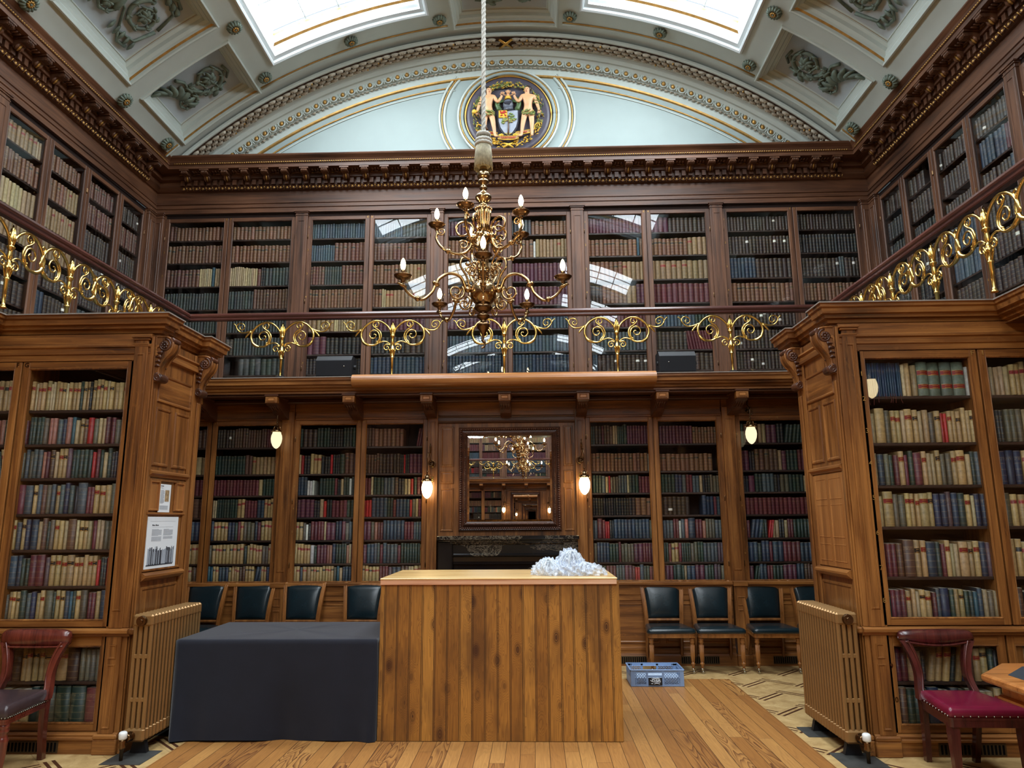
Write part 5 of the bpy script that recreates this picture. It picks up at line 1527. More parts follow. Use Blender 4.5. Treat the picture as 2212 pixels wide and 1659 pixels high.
# ------------------------------------------------------------------ fireplace: panelling, mantelpiece, mirror, wall lamps
def fireplace():
    T = TLO
    t = thing('overmantel_panelling', 'oak panelling round the mirror above the black mantelpiece', 'panelling', (0, YL, 1.4))
    m = MB(T)
    m.box(-.815, .815, -.05, 0, 1.38, 2.80, 'oak_z'); m.box(-.815, .815, -.05, .03, 2.80, 2.90, 'oak_x'); m.box(-.815, .815, -.3, .03, 2.90, 3.03, 'oak_x')
    m.prism([(0, 2.80), (.04, 2.805), (.045, 2.82), (.03, 2.83), (0, 2.84)], -.815, .815, 'dkoak_x', 'x')
    m.prism([(0, 2.74), (.03, 2.745), (.045, 2.765), (.045, 2.80), (0, 2.80)], -.815, .815, 'dkoak_x', 'x')
    m.build('back_board', t)
    pw = [(0, .0008), (.005, .01), (.016, .01), (.024, .003), (.03, .004)]
    for s in (-1, 1):
        for z0, z1 in ((1.47, 1.97), (2.02, 2.17), (2.22, 2.70)):
            p = MB(T); a, b = (-.79, -.62) if s < 0 else (.69, .79)
            a, b = (-.785, -.625) if s < 0 else (.675, .79)
            p.frame(a, b, z0, z1, pw, 'oak_z', 'oak_z'); p.build('raised_panel', t)
    # mirror
    t = thing('overmantel_mirror', 'large mirror in a dark carved frame above the black mantelpiece', 'mirror', (.035, YL, 1.48))
    f = MB(T)
    f.frame(-.565, .64, 1.475, 2.685, [(0, 0), (0, .03), (.012, .045), (.03, .04), (.04, .03), (.055, .034), (.06, .05), (.075, .056), (.088, .046), (.094, .03), (.104, .026)], 'dkoak_x')
    for k in range(46):
        for u, z in ((-.53 + 1.135 * k / 45, 1.502), (-.53 + 1.135 * k / 45, 2.658), (-.538, 1.5 + 1.16 * k / 45), (.613, 1.5 + 1.16 * k / 45)):
            f.ball((u, .044, z), (.013, .009, .013), 'dkoak_x', 6, 4)
    for k in range(60):
        for u, z in ((-.49 + 1.055 * k / 59, 1.55), (-.49 + 1.055 * k / 59, 2.61), (-.49, 1.55 + 1.06 * k / 59), (.565, 1.55 + 1.06 * k / 59)):
            f.ball((u, .056, z), (.009, .007, .009), 'dkoak_z', 5, 4)
    f.build('frame', t)
    g = MB(T)
    g.frame(-.462, .537, 1.578, 2.582, [(0, .024), (.024, .0285)], 'mirror', 'mirror'); g.build('mirror_glass', t)
    # mantelpiece
    t = thing('mantelpiece', 'black marble mantelpiece with pale veins below the mirror', 'mantelpiece', (.02, YL - .1, 0))
    m = MB(T)
    m.box(-.80, .83, -.02, .16, 1.375, 1.42, 'marble', .006); m.box(-.78, .81, -.02, .14, 1.355, 1.375, 'marble', .006)
    m.build('mantel_shelf', t)
    for a, b in ((-.79, -.62), (.65, .82)):
        j = MB(T); j.box(a, b, -.02, .12, 0, 1.355, 'marble', .008); j.box(a - .012, b + .012, -.02, .135, 0, .14, 'marble', .006); j.build('jamb', t)
    m = MB(T)
    m.prism([(-.02, 1.355), (.11, 1.355), (.11, 1.335), (.08, 1.32), (.08, 1.22), (.1, 1.21), (.1, 1.195), (.07, 1.18), (.05, 1.13), (.05, 1.10), (.02, 1.09), (.02, 1.02), (-.02, 1.02)], -.62, .65, 'marble', 'x')
    m.build('frieze', t)
    h = MB(T); h.box(-.62, .65, -.3, -.28, 0, 1.05, 'void'); h.box(-.5, .53, -.02, .03, 0, .95, 'iron', .01); h.build('fireback', t)
fireplace()

def wall_lamp(x, y, z, label, dy=-.14, plates=True, side=1, glow='shade'):
    """lamp on a bracket: z is the middle of the glass; dy: how far the glass hangs out from the wall"""
    t = thing('bracket_lamp', label, 'lamp', (x, y, z), 'glass wall lamps')
    m = MB(); s = 1 if dy < 0 else -1
    yb = y - dy
    m.lathe([(.03, 0), (.032, -.008 * s), (.02, -.02 * s), (.012, -.03 * s)], (x + .035 * side, yb, z + .30), 'brass_old', 12, 'y')
    m.tube(smooth_path([(x + .035 * side, yb, z + .30), (x + .03 * side, yb - .06 * s, z + .33), (x + .01 * side, yb - .11 * s, z + .42), (x, yb - .13 * s, z + .36), (x, y, z + .30), (x, y, z + .13)], 6), .006, 'brass_old', 6)
    m.tube([(x + q[0] * side, yb - .03 * s, z + .30 + q[1]) for q in spiral(.03, .0, .06, .015, -1.5, 1.2, 22)], .005, 'brass_old', 6)
    m.tube([(x + .02 * side, yb - .05 * s, z + .42), (x + .02 * side, yb - .05 * s, z + .5), (x + .022 * side, yb - .055 * s, z + .54)], [.008, .011, .003], 'brass_old', 6)
    m.ball((x, y, z + .20), .012, 'brass_old', 8, 5)
    m.build('bracket', t)
    g = MB()
    g.lathe([(.012, .16), (.02, .15), (.024, .13), (.05, .112), (.056, .10), (.056, .09), (.048, .086)], (x, y, z), 'brass_dk', 18)
    for k in range(6):
        a = 2 * pi * k / 6; g.ball((x + cos(a) * .062, y + sin(a) * .062, z + .095), .008, 'brass_dk', 6, 4)
        g.tube([(x + cos(a) * .05, y + sin(a) * .05, z + .11), (x + cos(a) * .036, y + sin(a) * .036, z + .15), (x + cos(a) * .012, y + sin(a) * .012, z + .165)], .003, 'brass_dk', 5)
    g.build('gallery_ring', t)
    h = MB(); h.lathe([(.046, .088), (.05, .07), (.06, .045), (.064, .01), (.058, -.035), (.042, -.075), (.02, -.1), (.004, -.108)], (x, y, z), glow, 20); h.build('glass_shade', t)
    if plates:
        p = MB()
        for q in (.085, .26):
            p.box(x + .03 * side, x + .056 * side, yb - .008 * s, yb, z + q, z + q + .065, 'brass', .003); p.ball((x + .043 * side, yb - .012 * s, z + q + .03), .007, 'brass', 6, 4)
        p.build('switch_plate', t)
    return t
wall_lamp(-.915, YL - .17, 1.955, 'lit glass wall lamp on the pilaster left of the mirror', -.125, True, 1)
wall_lamp(.905, YL - .17, 1.985, 'lit glass wall lamp on the pilaster right of the mirror', -.125, True, -1)
wall_lamp(-2.70, YL - .2, 2.545, 'dim lamp standing in for a reflection in the bookcase glass, beside the left bay', -.2, False, 1, 'shade_reflected')  # lamp added in place of a reflection in the glass, glow dimmed
wall_lamp(2.835, YL - .2, 2.545, 'dim lamp standing in for a reflection in the bookcase glass, beside the right bay', -.2, False, 1, 'shade_reflected')  # its opposite number, likewise added for a reflected lamp
wall_lamp(3.76, 3.45, 2.89, 'lit glass lamp seen mirrored in the upper glass of the right bay', .2, False, 1)
# ------------------------------------------------------------------ coat of arms in the tympanum
def skin_figure(name, verts, edges, radii, mat, parent, T, flat=1.0):
    """one continuous limbed body: skin over a stick skeleton"""
    me = bpy.data.meshes.new('sk'); me.from_pydata(verts, edges, [])
    o = bpy.data.objects.new('sk', me); COL.objects.link(o)
    md = o.modifiers.new('s', 'SKIN'); md.use_smooth_shade = True
    for i, r in enumerate(radii):
        d = me.skin_vertices[0].data[i]; d.radius = (r, r); d.use_root = (i == 0)
    sb = o.modifiers.new('d', 'SUBSURF'); sb.levels = 2; sb.render_levels = 2
    dg = bpy.context.evaluated_depsgraph_get()
    m2 = bpy.data.meshes.new_from_object(o.evaluated_get(dg))
    bpy.data.objects.remove(o, do_unlink=True)
    for v in m2.vertices: v.co = Vector(T(v.co))
    m2.materials.clear(); m2.materials.append(MATS[mat])
    for p in m2.polygons: p.use_smooth = True
    m2.name = name
    return link(name, m2, parent)
def crest():
    X0, Y0, Z0 = .02, 9.225, 7.28
    t = thing('coat_of_arms', 'painted coat of arms with two wild men holding a shield, round panel', 'coat of arms', (X0, Y0, Z0))
    T = lambda p: (X0 + p[0], Y0 - p[1], Z0 + p[2])       # (x, out, z)
    m = MB(T); m.lathe([(.60, 0), (.60, .012), (.55, .008), (.001, .004)], (0, 0, 0), 'crest_ground', 64, 'y'); d = m.build('ground_disc', t)
    m = MB(T)
    for R0, r, mat in ((.615, .014, 'gilt'), (.66, .022, 'plaster_lt'), (.69, .010, 'gilt_matt'), (.72, .016, 'plaster')):
        m.tube([(R0 * cos(2 * pi * k / 64), .012, R0 * sin(2 * pi * k / 64)) for k in range(65)], r, mat, 8)
    m.build('moulded_rim', t)
    rr = random.Random(5)
    w = MB(T)
    for k in range(420):
        a = rr.uniform(0, 2 * pi); s = 1 if cos(a) > 0 else -1
        R0 = .475 + rr.uniform(-.045, .045); x, z = R0 * cos(a) * .98, R0 * sin(a)
        tang = a + (pi / 2 * (1 if cos(a) > 0 else -1)) + rr.uniform(-.6, .6)
        L = rr.uniform(.03, .06); low = z < -.25
        mat = 'cgold' if (low and rr.random() < .8) or rr.random() < .22 else ('leaf2' if rr.random() < .5 else 'leaf')
        p0 = Vector((x, .02 + rr.uniform(0, .02), z)); dv = Vector((cos(tang), .25, sin(tang))) * L
        w.tube([p0, p0 + dv * .5 + Vector((0, .012, 0)), p0 + dv], [.003, .010, .002], mat, 5)
    w.build('wreath', t)
    # shield
    def shield(k):
        return [(-.155 * k, .12 * k), (.155 * k, .12 * k), (.152 * k, -.06 * k), (.125 * k, -.17 * k), (.07 * k, -.26 * k), (0, -.325 * k), (-.07 * k, -.26 * k), (-.125 * k, -.17 * k), (-.152 * k, -.06 * k)]
    s = MB(T)
    s.prism([(x, z - .07) for x, z in shield(1.0)], .02, .06, 'shield_rim', 'y'); s.prism([(x, z - .07) for x, z in shield(.88)], .05, .068, 'silver', 'y')
    sh = s.build('shield', t)
    tr = MB(T)
    tr.tube([(.0, .07, -.34), (.004, .078, -.22), (.0, .078, -.05)], [.014, .010, .006], 'bark', 6)
    for k in range(46):
        a = rr.uniform(-.3, pi + .3); r0 = rr.uniform(.02, .115); x, z = r0 * cos(a), -.14 + r0 * sin(a) * 1.25
        if x < -.01 and z > -.08: continue
        tr.ball((x, .076, z), (.02, .008, .012), rr.choice(('leaf', 'leaf', 'leaf2')), 6, 4)
    tr.prism([(-.06, -.315), (.06, -.315), (0, -.35)], .06, .075, 'leaf2', 'y'); tr.build('oak_tree', sh)
    c = MB(T); c.box(-.135, -.012, .06, .082, -.08, .035, 'cgold', .004)
    c.ball((-.07, .084, -.005), (.03, .01, .016), 'cred', 8, 5); c.ball((-.055, .084, .014), (.02, .01, .014), 'cred', 8, 5)
    for q in ((-.095, -.02, -.105, .0), (-.08, -.04, -.11, -.055), (-.05, -.03, -.03, -.062), (-.045, .01, -.022, -.004), (-.1, 0, -.115, .028)):
        c.tube([(q[0], .085, q[1]), (q[2], .085, q[3])], [.010, .006], 'cred', 5)
    c.build('lion_canton', sh)
    h = MB(T)
    h.ball((0, .055, .135), (.075, .05, .085), 'helm', 14, 10); h.prism([(-.06, .145), (.045, .165), (.05, .15), (.02, .11), (-.045, .12)], .09, .112, 'shield_rim', 'y')
    h.tube([(-.05, .06, .065), (0, .09, .05), (.06, .07, .075)], .022, 'helm', 8); h.build('helmet', t)
    h = MB(T)
    for q in (-1, 1):
        for k in range(3):
            h.tube(smooth_path([(q * .05, .03, .2), (q * (.12 + .02 * k), .05, .225 - k * .03), (q * (.165 - .01 * k), .055, .17 - k * .04), (q * .13, .05, .12 - k * .035), (q * .1, .04, .06 - k * .02)], 4), [.012] * 4 + [.03] * 8 + [.016] * 5, 'mant', 6)
        h.tube(smooth_path([(q * .13, .075, .215), (q * .16, .08, .19), (q * .15, .08, .14)], 4), .010, 'leaf2', 5)
    h.build('mantling', t)
    g = MB(T)
    g.lathe([(.05, 0), (.055, .012), (.04, .03), (.05, .04)], (0, .05, .21), 'cgold', 10)
    g.ball((0, .05, .27), (.035, .03, .04), 'flesh', 10, 7); g.ball((0, .055, .335), (.03, .028, .032), 'flesh', 10, 7)
    for q in (-1, 1):
        g.ball((q * .03, .05, .35), .011, 'flesh', 6, 4); g.tube([(q * .03, .05, .285), (q * .065, .06, .29), (q * .055, .06, .33)], [.010, .009, .007], 'flesh', 6); g.ball((q * .011, .08, .34), .004, 'shield_rim', 5, 4)
    g.build('crest_figure', t)
    # banner
    b = MB(T)
    def ribbon(pts, hgt, mats=('banner', 'banner_in')):
        P_ = smooth_path(pts, 5); n = len(P_)
        A = [(x, y, z + hgt / 2) for x, y, z in P_]; Bq = [(x, y, z - hgt / 2) for x, y, z in P_]
        A2 = [(x, y - .008, z) for x, y, z in A]; B2 = [(x, y - .008, z) for x, y, z in Bq]
        for i in range(n - 1):
            b.add([A[i], A[i + 1], Bq[i + 1], Bq[i], A2[i], A2[i + 1], B2[i + 1], B2[i]], [(0, 1, 2, 3), (4, 5, 6, 7), (0, 1, 5, 4), (3, 2, 6, 7)], mats[1], True)
        b.tube(A, .005, 'banner', 5); b.tube(Bq, .006, 'banner', 5)
    ribbon([(-.15, .075, -.375), (-.07, .085, -.395), (.0, .088, -.4), (.08, .085, -.395), (.15, .075, -.37)], .055)
    ribbon([(-.3, .06, -.30), (-.23, .07, -.315), (-.15, .06, -.325)], .05); ribbon([(.1, .06, -.325), (.2, .07, -.31), (.31, .06, -.285)], .05)
    for q in (-1, 1):
        b.tube(smooth_path([(q * .31, .055, -.29), (q * .37, .06, -.25), (q * .38, .06, -.19), (q * .43, .06, -.17), (q * .45, .06, -.21)], 5), .014, 'banner', 6, True, .5)
        b.tube([(q * .13, .065, -.345), (q * .09, .07, -.335), (q * .07, .07, -.35)], .014, 'banner', 6)
    bn = b.build('banner', t, False)
    for txt, x, z, w in (('FINAT-EARE', 0, -.4, .040), ('NOM', -.235, -.316, .044), ('TRIAR', .215, -.308, .040)):
        text_part(txt, w, FACE_BACK(X0 + x, Y0 - .10 if abs(x) < .1 else Y0 - .08, Z0 + z), 'cred', 'lettering', bn, .003)
    b = MB(T)
    for q in (-1, 1): b.tube([(q * -.06, .05, -.46), (0, .065, -.49), (q * .07, .05, -.53)], [.012, .016, .012], 'cgold', 6)
    b.build('ribbon_bow', t)
    # the two supporters
    for s in (-1, 1):
        cx = .285 * s + .0
        TF_ = lambda p, s=s, cx=cx: T((cx + s * p[0], .075 + p[1] * .62, -.385 + p[2]))
        V_ = [(0, 0, .40), (0, 0, .47), (0, .01, .545), (0, .01, .62), (-.005, .01, .66), (-.012, .015, .70), (-.014, .018, .745), (-.014, .015, .77),
              (.085, .0, .625), (.125, .0, .52), (.15, .02, .43), (.152, .03, .395),
              (-.085, .02, .625), (-.14, .04, .53), (-.185, .05, .60), (-.20, .05, .64),
              (.045, 0, .36), (.05, .02, .22), (.052, 0, .07), (.05, .01, .03), (.055, .05, .018),
              (-.05, .01, .36), (-.075, .03, .21), (-.095, .01, .06), (-.10, .015, .025), (-.135, .04, .012)]
        E_ = [(0, 1), (1, 2), (2, 3), (3, 4), (4, 5), (5, 6), (6, 7), (3, 8), (8, 9), (9, 10), (10, 11), (3, 12), (12, 13), (13, 14), (14, 15), (0, 16), (16, 17), (17, 18), (18, 19), (19, 20), (0, 21), (21, 22), (22, 23), (23, 24), (24, 25)]
        R_ = [.062, .056, .068, .060, .028, .038, .046, .030, .036, .027, .020, .018, .036, .026, .020, .018, .046, .036, .022, .022, .016, .046, .036, .022, .022, .016]
        f = skin_figure('supporter_figure', V_, E_, R_, 'flesh', t, TF_)
        hd = MB(TF_)
        hd.ball((.004, -.004, .752), (.05, .05, .05), 'hair', 12, 8); hd.ball((.04, .0, .70), (.024, .04, .055), 'hair', 8, 6); hd.build('hair', f)
        fc = MB(TF_)
        fc.ball((-.022, .062, .722), (.008, .014, .014), 'flesh', 6, 4)
        for q in (-.04, -.004): fc.ball((q, .055, .738), (.006, .006, .004), 'hair', 6, 4)
        fc.ball((-.022, .056, .696), (.012, .006, .004), 'cred', 6, 4); fc.build('face', f)
        fg = MB(TF_)
        for (hx, hy, hz), up in (((.153, .035, .385), -1), ((-.203, .052, .652), 1)):
            for q in range(4):
                fg.tube([(hx + (q - 1.5) * .009, hy, hz), (hx + (q - 1.5) * .012, hy + .008, hz + up * .022), (hx + (q - 1.5) * .013 - .004, hy + .012, hz + up * (.036 + .004 * (q in (1, 2))))], [.006, .0055, .004], 'flesh', 5)
            fg.tube([(hx + .018, hy, hz - up * .012), (hx + .03, hy + .006, hz + up * .006)], [.006, .005], 'flesh', 5)
        fg.build('fingers', f)
        lv = MB(TF_)
        for k in range(46):
            a = 2 * pi * k / 46 * 2; zz = .385 + rr.uniform(-.035, .03)
            lv.tube([(.075 * cos(a), .06 * sin(a) + .01, zz), (.09 * cos(a + .3), .075 * sin(a + .3) + .012, zz - .02), (.082 * cos(a + .6), .07 * sin(a + .6) + .012, zz - .035)], [.004, .012, .003], rr.choice(('leaf', 'leaf', 'leaf2')), 5)
        for k in range(16):
            a = k * .9; zz = .50 + k * .006
            lv.tube([(.115 + .03 * cos(a), .03 * sin(a), zz), (.115 + .045 * cos(a + .5), .045 * sin(a + .5), zz + .012)], [.004, .010], 'leaf', 5)
        lv.build('leaf_girdle', f)
        if s < 0:
            k = MB(TF_); k.tube([(.155, .05, .40), (.17, .055, .39)], .018, 'cgold', 8); k.ball((.195, .055, .39), .034, 'cgold', 10, 7)
            k.tube([(.15, .05, .40), (.05, .06, .2), (.02, .06, .1)], [.012, .016, .03], 'bark', 6); k.build('club', f)
crest()

# ------------------------------------------------------------------ chandeliers
CX, CY = -.082, 5.70
def chandelier():
    t = thing('chandelier', 'brass chandelier of two tiers hanging before the end gallery', 'chandelier', (CX, CY, 3.0), 'brass chandeliers')
    zt = V(math.degrees(math.asin(CX / VR)), CY)[2]
    r = MB(); n = 130
    r.tube([(CX, CY, 4.90 + (zt - 4.90) * k / 60) for k in range(61)], .017, 'rope', 10)
    for q in range(3):
        r.tube([(CX + .0135 * cos(k * .55 + q * 2.094), CY + .0135 * sin(k * .55 + q * 2.094), 4.92 + (zt - 4.92) * k / 260) for k in range(261)], .0085, 'rope', 5)
    r.lathe([(.10, 0), (.11, -.02), (.07, -.05), (.03, -.07)], (CX, CY, zt), 'brass_dk', 20)
    r.build('rope', t)
    s = MB()
    for z, R0, rr in ((4.925, .046, .020), (4.865, .058, .020), (4.835, .060, .018)):
        s.tube([(CX + R0 * cos(2 * pi * k / 40), CY + R0 * sin(2 * pi * k / 40), z + .003 * sin(k * 4)) for k in range(41)], rr, 'rope', 8)
    s.lathe([(.03, .0), (.05, -.03), (.058, -.06), (.066, -.16), (.072, -.28), (.05, -.3)], (CX, CY, 4.92), 'tassel', 24)
    rr = random.Random(2)
    for k in range(58):
        a = 2 * pi * k / 58; e = rr.uniform(-.012, .012)
        s.tube([(CX + .060 * cos(a), CY + .060 * sin(a), 4.84), (CX + .071 * cos(a), CY + .071 * sin(a), 4.74), (CX + .078 * cos(a + e), CY + .078 * sin(a + e), 4.605 + e)], [.0042, .0045, .005], 'tassel', 5)
    s.build('tassel', t)
    m = MB()
    prof = [(.028, 4.63), (.034, 4.60), (.050, 4.56), (.056, 4.535), (.050, 4.515), (.030, 4.505), (.045, 4.49), (.048, 4.475), (.026, 4.455), (.024, 4.445), (.034, 4.425), (.034, 4.415), (.026, 4.405), (.024, 4.39), (.040, 4.37), (.066, 4.352),
            (.072, 4.335), (.068, 4.318), (.044, 4.296), (.034, 4.275), (.040, 4.255), (.062, 4.238), (.068, 4.225), (.060, 4.208), (.056, 4.19), (.044, 4.12), (.042, 4.06), (.052, 4.01), (.068, 3.985), (.072, 3.965),
            (.066, 3.935), (.048, 3.91), (.044, 3.86), (.052, 3.82), (.046, 3.80), (.044, 3.74), (.050, 3.70), (.058, 3.68), (.05, 3.66), (.042, 3.645), (.05, 3.61), (.05, 3.60)]
    m.lathe([(a, z) for a, z in prof], (CX, CY, 0), 'brass_dk', 24)
    for k in range(16):
        a = 2 * pi * k / 16
        m.tube([(CX + .058 * cos(a), CY + .058 * sin(a), 4.215), (CX + .060 * cos(a), CY + .060 * sin(a), 4.18), (CX + .046 * cos(a), CY + .046 * sin(a), 4.09), (CX + .054 * cos(a), CY + .054 * sin(a), 4.01)], [.008, .009, .006, .009], 'brass_dk', 5)
        m.ball((CX + .068 * cos(a), CY + .068 * sin(a), 4.228), .010, 'brass_dk', 6, 4)
    m.build('stem', t)
    m = MB(); m.lathe([(.03, .135), (.05, .115)] + [(.116 * cos(a), .116 * sin(a)) for a in [pi * .4 - pi * .8 * k / 16 for k in range(17)]] + [(.04, -.118)], (CX, CY, 3.476), 'brass_dk', 28)
    m.lathe([(.1165, -.004), (.1178, 0), (.1165, .004)], (CX, CY, 3.476), 'brass_old', 28, cap=False); m.build('ball', t)
    m = MB()
    m.lathe([(.036, 3.375), (.072, 3.365), (.078, 3.345), (.07, 3.325), (.036, 3.305), (.030, 3.295), (.048, 3.288), (.058, 3.275), (.054, 3.26), (.03, 3.245), (.024, 3.23), (.034, 3.215), (.054, 3.205), (.056, 3.19), (.046, 3.165), (.028, 3.14), (.014, 3.115), (.012, 3.10)], (CX, CY, 0), 'brass_old', 22)
    m.tube(smooth_path([(CX, CY, 3.11), (CX - .004, CY, 3.07), (CX + .014, CY, 3.04), (CX + .006, CY, 3.01), (CX - .014, CY, 3.0)], 5), [.012] * 10 + [.009] * 11, 'brass_old', 8)
    m.build('finial', t)
    def arm(ang, hub, z0, pts, ballat, ringat, upper):
        def T(p): return (CX + p[0] * sin(ang) + p[1] * cos(ang), CY - p[0] * cos(ang) + p[1] * sin(ang), z0 + p[2])
        a = MB(T); P_ = smooth_path([(r0, 0, z) for r0, z in pts], 6); n = len(P_)
        a.tube(P_, [.0155 - .005 * i / n for i in range(n)], 'brass_dk', 8)
        a.ball((hub, 0, 0), .028, 'brass_dk', 10, 7)
        r0, z = ballat; a.ball((r0, 0, z), .024, 'brass_dk', 10, 7); a.ball((r0, 0, z), (.030, .030, .008), 'brass_dk', 10, 5)
        if ringat:
            r0, z = ringat; a.tube([(r0 - .012, 0, z + .02), (r0 - .004, 0, z + .006), (r0 + .004, 0, z - .006), (r0 + .012, 0, z - .02)], [.014, .034, .034, .014], 'brass_dk', 10)
        if upper:
            a.tube([(q[0], 0, q[1]) for q in spiral(.17, .075, .088, .03, pi * 1.12, -1.35, 30)], [.011 - .004 * k / 30 for k in range(31)], 'brass_dk', 7)
            a.tube([(q[0], 0, q[1]) for q in spiral(.17, -.06, .045, .016, .5, 1.2, 20)], .007, 'brass_dk', 6)
            a.tube([(q[0], 0, q[1]) for q in spiral(.36, .065, .036, .012, 0, -1.3, 20)], .007, 'brass_dk', 6)
            a.tube(smooth_path([(.2, 0, -.13), (.12, 0, -.2), (.09, 0, -.27), (.12, 0, -.31), (.15, 0, -.28), (.13, 0, -.26)], 4), .008, 'brass_dk', 6)
        else:
            a.tube([(q[0], 0, q[1]) for q in spiral(.235, -.03, .072, .02, pi * .75, 1.5, 30)], [.010 - .003 * k / 30 for k in range(31)], 'brass_dk', 7)
            a.tube([(q[0], 0, q[1]) for q in spiral(.165, -.13, .052, .014, pi * .9, 1.4, 24)], .008, 'brass_dk', 6)
            a.tube(smooth_path([(.12, 0, .02), (.15, 0, .12), (.2, 0, .20), (.185, 0, .27), (.135, 0, .275), (.115, 0, .235), (.14, 0, .215), (.155, 0, .235)], 4), .010, 'brass_dk', 7)
            a.tube([(q[0], 0, q[1]) for q in spiral(.105, .16, .05, .014, 0, 1.5, 24)], .007, 'brass_dk', 6)
        re, ze = pts[-1]
        if not upper: a.tube([(re - .03, 0, ze - .04), (re + .005, 0, ze - .02), (re + .03, 0, ze - .005), (re + .05, 0, ze - .012)], [.012, .018, .012, .004], 'brass_dk', 6)
        ao = a.build('arm', t)
        p = MB(T); p.lathe([(.012, -.045), (.02, -.03), (.016, -.022), (.03, -.018), (.055, -.008), (.07, .008), (.074, .016), (.066, .016), (.045, .004), (.012, .0)], (re, 0, ze + .045), 'brass_old', 22); p.build('drip_pan', ao)
        c = MB(T); c.lathe([(.012, 0), (.016, .004), (.012, .01), (.0125, .035), (.015, .04), (.0155, .06), (.011, .064)], (re, 0, ze + .047), 'brass_dk', 12); c.build('candle_socket', ao)
        b = MB(T); b.lathe([(.010, 0), (.015, .012), (.021, .034), (.0215, .048), (.017, .07), (.010, .088), (.003, .10)], (re, 0, ze + .108), 'bulb', 14); b.build('bulb', ao)
    low = [(.10, 0), (.148, .0), (.197, .1), (.29, .125), (.375, .074), (.41, .017), (.446, -.062), (.515, -.124), (.576, -.119), (.636, -.085), (.677, -.03), (.684, .0)]
    up = [(.06, -.20), (.085, -.12), (.10, -.02), (.115, -.06), (.155, -.12), (.215, -.145), (.30, -.125), (.365, -.075), (.403, 0.0), (.395, .05), (.398, .075)]
    up = [(.07, .0), (.095, -.03), (.115, -.09), (.155, -.13), (.215, -.14), (.30, -.115), (.365, -.07), (.403, 0.0), (.395, .045), (.40, .07)]
    for k in range(5):
        arm(radians(4 + 72 * k), .135, 3.49, low, (.56, -.122), (.408, .02), False)
        arm(radians(-17 - 72 * k), .09, 3.965, up, (.30, -.115), None, True)
    return t
CH = chandelier()
for y, lab in ((-1.80, 'brass chandelier in the middle of the room, seen only in the mirror'), (-9.30, 'brass chandelier at the far end of the room, seen only in the mirror')):
    c = copy_tree(CH); c.location = (CX, y, 3.0); c['label'] = lab; c.rotation_euler.z = .3
# ------------------------------------------------------------------ furniture
def place(root, x, y, rot=0.0):
    root.location = (x, y, 0); root.rotation_euler = (0, 0, rot)
def nails(m, pts, r, mat, gap):
    P_ = [Vector(p) for p in pts]; acc = 0.0
    for a, b in zip(P_[:-1], P_[1:]):
        d = (b - a).length; q = acc
        while q < d:
            c = a.lerp(b, q / d); m.ball(tuple(c), r, mat, 6, 4); q += gap
        acc = q - d
def cushion(m, outline, z0, z1, crown, mat, seam=.012):
    """upholstered seat: outline polygon (x, y), straight sides rolling into a crowned top"""
    cx = sum(p[0] for p in outline) / len(outline); cy = sum(p[1] for p in outline) / len(outline)
    rings = []
    for k, z in ((1.0, z0), (1.015, z0 + (z1 - z0) * .35), (1.01, z0 + (z1 - z0) * .7), (.965, z1), (.86, z1 + crown * .5), (.6, z1 + crown * .85), (.25, z1 + crown), (.02, z1 + crown)):
        rings.append([(cx + (p[0] - cx) * k, cy + (p[1] - cy) * k, z) for p in outline])
    m.loft(rings, mat, True, (True, True))
def rounded(poly, r, n=4):
    out = []; N = len(poly)
    for i in range(N):
        p0, p1, p2 = Vector(poly[i - 1]), Vector(poly[i]), Vector(poly[(i + 1) % N])
        a = p1 + (p0 - p1).normalized() * r; b = p1 + (p2 - p1).normalized() * r
        for k in range(n + 1):
            t = k / n; out.append(tuple(a * (1 - t) ** 2 + p1 * 2 * t * (1 - t) + b * t * t))
    return out

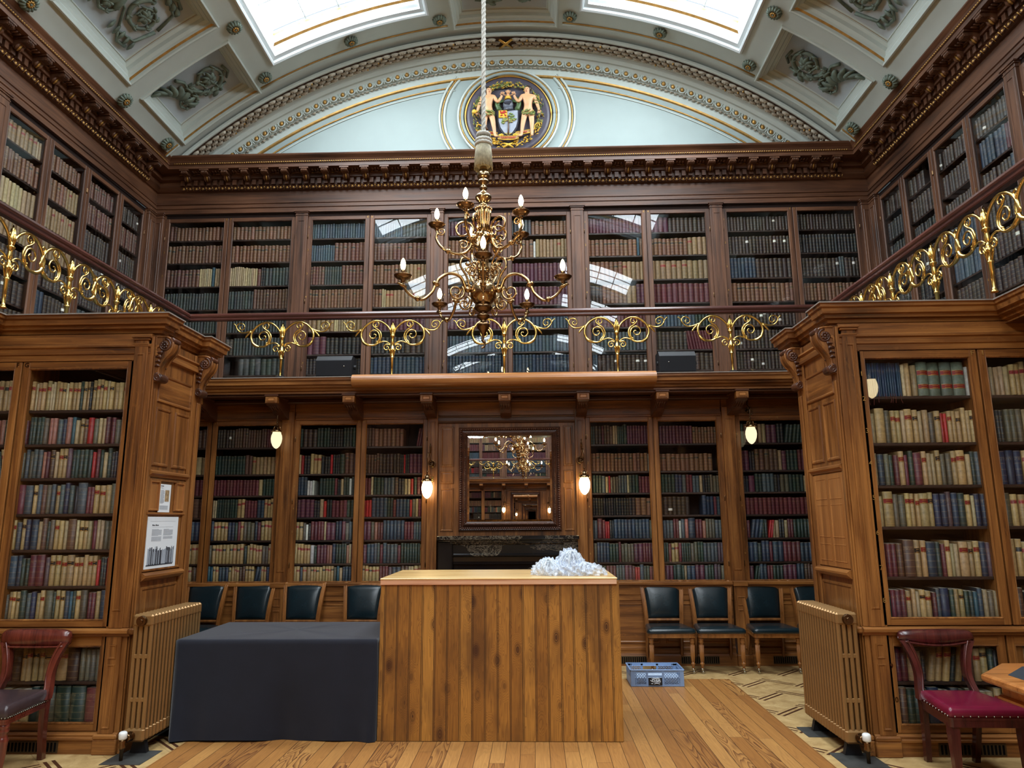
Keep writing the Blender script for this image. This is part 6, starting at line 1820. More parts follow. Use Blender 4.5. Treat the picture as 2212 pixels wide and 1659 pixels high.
def green_chair():
    t = thing('side_chair', 'x', 'chair', (0, 0, 0), 'green leather chairs along the fireplace wall')
    W = 'chair_oak'
    # seat rail and cushion (front looks at -y)
    out = rounded([(-.255, -.225), (.255, -.225), (.205, .215), (-.205, .215)], .05)
    f = MB()
    for k, z0, z1 in ((1.0, .365, .378), (.985, .378, .392), (1.0, .392, .405)):
        f.loft([[(x * k, y * k, z0) for x, y in out], [(x * k, y * k, z1) for x, y in out]], W, True, (True, True), False)
    f.build('seat_rail', t)
    s = MB(); cushion(s, [(x * 1.01, y * 1.01) for x, y in out], .405, .452, .016, 'leather_g')
    so = s.build('seat', t)
    n = MB(); nails(n, [(x * 1.022, y * 1.022, .411) for x, y in out] + [(out[0][0] * 1.022, out[0][1] * 1.022, .411)], .0036, 'brass_old', .0125); n.build('nail_trim', so)
    # front legs: reeded and turned, with castors
    for q in (-1, 1):
        L = MB(); x, y = q * .215, -.185
        L.lathe([(.024, .37), (.026, .345), (.020, .335), (.025, .322), (.025, .31), (.018, .305), (.023, .285), (.0225, .27), (.019, .17), (.0155, .115), (.022, .108), (.022, .098), (.015, .09), (.0135, .05)], (x, y, 0), W, 14)
        for k in range(8):
            a = 2 * pi * k / 8; L.tube([(x + .021 * cos(a), y + .021 * sin(a), .29), (x + .018 * cos(a), y + .018 * sin(a), .17), (x + .0145 * cos(a), y + .0145 * sin(a), .12)], .0045, W, 5)
        lo = L.build('leg', t)
        c = MB(); c.lathe([(.0145, .055), (.0155, .05), (.013, .036), (.006, .03)], (x, y, 0), 'steel', 10); c.lathe([(.010, -.008), (.0155, -.006), (.0155, .006), (.010, .008)], (x + .008, y + .004, .0155), 'steel', 14, 'y'); c.build('castor', lo)
    for q in (-1, 1):
        L = MB(); pts = smooth_path([(q * .185, .19, .40), (q * .188, .20, .28), (q * .192, .23, .12), (q * .195, .27, 0.002)], 4)
        L.tube(pts, [.022 - .006 * i / (len(pts) - 1) for i in range(len(pts))], W, 4); L.build('leg', t)
    # back: raked stiles that flare outwards, arched crest rail, padded panel
    def B_(u, z, o=0.0):     # u in -1..1 across, point on the raked back
        k = (z - .40) / .5; return (u * (.190 + .040 * max(0, k) ** 1.5), .192 + .02 * k + .075 * max(0, k) ** 2 + o, z)
    for q in (-1, 1):
        S = MB(); zs = [.38 + .52 * k / 12 for k in range(13)]
        rings = []
        for z in zs:
            c = B_(q, z); w, d = .021, .017
            rings.append([(c[0] - w, c[1] - d, z), (c[0] + w, c[1] - d, z), (c[0] + w, c[1] + d, z), (c[0] - w, c[1] + d, z)])
        S.loft(rings, W, True, (True, True), False)
        for o in (-.012, .012): S.tube([(B_(q, z)[0] + o, B_(q, z)[1] - .017, z) for z in zs], .005, W, 5)
        c = B_(q, .897); S.lathe([(.016, -.022), (.02, 0), (.016, .022)], (c[0], c[1] + .012, .892), W, 10, 'x'); S.build('stile', t)
    r = MB(); N = 14
    for lo, hi, nm in ((.865, .893, 0),):
        rings = []
        for k in range(N + 1):
            u = -1 + 2 * k / N; ar = .012 * (1 - u * u)
            b0 = B_(u, .858 + ar * 1.6); t0 = B_(u, .890 + ar * .5)
            rings.append([(b0[0], b0[1] - .015, b0[2]), (t0[0], t0[1] - .015, t0[2]), (t0[0], t0[1] + .02, t0[2] + .002), (b0[0], b0[1] + .015, b0[2])])
        r.loft(rings, W, True, (True, True), False)
    r.build('crest_rail', t)
    r = MB()
    for z0, z1, o in ((.482, .512, .014), (.492, .502, .018)):
        a, b = B_(-1, z0), B_(1, z1)
        r.box(a[0], b[0], (a[1] + b[1]) / 2 - o, (a[1] + b[1]) / 2 + o, z0, z1, W, .004)
    r.build('lower_rail', t)
    p = MB(); rows_ = []
    for k in range(11):
        v = k / 10; z = .512 + .358 * v; line = []
        for j in range(11):
            u = -.88 + 1.76 * j / 10
            bulge = .022 * (1 - (2 * v - 1) ** 4) * (1 - (u / .88) ** 4)
            zz = z + (.012 * (1 - u * u) if v > .9 else 0)
            line.append(B_(u, zz, -.014 - bulge))
        rows_.append(line)
    back = [[(x, y + .03 + 0, z) for x, y, z in line] for line in rows_]
    for g in (rows_, back):
        p.add([q for l in g for q in l], [(i * 11 + j, i * 11 + j + 1, (i + 1) * 11 + j + 1, (i + 1) * 11 + j) for i in range(10) for j in range(10)], 'leather_g', True)
    edge = [(0, j) for j in range(11)] + [(i, 10) for i in range(1, 11)] + [(10, j) for j in range(9, -1, -1)] + [(i, 0) for i in range(9, -1, -1)]
    ring = [rows_[i][j] for i, j in edge[:-1]]; ring2 = [back[i][j] for i, j in edge[:-1]]
    p.loft([ring, ring2], 'leather_g', True, (False, False))
    po = p.build('back_pad', t)
    n = MB(); nails(n, [(x, y - .002, z) for x, y, z in ring] + [ring[0]], .0034, 'brass_old', .0125); n.build('nail_trim', po)
    return t
GC = green_chair()
gl_ = [(1.755, 8.10, .02, 'green leather chair against the wall, beside the grey plastic crate'), (2.285, 8.10, -.01, 'green leather chair against the wall, middle of the right-hand row'),
       (2.865, 8.10, .01, 'green leather chair against the wall, next to the ribbed radiator'), (3.42, 8.10, .0, 'green leather chair mostly hidden behind the right radiator and wire rack'),
       (-1.635, 8.05, -.06, 'green leather chair behind the black-draped table, next to the pine counter'), (-2.325, 8.05, -.05, 'green leather chair behind the black-draped table, second from the pine counter'),
       (-2.90, 8.06, -.03, 'green leather chair behind the black-draped table, third from the pine counter'), (-3.455, 8.06, -.03, 'green leather chair partly hidden behind the left radiator')]
for i, (x, y, r, lab) in enumerate(gl_):
    o = GC if i == 0 else copy_tree(GC)
    place(o, x, y, r); o['label'] = lab

def reading_chair(label, red):
    """balloon-backed mahogany chair, front to -y, built at the origin"""
    t = thing('reading_chair', label, 'chair', (0, 0, 0), 'mahogany reading chairs')
    W = 'mahogany2' if red else 'mahogany'; Lm = 'leather_r' if red else 'leather_b'
    fw, bw, dp = .235, .185, .235
    out = rounded([(-fw, -dp), (fw, -dp), (bw, dp), (-bw, dp)], .02, 3)
    f = MB()
    for k, z0, z1 in ((1.0, .345, .385), (1.012, .385, .40)) if red else ((1.0, .352, .372), (1.012, .372, .384)): f.loft([[(x * k, y * k, z0) for x, y in out], [(x * k, y * k, z1) for x, y in out]], W, True, (True, True), False)
    f.build('seat_frame', t)
    s = MB(); cushion(s, [(x * 1.0, y * 1.0) for x, y in out], .40 if red else .384, .455 if red else .462, .014, Lm); so = s.build('seat', t)
    n = MB(); nails(n, [(x * 1.018, y * 1.018, .408 if red else .393) for x, y in out] + [(out[0][0] * 1.018, out[0][1] * 1.018, .408 if red else .393)], .005 if red else .0042, 'steel', .046 if red else .02); n.build('nail_trim', so)
    for q in (-1, 1):
        L = MB(); x, y = q * (fw - .03), -dp + .035
        if red:
            L.loft([[(x + a * w, y + b * w, z) for a, b in ((-1, -1), (1, -1), (1, 1), (-1, 1))] for w, z in ((.026, .36), (.027, .30), (.022, .15), (.017, 0.001))], W, True, (True, True), False)
        else:
            L.lathe([(.022, .36), (.030, .345), (.032, .335), (.024, .325), (.030, .315), (.030, .305), (.020, .295), (.026, .27), (.034, .255), (.032, .245), (.030, .23), (.026, .16), (.018, .09), (.016, .075), (.024, .068), (.024, .06), (.018, .052), (.029, .035), (.030, .022), (.022, .006), (.016, .001)], (x, y, 0), W, 18)
        L.build('leg', t)
    def back_leg(q):
        return smooth_path([(q * (bw - .012), dp - .01, .42), (q * (bw - .014), dp - .012, .34), (q * (bw - .02), dp + .0, .2), (q * (bw - .03), dp + .035, .001)], 5)
    for q in (-1, 1):
        L = MB(); pts = back_leg(q); n_ = len(pts)
        rings = []
        for i, (x, y, z) in enumerate(pts):
            w, d = .020 - .003 * i / n_, .026 - .006 * i / n_
            rings.append([(x - w, y - d, z), (x + w, y - d, z), (x + w, y + d, z), (x - w, y + d, z)])
        L.loft(rings, W, True, (True, True), False); L.build('leg', t)
    # balloon back: stiles sweep out from the seat, wide tablet crest rail
    ztop = .835 if red else .852
    def stile(q):
        return smooth_path([(q * (bw + .005), dp - .03, .405), (q * (bw - .01), dp + .005, .47), (q * (bw - .025), dp + .03, .55), (q * (bw - .015), dp + .045, .64), (q * (bw + .01), dp + .06, .72), (q * (bw + .03), dp + .068, .765)], 6)
    for q in (-1, 1):
        S = MB(); pts = stile(q); n_ = len(pts)
        rings = []
        for i, (x, y, z) in enumerate(pts):
            k = i / (n_ - 1); w, d = .020 + .014 * k * k, .028 - .012 * k
            rings.append([(x - w, y - d, z), (x + w, y - d, z), (x + w, y + d, z), (x - w, y + d, z)])
        S.loft(rings, W, True, (True, True), False)
        S.tube([(x - q * .014, y - .022, z) for x, y, z in pts], .0075, W, 6); S.build('stile', t)
    c = MB(); N = 28; rings = []
    hw = .252
    for k in range(N + 1):
        u = -1 + 2 * k / N; x = hw * sin(u * pi / 2) if abs(u) < 1 else hw * u
        e = max(0.0, 1 - abs(u) ** 3.2); yb = dp + .085 - .03 * (1 - u * u)
        top = ztop - .05 + .05 * e ** .5 + .006 * (1 - u * u)
        if red: bot = ztop - .088 - .012 * cos(u * pi * 1.25) * (1 if abs(u) < .8 else .5) + .02 * (abs(u) ** 6)
        else: bot = ztop - .118 + .030 * abs(u) ** 5
        if abs(u) > .93: bot = min(bot + (abs(u) - .93) * .45, top - .004)
        mid = (top + bot) / 2
        rings.append([(x, yb - .012, bot), (x, yb - .024, mid - .01), (x, yb - .018, top - .012), (x, yb + .002, top), (x, yb + .014, mid), (x, yb + .006, bot)])
    c.loft(rings, W, True, (True, True))
    b0 = [(hw * sin((-1 + 2 * k / N) * pi / 2), dp + .065 - .03 * (1 - (-1 + 2 * k / N) ** 2) + .002, rings[k][0][2]) for k in range(5, N - 4)]
    c.tube(b0, .008, W, 6)
    c.build('crest_rail', t)
    r = MB(); r.box(-bw + .01, bw - .01, dp - .03, dp - .005, .37, .42, W, .006); r.build('shoe_rail', t)
    return t
a = reading_chair('mahogany reading chair with brown leather seat and turned front legs', False); place(a, -3.245, 4.90, .0)
b = reading_chair('mahogany reading chair with crimson leather seat drawn up to the writing table', True); place(b, 3.075, 4.92, -.03)

def radiators():
    for s, lab in ((-1, 'gold-painted cast-iron radiator below the white notices'), (1, 'gold-painted cast-iron radiator beside the panelled cupboard end')):
        t = thing('radiator', lab, 'radiator', (s * 2.49, 5.6, 0), 'ribbed radiators')
        x0, x1 = 2.415, 2.565; y0, n, dy = 5.215, 16, .0485
        m = MB(lambda p: (s * p[0], p[1], p[2]))
        zt, zb = .95, .095
        def sec(y, a, b):
            m.box(a, b, y + .004, y + dy - .004, zt - .085, zt, 'radiator', .014); m.box(a, b, y + .004, y + dy - .004, zb, zb + .09, 'radiator', .014)
            w = (b - a) / 4
            for k in range(4): m.box(a + w * k + .003, a + w * (k + 1) - .006, y + .0115, y + dy - .0115, zb + .05, zt - .05, 'radiator', .008)
            for z in (.37, .66): m.box(a + .006, b - .008, y + .014, y + dy - .014, z - .015, z + .015, 'radiator', .004)
        sec(y0, x0, x1); p = m.build('section', t)
        for k in range(1, n):
            c = p.copy(); COL.objects.link(c); c.location = (0, dy * k, 0)
        h = MB(lambda p: (s * p[0], p[1], p[2]))
        h.lathe([(.034, -.022), (.034, -.016), (.030, -.014), (.036, -.008), (.036, .006)], (2.49, y0, .905), 'brass_old', 18, 'y'); h.lathe([(.014, -.03), (.018, -.022)], (2.49, y0, .905), 'brass_old', 8, 'y'); h.build('end_plug', t)
        for y in (y0 + .09, y0 + n * dy - .12):
            f = MB(lambda p: (s * p[0], p[1], p[2])); f.prism([(2.43, 0.004), (2.455, .10), (2.525, .10), (2.55, 0.004)], y, y + .04, 'iron', 'y')
            f.build('foot', t)
        v = MB(lambda p: (s * p[0], p[1], p[2]))
        v.lathe([(.022, -.06), (.028, -.055), (.022, -.045), (.030, -.035), (.024, -.025), (.032, -.012), (.026, .01)], (2.50, y0, .14), 'brass_old', 16, 'y')
        v.lathe([(.020, 0), (.022, -.01), (.018, -.03), (.024, -.05), (.018, -.065), (.014, -.07), (.012, -.135)], (2.515, y0 - .075, .138), 'brass_old', 14)
        vo = v.build('valve', t)
        w = MB(lambda p: (s * p[0], p[1], p[2])); w.lathe([(.022, .0), (.027, .006), (.028, .035), (.025, .045), (.018, .05)], (2.515, y0 - .075, .138), 'valve_white', 14); w.build('valve_cap', vo)
radiators()

def counter():
    t = thing('pine_counter', 'tall stained pine board counter with a pale top, standing on the plank floor', 'counter', (.045, 6.05, 0))
    x0, x1, y0, y1, h = -.853, .955, 5.59, 6.50, 1.165
    m = MB(); m.box(x0, x1, y0, y0 + .02, .004, h - .045, 'pine'); m.build('front_panel', t)
    for a, b in ((x0, x0 + .02), (x1 - .02, x1)):
        s = MB(); s.box(a - (.004 if a < 0 else 0), b + (0 if a < 0 else .004), y0 + .004, y1, .004, h - .03, 'pine'); s.build('side_panel', t)
    p = MB(); p.box(x0 - .006, x1 - .012, y0 - .018, y0 + .01, h - .05, h - .012, 'pine_edge', .003); p.build('top_edging', t)
    p = MB(); p.box(x0 - .008, x1 - .008, y0 - .022, y1, h - .014, h, 'pine_top', .004)
    p.build('top', t)
    k = MB(); k.box(x0, x1, y1 - .02, y1, .1, h - .02, 'pine'); k.box(x0 + .02, x1 - .02, y0 + .02, y1 - .02, .5, .52, 'pine_top'); k.build('inner_shelf', t)
counter()

def film():
    rr = random.Random(11)
    t = thing('plastic_sheeting', 'crumpled clear plastic wrapping heaped on the pine counter', 'plastic wrapping', (.6, 5.85, 1.165))
    def lump(cx, cy, rx, ry, rz, seed, nm):
        m = MB(); N, K = 72, 20; rs = random.Random(seed); ph = [rs.uniform(0, 6.28) for _ in range(12)]; rings = []
        for i in range(K + 1):
            el = pi / 2 * (1 - i / K); ring = []
            for j in range(N):
                a = 2 * pi * j / N
                rid = abs(sin(5 * a + ph[0] + 2.2 * sin(3 * el + ph[1]))) ** 3 * .16 + abs(sin(9 * a + ph[2] - 3 * el)) ** 4 * .12 + abs(sin(4 * a + 7 * el + ph[3])) ** 4 * .10
                d = .86 + rid + .05 * sin(2 * a + ph[4])
                z = max(.0, sin(el)) * (.84 + rid + .08 * sin(3 * a + ph[5])) * rz
                ring.append((cx + cos(a) * cos(el) * rx * d, cy + sin(a) * cos(el) * ry * d, 1.167 + z))
            rings.append(ring)
        m.loft(rings, 'film', True, (True, False)); m.build(nm, t)
    lump(.43, 5.86, .125, .12, .115, 1, 'folded_film'); lump(.61, 5.88, .125, .14, .18, 2, 'folded_film'); lump(.52, 5.84, .12, .12, .10, 5, 'folded_film')
    lump(.76, 5.86, .135, .12, .075, 3, 'folded_film'); lump(.66, 5.80, .11, .10, .10, 4, 'folded_film')
    m = MB()
    for k in range(70):
        cx = rr.choice((.43, .45, .6, .62, .72)); top = {.43: .12, .45: .11, .6: .18, .62: .18, .72: .09}[cx]
        cy = 5.83 + rr.uniform(-.03, .05); a = rr.uniform(0, 6.28); R0 = rr.uniform(.07, .13); pts = []
        for q in range(7):
            el = q / 6 * pi * rr.uniform(.8, .95)
            pts.append((cx + R0 * cos(el) * cos(a), cy + R0 * .9 * cos(el) * sin(a), 1.17 + max(.002, top * sin(el) + rr.uniform(-.008, .008))))
        m.tube(smooth_path(pts, 3), .0016 + .0012 * rr.random(), 'paper', 4)
    m.build('crease', t)
film()

def tablecloth():
    """black cloth over a trestle table, falling to the floor with soft folds and ironed creases"""
    x0, x1, y0, y1, zt = -2.40, -.885, 5.585, 6.50, .722
    rr = random.Random(4); m = MB()
    rect = []
    def side(a, b, n): return [(a[0] + (b[0] - a[0]) * i / n, a[1] + (b[1] - a[1]) * i / n) for i in range(n)]
    per = side((x0, y0), (x1, y0), 64) + side((x1, y0), (x1, y1), 36) + side((x1, y1), (x0, y1), 64) + side((x0, y1), (x0, y0), 36)
    n = len(per); cx, cy = (x0 + x1) / 2, (y0 + y1) / 2
    folds = [(rr.uniform(0, n), rr.uniform(3, 8), rr.uniform(-1, 1)) for _ in range(26)]
    rings = []; K = 22
    for i in range(K + 1):
        v = i / K; z = zt - .008 - (zt - .022) * v; ring = []
        for j, (x, y) in enumerate(per):
            w = 0
            for c, wd, am in folds:
                d = min(abs(j - c), n - abs(j - c)); w += am * math.exp(-(d / wd) ** 2)
            corner = 0
            for c in (0, 64, 100, 164):
                d = min(abs(j - c), n - abs(j - c)); corner += math.exp(-(d / 4.0) ** 2)
            off = .012 + v * (.045 * w * v + .05 * corner * v + .018)
            crease = .0035 * math.exp(-((v - .47) / .012) ** 2)
            dx = -1 if x <= x0 + 1e-6 else (1 if x >= x1 - 1e-6 else 0); dy = -1 if y <= y0 + 1e-6 else (1 if y >= y1 - 1e-6 else 0)
            if dx: off = min(off, .018 if dx > 0 else .010)
            ring.append((x + dx * (off + crease), y + dy * (off + crease), z + (.012 * w * v if v > .9 else 0)))
        rings.append(ring)
    top = []
    for k, dz in ((.995, .0), (.98, .0), (.9, .002), (.6, .004), (.3, .003), (.02, .002)):
        top.append([(cx + (x - cx) * k, cy + (y - cy) * k, zt + dz + .0025 * sin(x * 9 + y * 5) * (k < .97)) for x, y in per])
    m.loft(top[::-1] + rings, 'cloth', True, (True, False))
    o = m.build('tablecloth')
    tag(o, 'black cloth draped to the floor over a table beside the pine counter', 'tablecloth')
    t = thing('trestle_table', 'table hidden under the black cloth beside the pine counter', 'table', (cx, cy, 0))
    m = MB(); m.box(x0 + .01, x1 - .01, y0 + .01, y1 - .01, zt - .035, zt - .006, 'pine_top', .004); m.build('tabletop', t)
    for x in (x0 + .08, x1 - .08):
        for y in (y0 + .08, y1 - .08):
            m = MB(); m.tube([(x, y, 0.002), (x, y, zt - .036)], .016, 'iron', 8); m.build('leg', t)
tablecloth()

def crate():
    x0, x1, y0, y1, h = 1.235, 1.765, 7.33, 7.69, .155
    t = thing('plastic_crate', 'grey-blue plastic crate with latticed sides on the plank floor', 'crate', ((x0 + x1) / 2, (y0 + y1) / 2, 0))
    C = 'crate'
    def T(p): return (p[0], p[1], p[2] + .003)
    b = MB(T); b.box(x0 + .012, x1 - .012, y0 + .012, y1 - .012, 0, .008, C, .003)
    b.build('base', t)
    r = MB(T)
    for z0, z1, o in ((h - .012, h, .0), (h - .032, h - .027, .006)):
        r.box(x0 + o, x1 - o, y0 + o, y0 + o + .012, z0, z1, C, .003); r.box(x0 + o, x1 - o, y1 - o - .012, y1 - o, z0, z1, C, .003)
        r.box(x0 + o, x0 + o + .012, y0 + o, y1 - o, z0, z1, C, .003); r.box(x1 - o - .012, x1 - o, y0 + o, y1 - o, z0, z1, C, .003)
    r.build('rim', t)
    for nm, yy, sg in (('front_side', y0 + .008, 1), ('back_side', y1 - .013, -1)):
        w = MB(T); d = .005
        w.box(x0 + .01, x1 - .01, yy, yy + d, h - .032, h, C); w.box(x0 + .01, x1 - .01, yy, yy + d, 0, .02, C)
        for a, c in ((x0 + .01, x0 + .05), (x1 - .05, x1 - .01), (1.39, 1.41), (1.545, 1.565), (x0 + .055, x0 + .062), (x1 - .062, x1 - .055)): w.box(a, c, yy - .004 * (sg > 0), yy + d, 0, h - .01, C)
        w.box(1.40, 1.555, yy, yy + d, .085, .10, C) if sg > 0 else w.box(1.40, 1.555, yy, yy + d, 0, .09, C)
        for a, c in ((x0 + .05, 1.40), (1.555, x1 - .05)):
            if sg < 0: w.box(a, c, yy, yy + d, .0, .09, C)
            z0_, z1_ = (.02, h - .035) if sg > 0 else (.09, h - .03)
            st = .026; k = int((c - a) / st) + 5
            for i in range(-4, k):
                for sd in (-1, 1):
                    p0 = [a + i * st, z0_]; p1 = [a + i * st + (z1_ - z0_), z1_]
                    if sd < 0: p0[0], p1[0] = p1[0], p0[0]
                    def clip(p, q):
                        if p[0] < a and q[0] > a: f = (a - p[0]) / (q[0] - p[0]); p = [a, p[1] + (q[1] - p[1]) * f]
                        if p[0] > c and q[0] < c: f = (c - p[0]) / (q[0] - p[0]); p = [c, p[1] + (q[1] - p[1]) * f]
                        return p
                    q0, q1 = clip(p0, p1), clip(p1, p0)
                    if max(q0[0], q1[0]) <= a + 1e-4 or min(q0[0], q1[0]) >= c - 1e-4: continue
                    w.tube([(q0[0], yy + d / 2, q0[1]), (q1[0], yy + d / 2, q1[1])], .0033, C, 4)
        w.build(nm, t)
    for xx in (x0 + .008, x1 - .013):
        w = MB(T); w.box(xx, xx + .005, y0 + .01, y1 - .01, 0, .09, C); w.box(xx, xx + .005, y0 + .01, y1 - .01, h - .03, h, C)
        for q in range(8):
            yy = y0 + .02 + q * .046; w.box(xx, xx + .005, yy, yy + .02, .08, h - .02, C)
        w.build('end_side', t)
    l = MB(T); l.box(1.412, 1.543, y0 - .001, y0 + .004, .012, .082, 'black_plastic', .002); lo = l.build('label_plate', t)
    s = MB(T); yy = y0 - .002
    for pts in ([(1.445, .074), (1.452, .06), (1.445, .05)], [(1.455, .076), (1.475, .074), (1.5, .076), (1.52, .072)], [(1.452, .064), (1.47, .062), (1.466, .05)], [(1.48, .07), (1.492, .062), (1.484, .054)], [(1.5, .07), (1.51, .06), (1.523, .066)],
                [(1.43, .058), (1.445, .048), (1.47, .042), (1.5, .043), (1.522, .04)], [(1.475, .056), (1.5, .052), (1.523, .054), (1.524, .04)], [(1.437, .027), (1.455, .028)], [(1.465, .024), (1.49, .03), (1.52, .024)]):
        s.tube([(a, yy, z) for a, z in smooth_path(pts, 3)], .0034, 'paper', 5)
    s.build('lettering', lo)
    w = MB(T); w.box(x0 + .03, x1 - .03, y0 + .03, y1 - .04, .010, .075, 'packing', .004); o = w.build('packing_paper'); tag(o, 'pale packing paper lying inside the grey-blue crate', 'paper')
crate()

def writing_table():
    t = thing('writing_table', 'oak writing table with cut corners and a dark leather inset', 'table', (3.5, 3.6, 0))
    x0, x1, y0, y1, c = 2.752, 4.15, 2.5, 4.465, .29
    def octo(i): return [(x0 + i, y0 + c + i * .41), (x0 + c + i * .41, y0 + i), (x1 - c - i * .41, y0 + i), (x1 - i, y0 + c + i * .41), (x1 - i, y1 - c - i * .41), (x1 - c - i * .41, y1 - i), (x0 + c + i * .41, y1 - i), (x0 + i, y1 - c - i * .41)]
    m = MB()
    m.loft([[(x, y, z) for x, y in octo(i)] for i, z in ((.02, .715), (.006, .722), (.0, .732), (.0, .75), (.006, .757), (.02, .76))], 'table_oak', True, (True, True), False)
    to = m.build('tabletop', t)
    m = MB(); m.loft([[(x, y, z) for x, y in octo(.115)] for z in (.759, .7612)], 'desk_leather', True, (False, True), False); lo = m.build('leather_inset', to)
    g = MB(); P_ = octo(.19); g.tube([(x, y, .7612) for x, y in P_ + [P_[0]]], .0022, 'gold_line', 4); g.build('tooled_line', lo)
    m = MB(); m.loft([[(x, y, z) for x, y in octo(i)] for i, z in ((.075, .632), (.062, .638), (.062, .65), (.085, .658), (.085, .70), (.07, .715))], 'table_oak', True, (True, True), False); m.build('apron', t)
    for x in (x0 + .52, x1 - .22):
        for y in (y0 + .22, y1 - .42):
            m = MB(); m.lathe([(.05, .64), (.05, .52), (.03, .5), (.045, .47), (.045, .3), (.028, .12), (.04, .1), (.03, .02), (.02, 0.001)], (x, y, 0), 'table_oak', 16); m.build('leg', t)
writing_table()

def notices():
    X = -(XB - .004)
    def sheet(nm, lab, y0, y1, z0, z1, d, fn):
        t = thing(nm, lab, 'notice', (X, (y0 + y1) / 2, z0), 'white notices on the bay end')
        def T(p): return (-(XB - d - p[1]), y1 - p[0] if False else y0 + p[0], p[2])
        m = MB(T); W, H_ = y1 - y0, z1 - z0
        m.box(0, W, 0, .006, z0, z1, 'paper', .001); m.build('sheet', t)
        fn(t, T, W, z0, z1)
    rr = random.Random(9)
    def big(t, T, W, z0, z1):
        m = MB(T); f = .0066
        m.box(W * .08, W * .90, .005, f, z1 - .035, z1 - .0335, 'ink_lt'); m.box(W * .15, W * .83, .005, f, z1 - .079, z1 - .0775, 'ink_lt')
        u = W * .15
        for k, w in enumerate((.014, .008, .009, .012, .0, .013, .008, .009, .008, .009)):
            if w: m.box(u, u + w - .0025, .005, f, z1 - .069, z1 - (.058 if k in (0, 5) else .061), 'ink')
            u += w if w else .006
        for c0, rows_ in ((.15, 18), (.52, 15)):
            for k in range(rows_):
                if k == 10: continue
                z = z1 - .095 - k * .0052; m.box(W * c0, W * (c0 + .31 * (1 if k % 9 else rr.uniform(.5, .9))), .005, f, z - .0024, z, 'ink_lt')
        m.build('printed_text', t)
        b = MB(T); u = W * .07
        while u < W * .9:
            w = rr.uniform(.008, .022); h = rr.uniform(.105, .14); dk = rr.random() < .6
            b.box(u, u + w * .86, .005, f, z0 + .042, z0 + .042 + h, 'ink' if dk else 'ink_lt')
            if dk and rr.random() < .5: b.box(u + w * .25, u + w * .6, .005, f + .0004, z0 + .05, z0 + .042 + h * .8, 'ink_lt')
            u += w
        b.box(W * .05, W * .9, .005, f, z0 + .034, z0 + .043, 'ink'); b.build('printed_picture', t)
    def small(t, T, W, z0, z1):
        m = MB(T); f = .0066
        m.box(W * .08, W * .34, .005, f, z1 - .018, z1 - .012, 'ink'); m.box(W * .08, W * .30, .005, f, z1 - .032, z1 - .028, 'ink_lt')
        for k in range(19): m.box(W * .1, W * (.44 if k % 6 else .36), .005, f, z1 - .05 - k * .0055, z1 - .0472 - k * .0055, 'ink_lt')
        for k in range(6): m.box(W * .1, W * .82, .005, f, z0 + .022 + k * .0055, z0 + .0248 + k * .0055, 'ink_lt')
        m.build('printed_text', t)
        b = MB(T); b.box(W * .5, W * .86, .005, f, z0 + .085, z1 - .045, 'photo'); b.build('printed_picture', t)
    sheet('notice', 'large white notice with a picture of books, fixed to the bay end', 5.405, 5.875, 1.235, 1.640, .006, big)
    sheet('notice', 'small white notice with a portrait photograph, above the large notice', 5.535, 5.71, 1.675, 1.895, .008, small)
notices()

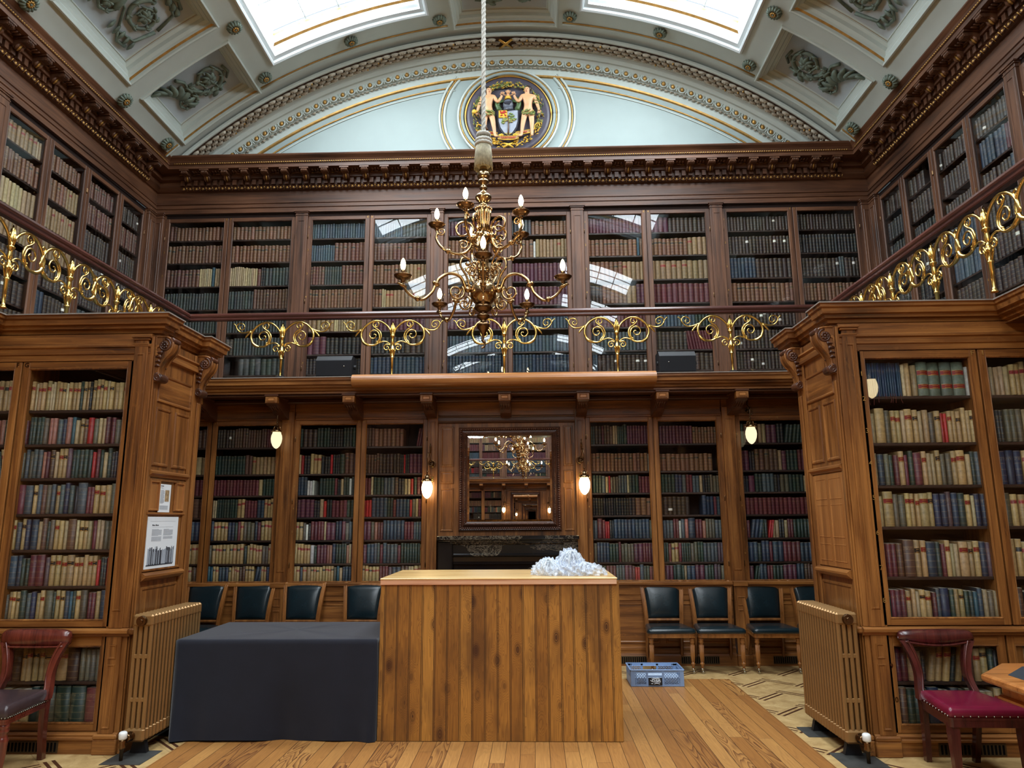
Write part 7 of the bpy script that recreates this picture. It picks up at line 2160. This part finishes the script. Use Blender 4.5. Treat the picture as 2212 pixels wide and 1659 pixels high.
def wire_rack():
    t = thing('wire_rack', 'black wire display rack behind the right bay', 'rack', (2.98, 6.7, 0))
    x0, x1, y0, y1 = 2.925, 3.25, 6.55, 6.9
    m = MB()
    for x in (x0, x1):
        for y in (y0, y1): m.tube([(x, y, 0.002), (x, y, 2.12)], .012, 'iron', 8)
    for z in (.05, 2.10): m.box(x0, x1, y0, y1, z, z + .02, 'iron', .004)
    m.box(x0 + .004, x1 - .004, y1 - .012, y1 - .004, .05, 2.1, 'iron'); m.box(x0 + .05, x0 + .058, y0 + .02, y1 - .01, .05, 2.1, 'iron')
    m.build('frame', t)
    for z in (.35, .75, 1.15, 1.55, 1.9):
        b = MB(); b.box(x0, x1, y0, y1, z, z + .012, 'iron', .003); b.box(x0 - .008, x1, y0 - .008, y0, z - .03, z + .05, 'iron', .003)
        for k in range(12):
            zz = z + .07 + k * .024
            b.tube([(x0 + .012, y0 - .004, zz), (x1 - .012, y0 - .004, zz)], .004, 'steel' if k % 2 else 'iron', 5); b.tube([(x0 - .004, y0 + .02, zz), (x0 - .004, y1 - .02, zz)], .004, 'steel' if k % 2 else 'iron', 5)
        b.build('wire_shelf', t)
wire_rack()

# ------------------------------------------------------------------ shelves full of volumes that are too many to be things of their own
for bk, nm, lab in ((STUFF, 'gallery_books', 'rows of bound volumes filling the end gallery bookcases'), (STUFF_LEFT, 'gallery_books', 'rows of bound volumes filling the left gallery bookcases'),
                    (STUFF_RIGHT, 'gallery_books', 'rows of bound volumes filling the right gallery bookcases'), (STUFF_LOW, 'shelved_books', 'rows of cloth and leather volumes in the cases beside the fireplace')):
    o = bpy.data.objects.new(nm, bk.mesh(nm)); COL.objects.link(o); tag(o, lab, 'books'); o['kind'] = 'stuff'

# ------------------------------------------------------------------ the far end of the room (seen in the mirror and the glass) repeats this end
def opposite():
    names = [o for o in bpy.data.objects if o.parent is None]
    keep = {'gallery_bookcase', 'fireplace_bookcase', 'overmantel_panelling', 'overmantel_mirror', 'mantelpiece', 'gallery_balcony', 'gallery_railing', 'bookcase_bay', 'gallery_books', 'shelved_books', 'bracket_lamp', 'screen_case'}
    for o in names:
        nm = o.name.split('.')[0]
        if nm not in keep: continue
        lab = o.get('label', '')
        if nm == 'gallery_bookcase' and 'gallery wall' in lab: continue
        if nm == 'gallery_railing' and 'side' in lab: continue
        if nm == 'gallery_books' and 'end gallery' not in lab: continue
        if nm == 'bracket_lamp' and 'pilaster' not in lab: continue
        if nm == 'screen_case': continue
        c = copy_tree(o)
        c.location = (-o.location.x, 2 * Y_MID - o.location.y, o.location.z)
        c.rotation_euler.z = pi
        short = ' '.join(lab.split()[:9])
        c['label'] = short + ', repeated at the far mirrored end'
opposite()
